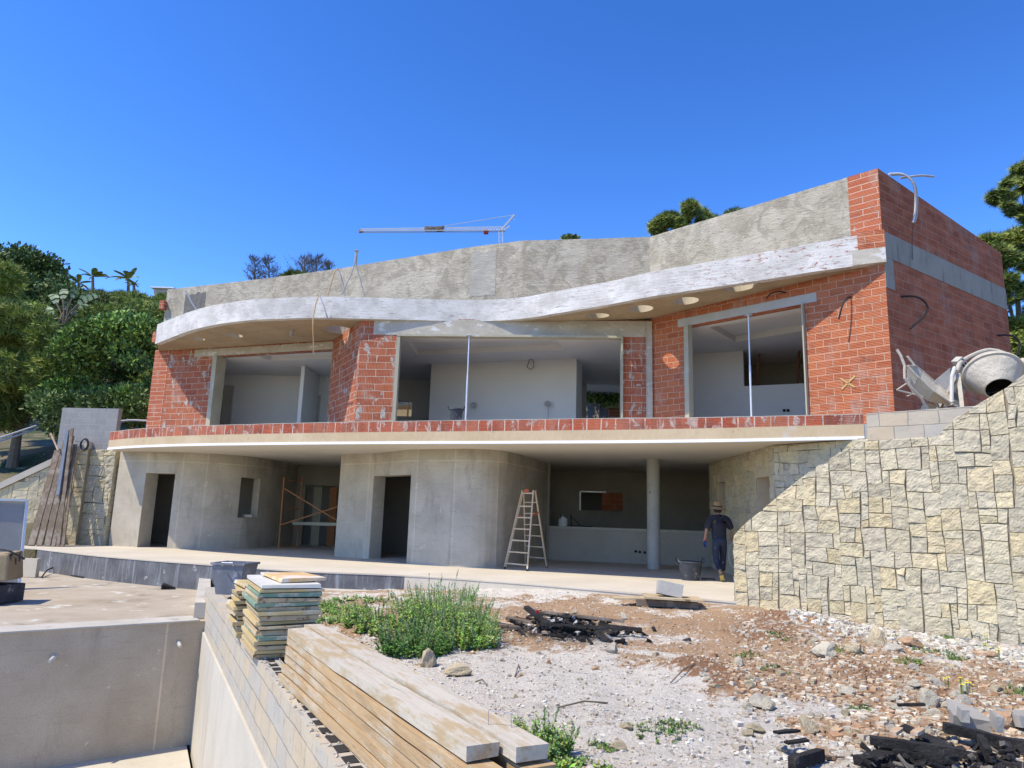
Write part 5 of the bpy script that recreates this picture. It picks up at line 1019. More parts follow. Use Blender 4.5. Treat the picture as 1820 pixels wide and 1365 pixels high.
def tree(name, label, cat, px0, px1, topf, pyb, Y, nb, r, n, size, cols, shape='leaf', seed=1, group=None, depth=2.5, shell=.5, flat=.75, trunk=True, flo=None):
    c = at((px0+px1)/2, pyb, Y); c.z = hill_z(c.x, c.y); t = thing(name, label, cat, c, group)
    bl = blobsin(px0, px1, topf(px0), pyb, Y, nb, r, seed, depth, topf, flat)
    leafmesh('crown', bl, n, size, cols, parent=t, shape=shape, seed=seed, shell=shell)
    if trunk: tp = bl[0]; zt = max(b[2] for b in bl); trunkmesh(t, (c.x, c.y, c.z-.3), (sum(b[0] for b in bl)/nb, sum(b[1] for b in bl)/nb, c.z+(zt-c.z)*.7), .16+Y*.003, .06, random.Random(seed).sample(bl, min(7, nb)))
    return t
# left side, far to near
tree('broadleaf_tree', 'dense dark round topped tree at the upper left corner of the slope', 'tree', -60, 118, interp([(-60, 420), (10, 428), (40, 425), (75, 445), (100, 470), (118, 500)]), 560, 42, 30, 1.7, 30000, .27, G_DARK+[(.04, .065, .02)], seed=3, depth=2.5)
tree('pine_tree', 'soft feathery light green pine leaning in from the left edge', 'tree', -60, 85, interp([(-60, 455), (0, 455), (45, 480), (70, 520), (85, 560)]), 640, 33, 34, 1.2, 15000, .27, G_PINE_L, 'needle', seed=4, depth=2)
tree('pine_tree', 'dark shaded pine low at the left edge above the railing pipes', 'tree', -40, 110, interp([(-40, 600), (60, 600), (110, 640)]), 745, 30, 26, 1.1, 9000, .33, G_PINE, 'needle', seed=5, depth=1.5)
tree('pine_tree', 'bushy green pine between the big left tree and the palms', 'tree', 105, 205, interp([(105, 500), (150, 508), (180, 512), (205, 520)]), 600, 44, 20, 1.3, 12000, .27, G_PINE, 'needle', seed=6)
tree('pine_tree', 'wide pine thicket on the ridge left of the parapet end', 'tree', 195, 300, interp([(195, 520), (215, 512), (235, 515), (262, 516), (285, 518), (300, 520)]), 600, 46, 22, 1.3, 13000, .27, G_PINE+G_PINE_L, 'needle', seed=7)
tree('pine_tree', 'olive coloured pine behind the oleander hedge next to the house', 'tree', 215, 300, interp([(215, 545), (250, 530), (300, 525)]), 620, 36, 16, 1.0, 9000, .25, G_PINE_L+G_PINE, 'needle', seed=8, depth=1)
tree('oleander_bush', 'tall glossy oleander hedge with bright green tips beside the left house wall', 'bush', 108, 282, interp([(108, 600), (140, 575), (165, 562), (220, 548), (262, 560), (282, 575)]), 735, 27.5, 46, .85, 42000, .18, G_OLE, seed=9, depth=1.3, trunk=False, shell=.6)
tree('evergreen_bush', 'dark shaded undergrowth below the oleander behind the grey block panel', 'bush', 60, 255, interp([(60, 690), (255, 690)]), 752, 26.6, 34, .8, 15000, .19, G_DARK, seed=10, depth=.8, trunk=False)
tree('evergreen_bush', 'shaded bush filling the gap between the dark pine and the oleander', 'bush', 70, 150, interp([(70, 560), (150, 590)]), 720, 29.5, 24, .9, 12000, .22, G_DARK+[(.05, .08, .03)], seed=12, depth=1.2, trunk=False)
tree('evergreen_bush', 'leafy shrub behind the garden wall seen through the middle opening', 'bush', 1035, 1112, interp([(1035, 676), (1112, 676)]), 697, 30, 12, .7, 5000, .16, G_OLE, seed=13, depth=.8, trunk=False)
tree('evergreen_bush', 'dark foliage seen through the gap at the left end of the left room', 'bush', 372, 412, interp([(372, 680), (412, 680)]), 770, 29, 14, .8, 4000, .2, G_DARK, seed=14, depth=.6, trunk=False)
tree('pine_tree', 'light green pine filling the slope between the banana plant and the house', 'tree', 150, 290, interp([(150, 530), (220, 540), (290, 530)]), 700, 33, 40, 1.2, 18000, .26, G_PINE_L+G_PINE, 'needle', seed=23, depth=1.2, trunk=False)
tree('pine_tree', 'feathery sunlit pine behind the dark shaded one at the left edge', 'tree', -60, 100, interp([(-60, 520), (50, 530), (100, 590)]), 700, 28.5, 34, 1.1, 15000, .27, G_PINE_L+G_PINE, 'needle', seed=24, depth=1.2, trunk=False)
# tree tops over the parapet
def deadtree(label, px, pyt, pyb, Y, w, seed):
    rn = random.Random(seed); top = at(px, pyt, Y); base = at(px, pyb+60, Y); t = thing('bare_tree', label, 'tree', base, 'bare trees beyond the parapet'); mb = MB(); mb.tube([base, base.lerp(top, .6), top], [.16, .09, .02], 7); mb.build('trunk', surf('burnt bark', (.06, .055, .055), (.10, .09, .09), 4), t)
    mb = MB(); tw = MB(); H_ = (top-base).length
    for i in range(46):
        f = rn.uniform(.42, .97); p = base.lerp(top, f); a = rn.uniform(0, 6.28); L = w*(1.15-f)*1.6*rn.uniform(.5, 1); e = p+Vector((math.cos(a)*L, math.sin(a)*L, L*rn.uniform(.35, .9))); mb.tube([p, p.lerp(e, .5)+Vector((0, 0, -L*.06)), e], [.03, .02, .008], 4)
        for k in range(26):
            q = p.lerp(e, rn.uniform(.3, 1)); dd = Vector((rn.gauss(0, 1), rn.gauss(0, 1), rn.gauss(0, 1)+.9)).normalized()*rn.uniform(.25, .6); wv = dd.orthogonal().normalized()*.014; tw.poly([q-wv, q+wv, q+dd], col=(.085, .08, .075))
    mb.build('limb', M['bark'], t); o = tw.build('twigs', M['leaf'], t); o['kind'] = 'stuff'
deadtree('bare dark tree, leftmost above the parapet with two crowns', 453, 458, 500, 70, 2.0, 1); deadtree('bare dark tree touching the leftmost one above the parapet', 478, 457, 497, 72, 1.9, 2)
deadtree('bare dark tree in the second cluster, left and tallest one', 541, 454, 492, 70, 2.7, 3); deadtree('bare round tree in the second cluster above the parapet', 562, 457, 488, 72, 2.5, 4); deadtree('small bare tree at the right end of the second cluster', 586, 466, 480, 74, 1.6, 5)
tree('pine_tree', 'low dark pine top peeking over the parapet under the bare trees', 'tree', 515, 535, interp([(515, 484), (525, 478), (535, 484)]), 500, 60, 6, .8, 1500, .5, G_PINE, 'needle', seed=15, depth=.5, trunk=False)
tree('pine_tree', 'green pine with twiggy top rising above the parapet right of the crane', 'tree', 1162, 1262, interp([(1162, 392), (1180, 378), (1205, 372), (1222, 352), (1240, 356), (1262, 385)]), 420, 34, 30, .5, 6000, .26, G_PINE_L+G_PINE, 'needle', seed=16, depth=1, shell=.35)
tree('pine_tree', 'narrow pine strip above the parapet right of the twiggy pine', 'tree', 1262, 1318, interp([(1262, 382), (1290, 372), (1318, 368)]), 405, 36, 10, .6, 2500, .3, G_PINE, 'needle', seed=17, depth=1)
tree('round_bush', 'tiny dark bush top showing over the middle of the parapet', 'bush', 1000, 1026, interp([(1000, 421), (1012, 417), (1026, 421)]), 428, 50, 4, .35, 500, .3, G_DARK, seed=18, depth=.3, trunk=False)
# right edge pine
tree('pine_tree', 'tall pine at the right picture edge with two arms of needles against the sky', 'tree', 1768, 1900, interp([(1768, 335), (1785, 325), (1800, 285), (1820, 290), (1900, 180)]), 520, 24, 60, .38, 14000, .24, G_PINE+G_PINE_L, 'needle', seed=19, depth=1.4, shell=.35)
tree('pine_tree', 'light green bushy pine behind the right end of the side wall', 'tree', 1735, 1900, interp([(1735, 415), (1775, 405), (1800, 400), (1900, 380)]), 660, 27, 56, .75, 22000, .22, G_PINE_L, 'needle', seed=20, depth=1.6, shell=.5)
# palms and giant strelitzia
def frond(mb, p, d, L, droop, nl, lw, ll, col, rn):
    d = Vector(d).normalized(); side = d.cross(Vector((0, 0, 1))).normalized(); pts = []
    for i in range(9): s_ = i/8; pts.append(p+d*L*s_+Vector((0, 0, -droop*L*s_*s_)))
    mb.tube(pts, [.03*(1-i/9)+.006 for i in range(9)], 4, col)
    for i in range(nl):
        s_ = .12+.88*i/nl; q = p+d*L*s_+Vector((0, 0, -droop*L*s_*s_)); l_ = ll*math.sin(math.pi*(.12+.8*s_))
        for sg in (-1, 1):
            e = q+side*sg*l_*.8+d*l_*.5+Vector((0, 0, -l_*.45)); w = d*lw; mb.poly([q-w, q+w, e], col=tuple(c*rn.uniform(.7, 1.2) for c in col))
def palm(label, px, pyc, pyb, Y, L, seed, n=11, lean=.4):
    rn = random.Random(seed); c = at(px, pyc, Y); b = at(px, pyb, Y); t = thing('palm_tree', label, 'palm', b, 'palms on the ridge'); mb = MB(); mb.tube([b, c], [.13, .10], 9); mb.build('trunk', M['bark'], t); mb = MB()
    for i in range(n):
        a = 6.283*i/n+rn.uniform(-.2, .2); frond(mb, c, (math.cos(a)-lean, math.sin(a), rn.uniform(.1, 1.7)), L*rn.uniform(1.0, 1.4), rn.uniform(.3, .6), 26, .05, L*.26, (.17, .22, .06), rn)
    mb.build('crown', M['leaf'], t)
palm('palm with windswept fronds, right one of the pair on the ridge', 228, 496, 520, 58, 1.35, 1); palm('smaller palm low right of the windswept palm', 238, 506, 522, 57, .7, 2, 7)
palm('palm left of the windswept palm, half hidden in the pines', 165, 492, 520, 56, 1.3, 3, 9, -.4); palm('low palm in the pine thicket, leftmost palm', 140, 503, 525, 55, 1.1, 4, 8)
def strel():
    rn = random.Random(5); b = at(108, 610, 31); t = thing('banana_plant', 'giant banana like plant with big pale ribbed leaves above the oleander', 'plant', b); mb = MB(); lf = MB()
    for (px, py, dx) in ((100, 520, -.3), (112, 512, -.1), (128, 510, .3), (140, 522, .5), (150, 518, .7), (118, 530, .2), (92, 540, -.5), (132, 540, .4), (85, 565, -.6)):
        p0 = b+Vector((rn.uniform(-.2, .2), rn.uniform(-.2, .2), .2)); p1 = at(px, py+18, 31+rn.uniform(-.4, .4)); mb.tube(catmull([p0, p0.lerp(p1, .6)+Vector((-dx*.2, 0, .2)), p1], .3), .035, 5)
        d = Vector((dx, rn.uniform(-.5, .2), .8)).normalized(); side = d.cross(Vector((0, -1, .3))).normalized(); L = rn.uniform(.9, 1.3); prev = None; lf = MB()
        for i in range(13):
            s_ = i/12; q = p1+d*L*s_+Vector((dx*.3*s_*s_, 0, -.55*L*s_*s_)); w = .20*math.sin(math.pi*min(1, .1+s_*.88))**.6
            cur = (q-side*w+Vector((0, 0, -w*.3)), q, q+side*w+Vector((0, 0, -w*.3)))
            if prev and i % 4 != 3: c_ = (.20, .26, .17) if i % 2 else (.15, .21, .12); lf.poly([prev[0], prev[1], cur[1], cur[0]], col=c_); lf.poly([prev[1], prev[2], cur[2], cur[1]], col=c_)
            prev = cur
        lf.build('leaf_blade', M['leaf'], t)
    mb.build('stem', M['bark'], t)
strel()
# far roof glimpse and crane
t = thing('distant_house', 'small pale roof line just showing behind the left end of the parapet', 'building', at(305, 525, 60)); mb = MB(); a = at(300, 516, 60); mb.box((a.x+.3, a.y, a.z-1.25), (1.6, 3, 1.8)); mb.build('wall', M['conc_light'], t); mb = MB(); mb.box((a.x+.3, a.y, a.z-.3), (2.0, 3.6, .12)); mb.build('roof', M['steel'], t)
t = thing('tower_crane', 'distant tower crane with a long lattice jib above the parapet', 'crane', at(891, 520, 130)); Yc = 130; cs = surf('pale blue grey crane steel', (.42, .46, .52), (.50, .53, .58), .5, bump=0)
q = lambda px, py: at(px, py, Yc)
mb = MB(); mast0, mast1 = q(891, 520), q(890, 412)
for sx in (-.35, .35):
    for sy in (-.35, .35): mb.bar(mast0+Vector((sx, sy, 0)), mast1+Vector((sx, sy, 0)), .14, .14)
for i in range(16):
    a = mast0.lerp(mast1, i/16); b = mast0.lerp(mast1, (i+1)/16); s_ = 1 if i % 2 else -1; mb.bar(a+Vector((-.35*s_, -.35, 0)), b+Vector((.35*s_, -.35, 0)), .07, .07)
mb.build('mast', cs, t)
mb = MB(); a, b = q(641, 411.5), q(898, 410.5); tp_ = Vector((0, 0, .8)); n_ = 52; a2, b2 = q(641, 407), q(898, 403)
mb.bar(a+Vector((0, -.4, 0)), b+Vector((0, -.4, 0)), .12, .12); mb.bar(a+Vector((0, .4, 0)), b+Vector((0, .4, 0)), .12, .12); mb.bar(a2, b2, .13, .13)
for i in range(n_):
    p, p2 = a.lerp(b, i/n_), a.lerp(b, (i+1)/n_); m_ = a2.lerp(b2, (i+.5)/n_)
    for sy in (-.4, .4): mb.bar(p+Vector((0, sy, 0)), m_, .06, .06); mb.bar(m_, p2+Vector((0, sy, 0)), .06, .06)
mb.build('jib', cs, t)
mb = MB(); top = q(914, 382); mb.bar(q(889, 411), top, .28, .28); mb.bar(q(893, 411), q(906, 402), .22, .22); mb.build('tower_head', cs, t)
mb = MB(); mb.tube([top, q(775, 404)], .07, 5); mb.tube([top, q(914, 391)], .05, 5); mb.build('tie_cable', cs, t)
mb = MB(); mb.box(q(864, 412), (.9, .6, .8)); mb.build('hook_block', surf('red hook block', (.35, .05, .04), (.4, .07, .05), 2), t)
mb = MB(); mb.box(q(770, 407), (3.2, .8, .6), jit=.15); mb.box(q(782, 407), (1.4, .8, .8), jit=.15); mb.build('trolley', M['wood_old'], t)
mb = MB(); mb.box(q(641, 411), (.6, .6, .5)); mb.build('jib_end', M['rust'], t)
# ================================================================ FOREGROUND
def wl_pt(s, off, z): c = A_W+dW*s-nW*off; return Vector((c.x, c.y, z))      # s metres along the pool wall from its far end, off to the dirt side
def wl_of(p): v = Vector((p.x, p.y))-A_W; return v.dot(dW), -v.dot(nW)
# ---- stack of shuttering panels
sp, op_ = wl_of(atz(490, 1170, -.12)); 
panel_cols = {'yel': surf('yellow shuttering board', (.44, .33, .15), (.54, .44, .24), 4, rough=.7, layers=[((1, 1, 1), 3, .55, .62, (.52, .48, .38))], bump=.2), 'grn': surf('green edged board', (.16, .26, .18), (.28, .34, .25), 5, layers=[((1, 1, 1), 5, .52, .60, (.50, .46, .36))], bump=.2),
              'tan': surf('weathered plywood board', (.38, .29, .17), (.50, .41, .27), 4, layers=[((1, 1, 1), 6, .58, .64, (.20, .13, .08))], bump=.3), 'wht': surf('cement greyed board', (.50, .49, .44), (.60, .58, .52), 3, layers=[((1, 1, 1), 4, .60, .68, (.32, .36, .28))], bump=.2)}
ang = math.atan2(dW.y, dW.x)
seq = ['tan', 'yel', 'tan', 'yel', 'grn', 'tan', 'tan', 'yel', 'tan', 'yel', 'tan', 'grn', 'tan', 'grn', 'yel', 'wht']
z = -.118; BW, BL = .60, 1.05
near = wl_of(atz(490, 1172, -.12)); cen = (near[0]-BL/2, .02+BW/2)
for i, c in enumerate(seq):
    h_ = .042; p = wl_pt(cen[0]+rnd(-.03, .03)*(1 if i > 5 else 1.5), cen[1]-.07+rnd(-.02, .02), z+h_/2); mb = MB(); mb.box(p, (BL+rnd(-.05, .03), BW+rnd(-.04, .03), h_-.008), (rnd(-.008, .008), rnd(-.006, .006), ang+rnd(-.02, .02)), jit=.007)
    lab = {0: 'lowest tan board of the shuttering stack on the pool wall', len(seq)-1: 'cement whitened board with green edge just under the orange top board'}.get(i, 'shuttering board edge in the middle of the tall stack on the pool wall')
    tag(mb.build('shuttering_board', panel_cols[c]), lab, 'board', 'shuttering boards in the tall stack'); z += h_+rnd(0, .004)
p = wl_pt(cen[0]-.02, cen[1]+.04, z+.022); mb = MB(); mb.box(p, (.80, .46, .03), (0, R(1), ang+.10), jit=.02); tag(mb.build('shuttering_board', surf('orange board with white wear', (.58, .36, .14), (.66, .46, .22), 2, rough=.6, layers=[((1, 1, 1), 2.2, .5, .6, (.66, .58, .48))], bump=.1)), 'bright orange board lying askew on top of the shuttering stack', 'board', 'shuttering boards in the tall stack')
z = -.118
for i in range(10):
    h_ = .05; p = wl_pt(cen[0]-1.22+rnd(-.03, .03), cen[1]-.22+rnd(-.05, .05), z+h_/2); mb = MB(); mb.box(p, (.7+rnd(-.05, .05), .34+rnd(-.05, .05), h_-.010), (rnd(-.03, .03), rnd(-.02, .02), ang+rnd(-.07, .07)), jit=.01)
    tag(mb.build('yellow_offcut', panel_cols['yel' if i % 3 != 1 else 'tan']), 'narrow yellow board offcut in the low stack between tub and tall stack' if i < 9 else 'topmost yellow offcut of the low stack beside the tub', 'board', 'yellow offcuts in the low stack'); z += h_+rnd(.0, .012)
# ---- long planks beside them
def W_(px, py, z): return atz(px, py, z)
farL, nearL = W_(510, 1122, .28), W_(826, 1338, .28)
dP = Vector((nearL.x-farL.x, nearL.y-farL.y)).normalized(); nP = Vector((-dP.y, dP.x)); nP = nP if nP.x > 0 else -nP
F0 = Vector((farL.x, farL.y)); LP = (Vector((nearL.x, nearL.y))-F0).length
def plank(s0, s1, off, z, w, h, m_, lab, yaw=0, dz=0, name='timber_plank', skew=0):
    a = F0+dP*s0+nP*(off); b = F0+dP*s1+nP*(off+yaw); mb = MB(); n_ = 12; vs = []
    for k in range(n_+1):
        f = k/n_; c = a.lerp(b, f); zz = z+dz*f+.006*math.sin(f*5+off*9+z*7)
        for (x, y) in ((-w/2, -h/2), (w/2, -h/2), (w/2, h/2), (-w/2, h/2)):
            j = Vector((c.x+nP.x*(x+rnd(-.005, .005)), c.y+nP.y*(x+rnd(-.005, .005)), zz+y+rnd(-.0035, .0035))); vs.append(j)
    fs = [(4*k+i, 4*k+(i+1) % 4, 4*k+4+(i+1) % 4, 4*k+4+i) for k in range(n_) for i in range(4)]+[(3, 2, 1, 0), (4*n_, 4*n_+1, 4*n_+2, 4*n_+3)]
    mb.mesh(vs, fs); o = mb.build(name, m_, None, loc=(a.x, a.y, z-h/2)); v = Vector((1, 0)).angle_signed(dP) if False else 0
    return tag(o, lab, 'plank', 'long timber planks stacked on the pool wall')
def grain(name, c1, c2, worn, lo=.48):
    k = NT(name); g_ = math.atan2(dP.y, dP.x)
    mp = k.n('ShaderNodeMapping'); k.l(k.tc.outputs['Object'], mp.inputs[0]); mp.inputs['Rotation'].default_value = (0, 0, -g_); mp2 = k.n('ShaderNodeMapping'); k.l(mp.outputs[0], mp2.inputs[0]); mp2.inputs['Scale'].default_value = (1.5, 24, 24)
    n = k.noise(1., mp2.outputs[0], 6, .65, .6); c = k.mix(k.ramp(n, .3, .7), c1, c2); c = k.mix(k.ramp(n, .58, .68, 0, .75), c, tuple(q*.4 for q in c1))
    mp3 = k.n('ShaderNodeMapping'); k.l(mp.outputs[0], mp3.inputs[0]); mp3.inputs['Scale'].default_value = (1.2, 4, 4)
    c = k.mix(k.ramp(k.noise(2.2, mp3.outputs[0], 6, .7), lo, lo+.12, 0, .9), c, worn); c = k.mix(k.ramp(k.noise(16, None, 4, .7), .66, .70, 0, .6), c, (.16, .12, .09))
    return k.fin(c, .85, k.bump(k.math('ADD', n, k.noise(30, None, 4, .7)), .6, .006))
WN = grain('shuttering timber grain', (.31, .205, .105), (.48, .345, .195), (.44, .385, .29), .52); WW = grain('cement whitened plank grain', (.40, .36, .285), (.53, .485, .40), (.38, .285, .16), .47)
hh = .068; zb_ = -.118
rows = [(-.00, LP+1.6, 'lowest plank of the left pile, lying along the hollow blocks'), (.0, LP+1.2, 'second plank from the bottom of the left timber pile'), (.0, LP+.9, 'third plank from the bottom of the left timber pile'), (.0, LP+.55, 'fourth plank from the bottom of the left timber pile'), (-.02, LP+.25, 'plank directly under the whitened top plank of the left pile')]
for i, (s0, s1, lab) in enumerate(rows): plank(s0+.03*(i % 2), s1, .085+.010*(i % 3)-.03*(4-i)*.4, zb_+hh*(i+.5)+.002*i, .165, hh-.009, WN, lab, yaw=-.015*i+.03+rnd(-.01, .01))
plank(0, LP, .09, zb_+hh*5.5+.012, .165, hh-.004, WW, 'cement whitened top plank on the left side of the timber pile')
for i in range(5): plank(-.1+.05*(i % 2), LP+.35-.05*i, .268, zb_+hh*(i+.5)+.002*i, .165, hh-.009, WN, ['lowest', 'second', 'third', 'fourth', 'uppermost brown'][i]+' plank of the right timber pile beside the weeds', yaw=.03)
plank(-.18, LP+.12, .268, zb_+hh*5.5+.022, .165, hh-.004, WW, 'cement whitened top plank on the right side, its end cut square', yaw=.01)
plank(LP+.06, LP+1.6, .19, zb_+hh*3.6+.02, .13, hh-.004, WW, 'short whitened plank end poking out near the bottom edge of the picture', yaw=.02)
plank(LP+.25, LP+1.8, .33, zb_+hh*3.6+.03, .15, hh-.004, WN, 'short orange brown plank at the lower right of the timber pile', yaw=.03)
plank(LP+.42, LP+1.9, .345, zb_+hh*4.6+.04, .14, hh-.01, WW, 'lowest whitened plank end at the bottom picture edge', yaw=.05)
c = W_(850, 1270, .33); t_ = F0+dP*(LP-.15)+nP*.25; mb = MB(); mb.tube([(t_.x-.05, t_.y+.06, .29), (t_.x-.05, t_.y+.06, .38), (t_.x+.06, t_.y+.03, .375), (t_.x+.06, t_.y+.03, .29)], .0025, 5); tag(mb.build('wire_staple', M['cable_grey']), 'bent rusty wire staple sticking up between the two whitened planks', 'wire')
# ---- concrete block on a board lid
t = thing('inspection_cover', 'two weathered boards covering a dark inspection pit at the terrace edge', 'cover', atz(1165, 1065, -.06)); q = atz(1180, 1066, 0); zc_ = dirt_z(q.x, q.y)+.02
mb = MB(); mb.box((q.x+.15, q.y+.05, zc_+.13), (.95, .62, .03), (.0, .02, -.12)); mb.build('board', M['wood_old'] if False else panel_cols['tan'], t); mb = MB(); mb.box((q.x-.42, q.y+.1, zc_+.105), (.85, .32, .025), (.02, -.03, -.05)); mb.build('board', panel_cols['tan'], t)
mb = MB(); mb.box((q.x+.05, q.y+.08, zc_+.045), (1.0, .4, .10), (0, 0, -.1), jit=.02); mb.build('pit_frame', M['wood_old'], t)
mb = MB(); mb.box((q.x+.10, q.y+.02, zc_+.27), (.42, .2, .22), (R(-8), R(9), -.1), jit=.006); tag(mb.build('concrete_block', surf('pale speckled concrete block', (.36, .35, .32), (.45, .44, .40), 4, bump=.9, bsc=40, layers=[((1, 1, 1), 14, .6, .66, (.32, .31, .29))]), bevel=.008), 'pale speckled concrete block standing on the board covers near the terrace', 'block')
# ---- rocks
def rockmesh(seed, sub=3, flat=.7, ang_=1.):
    b = bmesh.new(); bmesh.ops.create_icosphere(b, subdivisions=sub, radius=1); rn = random.Random(seed)
    planes = [(Vector((rn.gauss(0, 1), rn.gauss(0, 1), rn.gauss(0, 1))).normalized(), rn.uniform(.38, .72)) for _ in range(15)]
    for v in b.verts:
        p = v.co.copy()
        for n_, d in planes:
            k = p.dot(n_)
            if k > d: p -= n_*(k-d)*.99
        p += v.co*.10*noise.noise(v.co*1.7+Vector((seed, 0, 0)))+v.co*.045*noise.noise(v.co*5+Vector((seed, 0, 0))); p.z *= flat; v.co = p
    me = bpy.data.meshes.new('rock'); b.to_mesh(me); b.free(); return me
def rockmats():
    out = []
    for i, (a, b, l) in enumerate((((.56, .46, .29), (.64, .55, .38), (.38, .29, .18)), ((.60, .54, .40), (.70, .64, .50), (.46, .39, .27)), ((.50, .30, .17), (.60, .42, .26), (.70, .62, .48)), ((.48, .43, .34), (.58, .53, .43), (.64, .58, .47)))):
        out.append(surf('limestone rock %d' % i, a, b, 3., bump=.9, bsc=9, bd=.03, coord='Object', layers=[((1, 1, 1), 2.2, .56, .64, l)], fine=.3))
    return out
RM = rockmats(); RMe = [[rockmesh(100+i, 3, fl) for i in range(4)] for fl in (.62, .85)]
for s_ in RMe:
    for i, me in enumerate(s_): me.materials.append(RM[i % 4])
def rock(px, py, wpx, label, m_=0, flat=0, var=0, hk=1., group='single rocks on the dirt', rz=None):
    p = atz(px, py, -.18)
    for _ in range(3): p = atz(px, py, dirt_z(p.x, p.y)+.0)
    dist = p.y; r_ = wpx*dist/FP/2*(1.35 if wpx >= 20 else 1.15); me = RMe[flat][var].copy(); me.materials.clear(); me.materials.append(RM[m_])
    o = bpy.data.objects.new('rock', me); COL.objects.link(o); z_ = dirt_z(p.x, p.y); o.location = (p.x, p.y+r_*.3, z_+r_*.32*hk); o.scale = (r_, r_*.85, r_*hk); o.rotation_euler = (rnd(-.2, .2), rnd(-.2, .2), rnd(0, 6.2) if rz is None else rz)
    return tag(o, label, 'rock', group)
rock(760, 1185, 34, 'upright yellow boulder at the lower edge of the weeds', 0, 1, 0, 1.25); rock(812, 1203, 52, 'flat yellow slab like boulder right of the upright one beside the weeds', 0, 0, 1, .8)
rock(1468, 1172, 42, 'pale cream boulder in front of the stone wall casting a shadow', 1, 0, 2, 1.0); rock(1522, 1164, 32, 'tan upright boulder right of the pale cream one', 0, 1, 3, 1.2); rock(1562, 1148, 34, 'tall tan boulder nearest the stone wall foot', 0, 1, 0, 1.3)
rock(1592, 1158, 42, 'flat grey stone beside the tall tan boulder', 3, 0, 1, .6); rock(1622, 1152, 36, 'reddish cream flat rock right of the grey stone', 2, 0, 2, .8); rock(1760, 1170, 48, 'long orange rock near the grey wall footing', 2, 0, 3, .6)
rock(1656, 1255, 38, 'pointed cream boulder among the pale rubble at the right', 1, 1, 1, 1.4); rock(1510, 1233, 34, 'greenish cream flat stone in the middle of the right dirt', 1, 0, 0, .7); rock(1442, 1310, 32, 'brown weathered cube like rock near the bottom right', 0, 1, 2, 1.1)
rock(1790, 1300, 62, 'big pink and white boulder beside the broken white blocks', 2, 0, 3, 1.1); rock(1356, 1258, 36, 'grey rock among the small cluster right of centre', 3, 0, 2, .9); rock(1330, 1262, 24, 'pale small rock left of the grey cluster rock', 1, 1, 3, 1.); rock(1466, 1350, 36, 'orange rough rock left of the charred timber', 2, 0, 0, .9)
rock(1088, 1162, 22, 'round pale stone below the burnt heap', 3, 1, 2, 1.); rock(1660, 1215, 30, 'small bright cream stone right of the brown mound', 1, 0, 1, .7); rock(1345, 1302, 34, 'flat orange stone at the lower middle right', 0, 0, 2, .6); rock(1530, 1312, 26, 'small tan stone above the charred pile', 0, 0, 1, .7)
rock(1100, 1335, 30, 'yellow stone with weeds at the bottom centre', 0, 1, 1, .9); rock(1115, 1296, 28, 'flat tan stone low in the white dust', 0, 0, 3, .6); rock(1060, 1190, 20, 'small orange shard in the middle of the white dust', 2, 0, 1, .6); rock(975, 1180, 13, 'small brown shard left of centre in the white dust', 2, 1, 0, .8); rock(1110, 1102, 16, 'small upright stone at the upper right of the burnt heap', 1, 1, 2, 1.2)
for k in range(6): rock(1640+k*27+rnd(-6, 6), 1285+rnd(-26, 30), rnd(24, 38), 'pale stone in the rubble patch near the broken white blocks', 1 if k % 3 else 2, k % 2, k % 4, .8, 'pale stones in the right rubble patch')
rn_ = random.Random(77); lib = []
def zone(n, px0, px1, py0, py1, smin, smax, mats, lab, grp):
    for _ in range(n):
        px, py = rn_.uniform(px0, px1), rn_.uniform(py0, py1); k = rn_.random()**2
        rock(px, py, smin+(smax-smin)*k, lab, rn_.choice(mats), rn_.randint(0, 1), rn_.randint(0, 3), rn_.uniform(.6, 1.), grp)
zone(95, 1250, 1815, 1130, 1345, 7, 24, [0, 1, 1, 2, 3], 'small loose stone lying on the brown dirt at the right', 'small stones on the right dirt')
zone(50, 880, 1260, 1150, 1355, 5, 15, [0, 1, 2, 3], 'small loose stone lying in the white lime dust', 'small stones in the white dust')
zone(60, 1420, 1815, 1112, 1165, 7, 20, [1, 1, 1, 0, 3], 'pale offcut stone along the foot of the big stone wall', 'stone offcuts along the wall foot')
zone(44, 1560, 1815, 1225, 1330, 10, 32, [1, 1, 0, 3], 'whitish stone of the rubble spill at the right', 'rubble spill stones')
zone(24, 870, 1180, 1085, 1165, 6, 14, [0, 1, 2, 3], 'small stone scattered around the burnt heap', 'stones around the burnt heap')
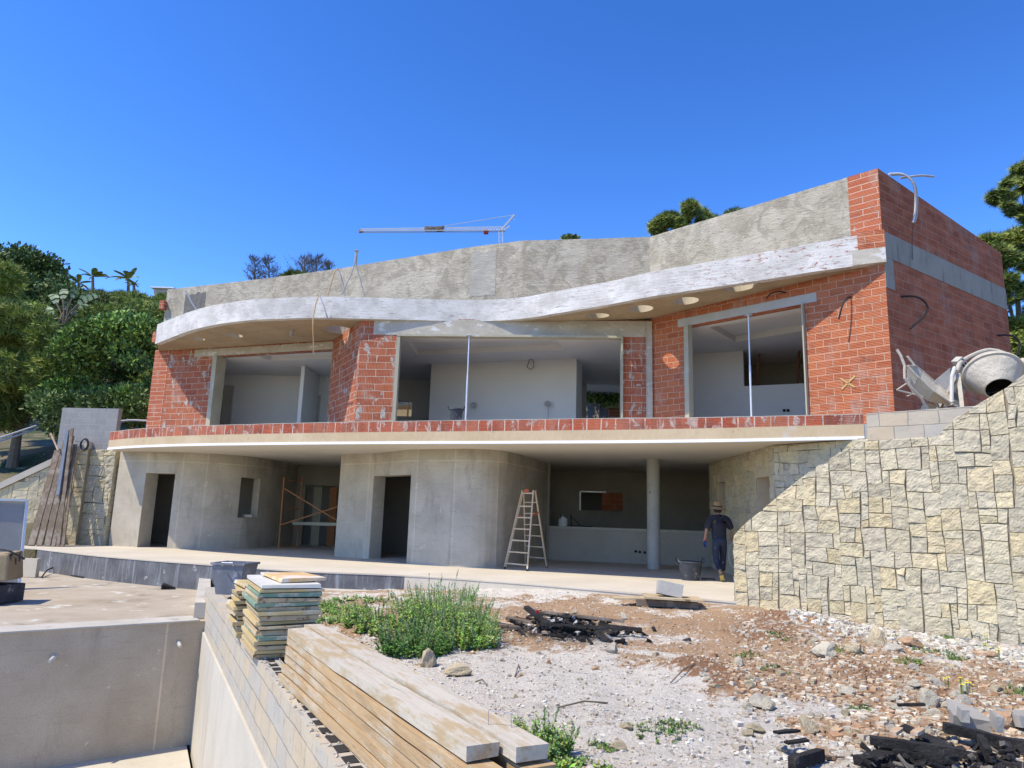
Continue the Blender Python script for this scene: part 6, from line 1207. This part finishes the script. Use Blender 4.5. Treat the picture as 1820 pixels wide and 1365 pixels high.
# ---- gravel (nobody could count it)
def gravel(name, n, region, smin, smax, cols, seed):
    rn = random.Random(seed); mb = MB(); tries = 0
    while n > 0 and tries < 200000:
        tries += 1; px, py = region(rn); p = atz(px, py, -.18)
        if sideW(p.x, p.y) < .15 or p.y > te_y(p.x)-.1 and p.x < 3.9: continue
        s = (p.x-SW_A.x)*(-SW_d.y)+(p.y-SW_A.y)*SW_d.x
        if p.x > 3.7 and s > -.12: continue
        if gmask(p.x, p.y) < .45 and rn.random() < .68: continue
        z_ = dirt_z(p.x, p.y); r_ = rn.uniform(smin, smax)*rn.random()**.7+.004; col = rn.choice(cols if cols else (GB_ if gmask(p.x, p.y) > .5 else GW_)); f = rn.uniform(.8, 1.15); col = tuple(q*f for q in col)
        b = [Vector((rn.uniform(.6, 1)*sx, rn.uniform(.6, 1)*sy, rn.uniform(.3, .8)*sz))*r_ for sx in (-1, 1) for sy in (-1, 1) for sz in (-1, 1)]; a = rn.uniform(0, 3.1); ca, sa = math.cos(a), math.sin(a)
        vs = [(p.x+v.x*ca-v.y*sa, p.y+v.x*sa+v.y*ca, z_+v.z+r_*.15) for v in b]
        mb.mesh(vs, [(0, 1, 3, 2), (4, 6, 7, 5), (0, 4, 5, 1), (2, 3, 7, 6), (0, 2, 6, 4), (1, 5, 7, 3)], col); n -= 1
    o = mb.build(name, M['rock'], None, loc=(0, 0, 0)); o['kind'] = 'stuff'; tag(o, 'loose pebbles and chips strewn over the dirt', 'gravel'); return o
GW_ = [(.62, .59, .52), (.70, .67, .60), (.55, .50, .42), (.50, .44, .35)]; GB_ = [(.46, .31, .19), (.54, .42, .28), (.38, .23, .13), (.64, .57, .44), (.66, .60, .48), (.52, .40, .27)]
GC = [(.62, .57, .46), (.50, .38, .25), (.70, .67, .60), (.42, .24, .13), (.46, .44, .40), (.60, .46, .28)]
gravel('gravel', 11000, lambda r: (r.uniform(560, 1850), 1062+(1400-1062)*r.random()**1.5), .005, .020, None, 5)
gravel('rubble_chips', 3200, lambda r: (r.uniform(1300, 1830), 1100+(1350-1100)*r.random()**1.2), .010, .038, None, 6)
gravel('wall_foot_chips', 1700, lambda r: (lambda u: (u, 1090+(u-1400)*.135+r.gauss(14, 9)))(r.uniform(1400, 1830)), .01, .05, [(.66, .62, .52), (.72, .69, .61), (.58, .54, .45)], 7)
# ---- burnt heap
t = thing('burnt_heap', 'black burnt heap of charred scraps and ash in the middle of the dirt', 'debris', (FIRE.x, FIRE.y, -.15)); mb = MB(); mc = MB(); rn = random.Random(3)
for i in range(230):
    a = rn.uniform(0, 6.28); r_ = abs(rn.gauss(0, .5)); p = Vector((FIRE.x+math.cos(a)*r_*1.15, FIRE.y+math.sin(a)*r_*1.0, 0)); p.z = dirt_z(p.x, p.y)+max(.01, .17-.17*r_)*rn.random()+.01
    if i % 5: mb.box(p, (rn.uniform(.04, .22), rn.uniform(.02, .07), rn.uniform(.01, .05)), (rn.uniform(-.5, .5), rn.uniform(-.5, .5), rn.uniform(0, 3)), jit=.012)
    else: mc.box(p, (rn.uniform(.03, .09), rn.uniform(.02, .06), rn.uniform(.01, .03)), (rn.uniform(-.5, .5), rn.uniform(-.5, .5), rn.uniform(0, 3)), jit=.01)
o = mb.build('charred_scraps', M['char'], t); o['kind'] = 'stuff'; o = mc.build('ash_lumps', surf('pale ash', (.32, .31, .29), (.48, .46, .42), 9), t); o['kind'] = 'stuff'
for i, (dx, dy, L, w, a, rx, m_, lab) in enumerate(((.25, .15, 1.1, .05, -.25, .05, 'wood_old', 'brown lath lying across the burnt heap'), (.3, -.35, 1.3, .05, -.12, 0, 'char', 'long charred lath along the front of the burnt heap'), (-.35, .0, .6, .08, -.9, .35, 'char', 'charred short beam leaning at the left of the burnt heap'), (-.1, .35, .8, .06, .35, .1, 'wood_old', 'grey lath at the back of the burnt heap'), (.75, .25, .55, .07, .1, .1, 'char', 'charred stub at the right end of the burnt heap'), (-.85, .25, .4, .22, .1, .1, 'wood_new', 'yellow board scrap left of the burnt heap'), (-.55, .3, .5, .16, -.2, .15, 'wood_old', 'curled brown board beside the yellow scrap'), (-.75, -.02, .38, .07, -.15, .05, 'wood_old', 'small brown wedge left of the burnt heap'), (-.35, -.48, .22, .05, 0, 0, 'wood_new', 'tiny orange wood scrap in front of the burnt heap'))):
    mb = MB(); z_ = dirt_z(FIRE.x+dx, FIRE.y+dy)+(.13 if abs(dx) < .5 and abs(dy) < .4 else .05); mb.box((FIRE.x+dx, FIRE.y+dy, z_), (L, w, .035), (0, rx, a), jit=.008); tag(mb.build('wood_scrap', M[m_]), lab, 'wood scrap', 'scraps around the burnt heap')
mb = MB(); mb.box((FIRE.x-.38, FIRE.y+.1, dirt_z(FIRE.x, FIRE.y)+.20), (.05, .03, .06), (0, 0, .3)); tag(mb.build('red_scrap', surf('red plastic', (.5, .03, .02), (.55, .05, .03), 5)), 'tiny red plastic scrap on the burnt heap', 'scrap'); mb = MB(); mb.box((FIRE.x-.42, FIRE.y+.3, dirt_z(FIRE.x, FIRE.y)+.2), (.08, .05, .04), (0, .3, .3), jit=.01); tag(mb.build('blue_scrap', surf('blue plastic', (.04, .20, .32), (.06, .25, .38), 5)), 'small blue plastic scrap at the back of the burnt heap', 'scrap')
# ---- charred timber at the bottom right
def beam(a, b, w, h, lab, zo=0, m_='char', dz=0):
    A_ = atz(*a, -.2); A_.z = dirt_z(A_.x, A_.y)+zo; B__ = atz(*b, -.2); B__.z = dirt_z(B__.x, B__.y)+zo+dz; w *= .68; h *= .62; A_.z -= zo*.3; B__.z -= zo*.3; mb = MB(); n_ = 16; d = (B__-A_); L = d.length; d.normalize(); x = d.cross(Vector((0, 0, 1))).normalized(); u = x.cross(d); vs = []
    for k in range(n_+1):
        c = A_.lerp(B__, k/n_); kk = 1+.30*noise.noise(c*9)
        for (p_, q) in ((-1, -1), (1, -1), (1, 1), (-1, 1)): vs.append(c+x*p_*w*.36*kk*rnd(.93, 1.05)+u*q*h*.42*kk*rnd(.88, 1.06))
    mb.mesh(vs, [(4*k+i, 4*k+(i+1) % 4, 4*k+4+(i+1) % 4, 4*k+4+i) for k in range(n_) for i in range(4)]+[(3, 2, 1, 0), (4*n_, 4*n_+1, 4*n_+2, 4*n_+3)]); return tag(mb.build('charred_beam', M[m_]), lab, 'charred timber', 'charred timber at the bottom right')
beam((1535, 1368), (1620, 1345), .26, .10, 'charred panel at the left end of the black timber pile', .07); beam((1585, 1355), (1700, 1368), .30, .09, 'wide charred board in the middle of the black pile', .09); beam((1548, 1350), (1720, 1375), .12, .10, 'long charred beam along the front of the black pile', .17)
beam((1680, 1328), (1830, 1345), .13, .12, 'thick charred log lying towards the right edge', .12, dz=-.02); beam((1605, 1332), (1690, 1352), .32, .03, 'charred sheet tilted up in the middle of the pile', .2, dz=-.08); beam((1600, 1316), (1648, 1318), .06, .035, 'small charred bar resting on top of the tilted sheet', .27)
beam((1690, 1352), (1830, 1372), .20, .09, 'lower charred board at the right corner', .03); beam((1740, 1330), (1760, 1365), .09, .13, 'short charred stump standing in the right of the pile', .1); beam((1790, 1335), (1800, 1368), .08, .12, 'rightmost charred stump of the pile', .06)
beam((1408, 1375), (1460, 1352), .10, .14, 'charred block end at the left, separate from the main pile', .07); beam((1380, 1340), (1420, 1330), .09, .03, 'flat black scrap on the separate charred block', .19); beam((1398, 1346), (1436, 1343), .10, .03, 'black lid like scrap on the separate charred block', .15)
for (a, b, lab) in (((1590, 1350), (1602, 1340), 'orange unburnt wood face in the black pile'), ((1628, 1358), (1642, 1348), 'second orange unburnt chip in the black pile')):
    beam(a, b, .09, .04, lab, .22, 'wood_new')
t = thing('charred_splinters', 'litter of small charred splinters and ash between the black beams', 'debris', atz(1680, 1350, -.15)); mb = MB(); mc = MB()
for i in range(170):
    c = atz(rnd(1530, 1835), rnd(1322, 1385), -.15); z_ = dirt_z(c.x, c.y); (mb if i % 4 else mc).box((c.x, c.y, z_+rnd(.0, .07)), (rnd(.03, .18), rnd(.010, .035), rnd(.008, .022)), (rnd(-.6, .6), rnd(-.6, .6), rnd(0, 3)), jit=.01)
mb.build('splinters', M['char'], t)['kind'] = 'stuff'; mc.build('ash_flakes', surf('ash flakes', (.10, .09, .08), (.20, .18, .15), 9), t)['kind'] = 'stuff'
# broken white blocks
t = thing('broken_block', 'broken white hollow block among the rubble at the right', 'block', atz(1735, 1300, -.15)); c = atz(1733, 1306, -.15); z_ = dirt_z(c.x, c.y); wb = surf('white grey block', (.28, .265, .235), (.36, .34, .30), 4, bump=.5)
mb = MB(); mb.box(c+Vector((0, .05, .07+0)), (.24, .13, .11), (.1, .1, -.3), jit=.012); mb.build('block_body', wb, t); mb = MB(); mb.box(c+Vector((-.10, -.04, .15)), (.05, .10, .08), (.1, .1, -.3), jit=.008); mb.build('block_web', wb, t); mb = MB(); mb.box(c+Vector((.10, -.1, .12)), (.05, .12, .10), (.1, .1, -.3), jit=.008); mb.build('block_web', wb, t)
mb = MB(); c = atz(1715, 1275, -.15); mb.box((c.x, c.y, dirt_z(c.x, c.y)+.07), (.24, .12, .07), (.2, .12, -.35), jit=.02); tag(mb.build('broken_block', wb), 'upper white block fragment lying tilted in the rubble', 'block')
mb = MB(); c = atz(1815, 1282, -.15); mb.box((c.x, c.y, dirt_z(c.x, c.y)+.05), (.28, .18, .07), (.05, .1, .35), jit=.02); tag(mb.build('broken_block', wb), 'grey white flat fragment at the right edge of the rubble', 'block')
# sticks
for i, (a, b, lab) in enumerate((((990, 1262), (1080, 1248), 'thin bent twig on the white dust'), ((1192, 1222), (1236, 1208), 'dark short stick on the white dust near the brown mound'), ((915, 1200), (922, 1182), 'small dark splinter near the weeds'), ((845, 1210), (865, 1216), 'tiny brown stick below the flat boulder'), ((1420, 1355), (1500, 1342), 'dark curved root near the charred pile'))):
    A_, B__ = atz(*a, -.18), atz(*b, -.18); A_.z = dirt_z(A_.x, A_.y)+.012; B__.z = dirt_z(B__.x, B__.y)+.012; m_ = A_.lerp(B__, .5)+Vector((.01, .03, .025)); mb = MB(); mb.tube([A_, m_, B__], .007, 5); tag(mb.build('twig', M['wood_old']), lab, 'twig', 'twigs on the ground')
# turquoise strip at the wall foot
a = onp(1700, 1137, SW_A, SW_B); mb = MB(); q0, q1 = SW_A+SW_d*(swp(1697, 1137)[0]), SW_A+SW_d*(swp(1752, 1144)[0]); q0, q1 = q0+nS*.09, q1+nS*.09; wall(mb, [q0, q1], swp(1700, 1148)[1]-.02, swp(1700, 1135)[1], .02); tag(mb.build('insulation_strip', surf('turquoise foam', (.20, .55, .55), (.26, .62, .60), 5)), 'turquoise foam strip at the foot of the stone wall near the yellow flowers', 'insulation')
# ---- weeds
GW = [(.19, .33, .06), (.26, .42, .08), (.13, .23, .05), (.33, .45, .12), (.28, .34, .12)]
def weed(name, label, px, py, n, hmax, spread, seed, leafn=16, cols=GW, leafs=.045, group=None, cat='weed', spike=True):
    rn = random.Random(seed); c = atz(px, py, -.2); c.z = dirt_z(c.x, c.y); t = thing(name, label, cat, c, group); mb = MB(); sp = MB()
    for i in range(n):
        a = rn.uniform(0, 6.28); r_ = spread*math.sqrt(rn.random()); b = Vector((c.x+math.cos(a)*r_, c.y+math.sin(a)*r_, 0))
        if sideW(b.x, b.y) < .12: continue
        b.z = dirt_z(b.x, b.y)-.01; h_ = hmax*rn.uniform(.4, 1)*(1-.35*(r_/spread)); lean = Vector((math.cos(a)*.35*r_/spread+rn.gauss(0, .12), math.sin(a)*.35*r_/spread+rn.gauss(0, .12), 1)).normalized(); col = rn.choice(cols); tp = b+lean*h_
        w = .004; sd = lean.orthogonal().normalized()*w; mb.poly([b-sd, b+sd, tp], col=col); sd2 = lean.cross(sd).normalized()*w; mb.poly([b-sd2, b+sd2, tp], col=col)
        for k in range(leafn):
            f = rn.uniform(.05, .95); p = b.lerp(tp, f); dd = Vector((rn.gauss(0, 1), rn.gauss(0, 1), rn.uniform(-.1, .9))).normalized(); L = leafs*rn.uniform(.6, 1.6)*(1.25-f); w_ = dd.cross(lean).normalized()*L*.28; cc = tuple(q*rn.uniform(.7, 1.25) for q in col); mb.poly([p, p+dd*L*.5-w_, p+dd*L, p+dd*L*.5+w_], col=cc)
        if spike and rn.random() < .30:
            for k in range(14):
                p = b.lerp(tp, .72+.30*k/14); dd = Vector((rn.gauss(0, 1), rn.gauss(0, 1), .6)).normalized()*.014; s_ = Vector((0, 0, .012)); cc = tuple(q*1.25 for q in (.20, .26, .12)); sp.poly([p-s_, p+dd, p+s_*2], col=cc)
    mb.build('foliage', M['leaf'], t)
    if sp.v: o = sp.build('seed_spikes', M['leaf'], t); o['kind'] = 'stuff'
    return t
weed('tall_weed', 'tall dense weed clump with seed spikes, biggest of the weeds', 790, 1128, 480, .86, .55, 1, leafn=24); weed('tall_weed', 'weed clump in front left of the biggest one, beside the planks', 685, 1128, 190, .40, .50, 2, leafn=22); weed('tall_weed', 'dense weed clump right behind the planks end', 735, 1160, 260, .48, .40, 3, cols=[(.09, .19, .04), (.13, .25, .05), (.07, .13, .03)])
weed('tall_weed', 'weed clump at the right side of the green patch towards the burnt heap', 828, 1145, 240, .60, .38, 4, leafn=22); weed('low_weed', 'low green weeds right behind the shuttering stack', 590, 1085, 200, .26, .60, 5, spike=False); weed('low_weed', 'low weeds between the stack and the tall weeds', 640, 1108, 170, .20, .6, 6, spike=False)
weed('tall_weed', 'thin upright weeds at the back of the green patch', 745, 1085, 110, .50, .55, 7); weed('tall_weed', 'single tall weed against the cream terrace edge', 830, 1068, 26, .42, .12, 8); weed('low_weed', 'small weeds along the white footing of the terrace', 640, 1065, 60, .16, .5, 9, spike=False)
weed('tall_weed', 'leafy weed rising behind the whitened plank ends', 965, 1340, 60, .34, .16, 10, leafn=22, leafs=.045); weed('low_weed', 'small weed tuft left of the leafy one beside the planks', 920, 1312, 24, .20, .12, 11, leafs=.04, spike=False); weed('low_weed', 'low weed patch at the bottom edge by the plank ends', 1010, 1372, 60, .12, .25, 12, spike=False)
for i, (px, py, r_, h_) in enumerate(((1170, 1305, .22, .10), (1205, 1300, .14, .09), (1075, 1322, .10, .08), (1575, 1140, .2, .12), (1500, 1160, .22, .10), (1660, 1163, .22, .14), (1615, 1180, .14, .10), (1700, 1172, .12, .1), (1815, 1238, .16, .13), (1325, 1167, .18, .07), (1385, 1145, .2, .06), (1530, 1265, .1, .08), (1680, 1140, .15, .12), (1755, 1158, .12, .12), (1380, 1200, .16, .06), (1000, 1352, .16, .08))):
    weed('grass_tuft', 'small green tuft growing between the loose stones', px, py, 46, h_, r_, 40+i, leafn=6, leafs=.03, group='green tufts among the stones', cat='grass tuft', spike=False, cols=[(.09, .16, .03), (.13, .22, .05), (.16, .22, .07)])
yf = surf('yellow petals', (.75, .62, .02), (.85, .72, .04), 8, bump=0)
for i, (px, py, n) in enumerate(((1754, 1140, 1), (1756, 1155, 1), (1775, 1162, 2), (1684, 1223, 1), (1711, 1238, 2), (1723, 1232, 1))):
    c = atz(px, py, -.12); z_ = dirt_z(c.x, c.y); t = thing('yellow_flower', 'yellow wild flower in the ' + ('stones at the foot of the big wall' if i < 3 else 'rubble at the right'), 'flower', (c.x, c.y, z_), 'yellow flowers by the wall' if i < 3 else 'yellow flowers in the rubble'); mb = MB(); st_ = MB()
    for k in range(n*3):
        p = Vector((c.x+rnd(-.03, .03), c.y+rnd(-.03, .03), z_+rnd(.08, .14)))
        for j in range(6): a = j*1.047; d = Vector((math.cos(a), math.sin(a), .4))*.020; w_ = Vector((-math.sin(a), math.cos(a), 0))*.010; mb.poly([p, p+d*.6-w_, p+d, p+d*.6+w_])
        st_.tube([(p.x, p.y, z_), p], .003, 4)
    mb.build('petals', yf, t); st_.build('stem', surf('green stem', (.10, .18, .04), (.12, .2, .05), 5, bump=0), t)
# ================================================================ PERSON walking away beside the stone wall
def skin(name, nodes, edges, mat, parent, sub=2):
    me = bpy.data.meshes.new(name); base = Vector((0, 0, 0)); q = parent
    while q is not None: base += q.location; q = q.parent
    me.from_pydata([tuple(Vector(n[0])-base) for n in nodes], [], edges); o = bpy.data.objects.new(name, me); COL.objects.link(o)
    md = o.modifiers.new('s', 'SKIN'); md.use_smooth_shade = True
    for v, n in zip(me.skin_vertices[0].data, nodes): v.radius = n[1] if isinstance(n[1], tuple) else (n[1], n[1])
    me.skin_vertices[0].data[0].use_root = True
    sb = o.modifiers.new('u', 'SUBSURF'); sb.levels = sb.render_levels = sub; md.branch_smoothing = .6
    dg = bpy.context.evaluated_depsgraph_get(); m2 = bpy.data.meshes.new_from_object(o.evaluated_get(dg)); o.modifiers.clear(); o.data = m2; m2.materials.clear(); m2.materials.append(mat); o.parent = parent
    for p in m2.polygons: p.use_smooth = True
    return o
px0 = atz(1284, 1034, 0); PXo = Vector((px0.x, px0.y+.14, .003))
t = thing('person', 'person in straw hat, dark shirt and jeans walking away beside the stone wall', 'person', PXo)
def q3(x, y, z): return PXo+Vector((x, y, z))
skinm = surf('tanned skin', (.34, .19, .12), (.38, .22, .14), 5, rough=.6, bump=0, fine=0); shirt = surf('dark navy cotton shirt', (.026, .026, .034), (.042, .042, .052), 5, bump=.4, bsc=9, bd=.02, layers=[((1, 1, 1), 6, .64, .7, (.10, .10, .12))], fine=.2); jeans = surf('dusty blue jeans', (.026, .032, .055), (.042, .052, .082), 4, bump=.4, bsc=10, layers=[((1, 1, .6), 7, .62, .68, (.25, .27, .33))], fine=.2)
pel = q3(.0, 0, .93); J_ = dict(pel=pel, sp=q3(0, .03, 1.12), ch=q3(0, .06, 1.32), nk=q3(0, .08, 1.46), hd=q3(.0, .11, 1.56), ht=q3(0, .11, 1.67), sl=q3(-.19, .06, 1.40), sr=q3(.19, .07, 1.40), el=q3(-.30, .0, 1.13), er=q3(.31, .08, 1.14), wl=q3(-.33, .05, .90), wr=q3(.36, .24, .96), hl=q3(-.09, 0, .90), hr=q3(.09, .0, .90), kl=q3(-.085, .04, .50), kr=q3(.13, .22, .52), al=q3(-.05, -.23, .16), ar=q3(.15, .33, .09), tl=q3(-.03, -.12, .035), tr=q3(.16, .52, .04))
nodes = [(J_['pel'], (.125, .10)), (J_['sp'], (.10, .07)), (J_['ch'], (.10, .07)), (J_['nk'], .055), (J_['hd'], (.072, .085)), (J_['ht'], (.070, .080)), (J_['sl'], .045), (J_['el'], .040), (J_['wl'], .028), (J_['sr'], .045), (J_['er'], .040), (J_['wr'], .028), (J_['hl'], .09), (J_['kl'], .058), (J_['al'], .038), (J_['hr'], .09), (J_['kr'], .058), (J_['ar'], .038)]
body = skin('body', nodes, [(0, 1), (1, 2), (2, 3), (3, 4), (4, 5), (2, 6), (6, 7), (7, 8), (2, 9), (9, 10), (10, 11), (0, 12), (12, 13), (13, 14), (0, 15), (15, 16), (16, 17)], skinm, t)
def mid(a, b, f): return J_[a].lerp(J_[b], f)
skin('shirt', [(J_['sp']-Vector((0, 0, .02)), (.205, .155)), (J_['sp']-Vector((0, 0, .20)), (.22, .165)), (J_['ch'], (.23, .16)), (J_['ch'].lerp(J_['nk'], .80), (.20, .14)), (J_['sl'], .105), (mid('sl', 'el', .55), .085), (mid('sl', 'el', .98), .080), (J_['sr'], .105), (mid('sr', 'er', .55), .085), (mid('sr', 'er', .98), .080), (q3(-.085, .05, 1.405), .105), (q3(.085, .055, 1.405), .105)], [(0, 1), (0, 2), (2, 3), (2, 10), (10, 4), (4, 5), (5, 6), (2, 11), (11, 7), (7, 8), (8, 9)], shirt, t)
skin('trousers', [(J_['pel'], (.20, .155)), (J_['pel']+Vector((0, 0, .09)), (.19, .145)), (J_['hl']-Vector((0, 0, .06)), .102), (J_['kl'], .076), (mid('kl', 'al', .80), .062), (J_['hr']-Vector((0, 0, .06)), .102), (J_['kr'], .076), (mid('kr', 'ar', .75), .062)], [(0, 1), (0, 2), (2, 3), (3, 4), (0, 5), (5, 6), (6, 7)], jeans, t)
# shoes: left one heel up showing its yellow sole
ym = surf('worn yellow sole', (.50, .42, .14), (.60, .50, .20), 9, bump=.3); dk_ = surf('dark shoe upper', (.04, .04, .045), (.07, .07, .07), 6)
def shoe(heel, toe, up, name='shoe'):
    d = (toe-heel); L = d.length; d.normalize(); up = Vector(up).normalized(); x = d.cross(up).normalized(); up = x.cross(d); mb = MB(); so_ = MB(); vs = []; pr = [(0, .035, .0), (.12, .042, .075), (.4, .036, .075), (.62, .046, .055), (.85, .045, .04), (1, .020, .025)]
    sec = []
    for f, w, h in pr:
        c = heel+d*L*f; hh_ = max(h, .03); sec.append([c-x*w, c+x*w, c+x*w*.8+up*hh_, c-x*w*.8+up*hh_])
    for a, b in zip(sec, sec[1:]):
        for j in range(4): mb.poly([a[j], b[j], b[(j+1) % 4], a[(j+1) % 4]])
    mb.poly(sec[0]); mb.poly(sec[-1][::-1]); s1 = mb.build('shoe', dk_, t, bevel=.006)
    for a, b in zip(pr, pr[1:]):
        ca, cb_ = heel+d*L*a[0]-up*.012, heel+d*L*b[0]-up*.012; wa, wb_ = a[1]*1.08, b[1]*1.08; so_.poly([ca-x*wa, cb_-x*wb_, cb_+x*wb_, ca+x*wa]); so_.poly([ca-x*wa-up*.012, ca+x*wa-up*.012, cb_+x*wb_-up*.012, cb_-x*wb_-up*.012])
        for s_ in (-1, 1): so_.poly([ca+x*wa*s_, ca+x*wa*s_-up*.012, cb_+x*wb_*s_-up*.012, cb_+x*wb_*s_])
    so_.build('sole', ym, s1)
shoe(J_['al']+Vector((-.02, -.06, -.00)), J_['al']+Vector((.06, .10, -.135)), (0, .8, .6)); shoe(J_['ar']+Vector((0, -.05, -.07)), J_['ar']+Vector((.02, .21, -.075)), (0, 0, 1))
gl = surf('blue work glove', (.02, .06, .22), (.03, .08, .27), 6, bump=.2)
def hand(w, dirv, thumb, mat, name):
    d = Vector(dirv).normalized(); x = Vector(thumb); x = (x-d*x.dot(d)).normalized(); nrm = d.cross(x); nodes = [(w, (.024, .019)), (w+d*.045, (.036, .019)), (w+d*.085, (.040, .017))]; ed = [(0, 1), (1, 2)]
    for k, (o_, l_) in enumerate(((.030, .068), (.010, .078), (-.011, .072), (-.031, .056))):
        i = len(nodes); b = w+d*.088+x*o_; nodes += [(b, .0100), (b+d*l_*.55+nrm*.012, .0090), (b+d*l_+nrm*.034, .0078)]; ed += [(2, i), (i, i+1), (i+1, i+2)]
    i = len(nodes); nodes += [(w+d*.035+x*.036, .0125), (w+d*.070+x*.060+nrm*.01, .0105), (w+d*.100+x*.066+nrm*.018, .009)]; ed += [(1, i), (i, i+1), (i+1, i+2)]
    return skin(name, nodes, ed, mat, t, 1)
hand(J_['wl'], (-.05, .15, -1), (.8, .6, 0), gl, 'glove'); hand(J_['wr'], (.15, .5, -.6), (-1, .3, 0), skinm, 'hand')
mb = MB(); mb.tube([J_['wl']+Vector((0, 0, .03)), J_['wl']-Vector((0, 0, .01))], .034, 12); mb.build('glove_cuff', om, t)
hat = surf('straw hat weave', (.36, .22, .09), (.46, .30, .14), 6, rough=.85, bump=.5, bsc=30, bstretch=(1, 1, 4)); hc = J_['ht']+Vector((0, 0, -.015)); mb = MB()
pf_ = [(.0, .135), (.055, .13), (.088, .10), (.098, .03), (.10, .0), (.15, -.012), (.205, -.035), (.21, -.04), (.15, -.018), (.095, -.006)]; mb.lathe(pf_, hc, (.06, -.1, 1), n=28); mb.build('hat', hat, t, smooth=True)
mb = MB(); mb.lathe([(.0995, .012), (.1035, .012), (.1005, .036), (.096, .036)], hc, (.06, -.1, 1), n=28); mb.build('hat_band', M['cable'], t)
# face, turned away from the camera
fc = J_['hd']+Vector((0, .075, .03)); mb = MB(); mb.lathe([(.0, .03), (.012, .015), (.016, 0)], fc+Vector((0, .012, -.02)), (0, 1, -.4), n=8); mb.build('nose', skinm, t)
for s_ in (-1, 1):
    mb = MB(); mb.lathe([(0, .012), (.009, .008), (.013, 0)], fc+Vector((s_*.032, -.004, .0)), (0, 1, 0), n=8); mb.build('eye', surf('eye', (.5, .5, .48), (.55, .55, .5), 5), t); mb = MB(); mb.lathe([(0, .012), (.018, .01), (.028, 0), (.018, -.008)], J_['hd']+Vector((s_*.078, .005, .0)), (s_, -.2, 0), n=10, sy=.6); mb.build('ear', skinm, t)
mb = MB(); mb.box(fc+Vector((0, .002, -.062)), (.045, .012, .010)); mb.build('mouth', surf('lips', (.3, .12, .1), (.33, .14, .11), 5), t, bevel=.003)
mb = MB(); mb.lathe([(.060, -.035), (.084, -.01), (.092, .03), (.090, .07)], J_['hd']+Vector((0, -.014, .0)), (0, 0, 1), n=20, sy=1.05); mb.build('hair', surf('dark hair', (.03, .02, .015), (.05, .035, .025), 8), t)
mb = MB(); c = J_['wr']+Vector((.05, .1, -.1)); mb.tube([c+Vector((math.sin(a)*.17, -.2, -.28+math.cos(a)*.32)) for a in [i*.45 for i in range(15)]], .007, 6); tag(mb.build('wire_loop', M['steel']), 'pale wire loop hanging from the walking person\'s right hand', 'wire')
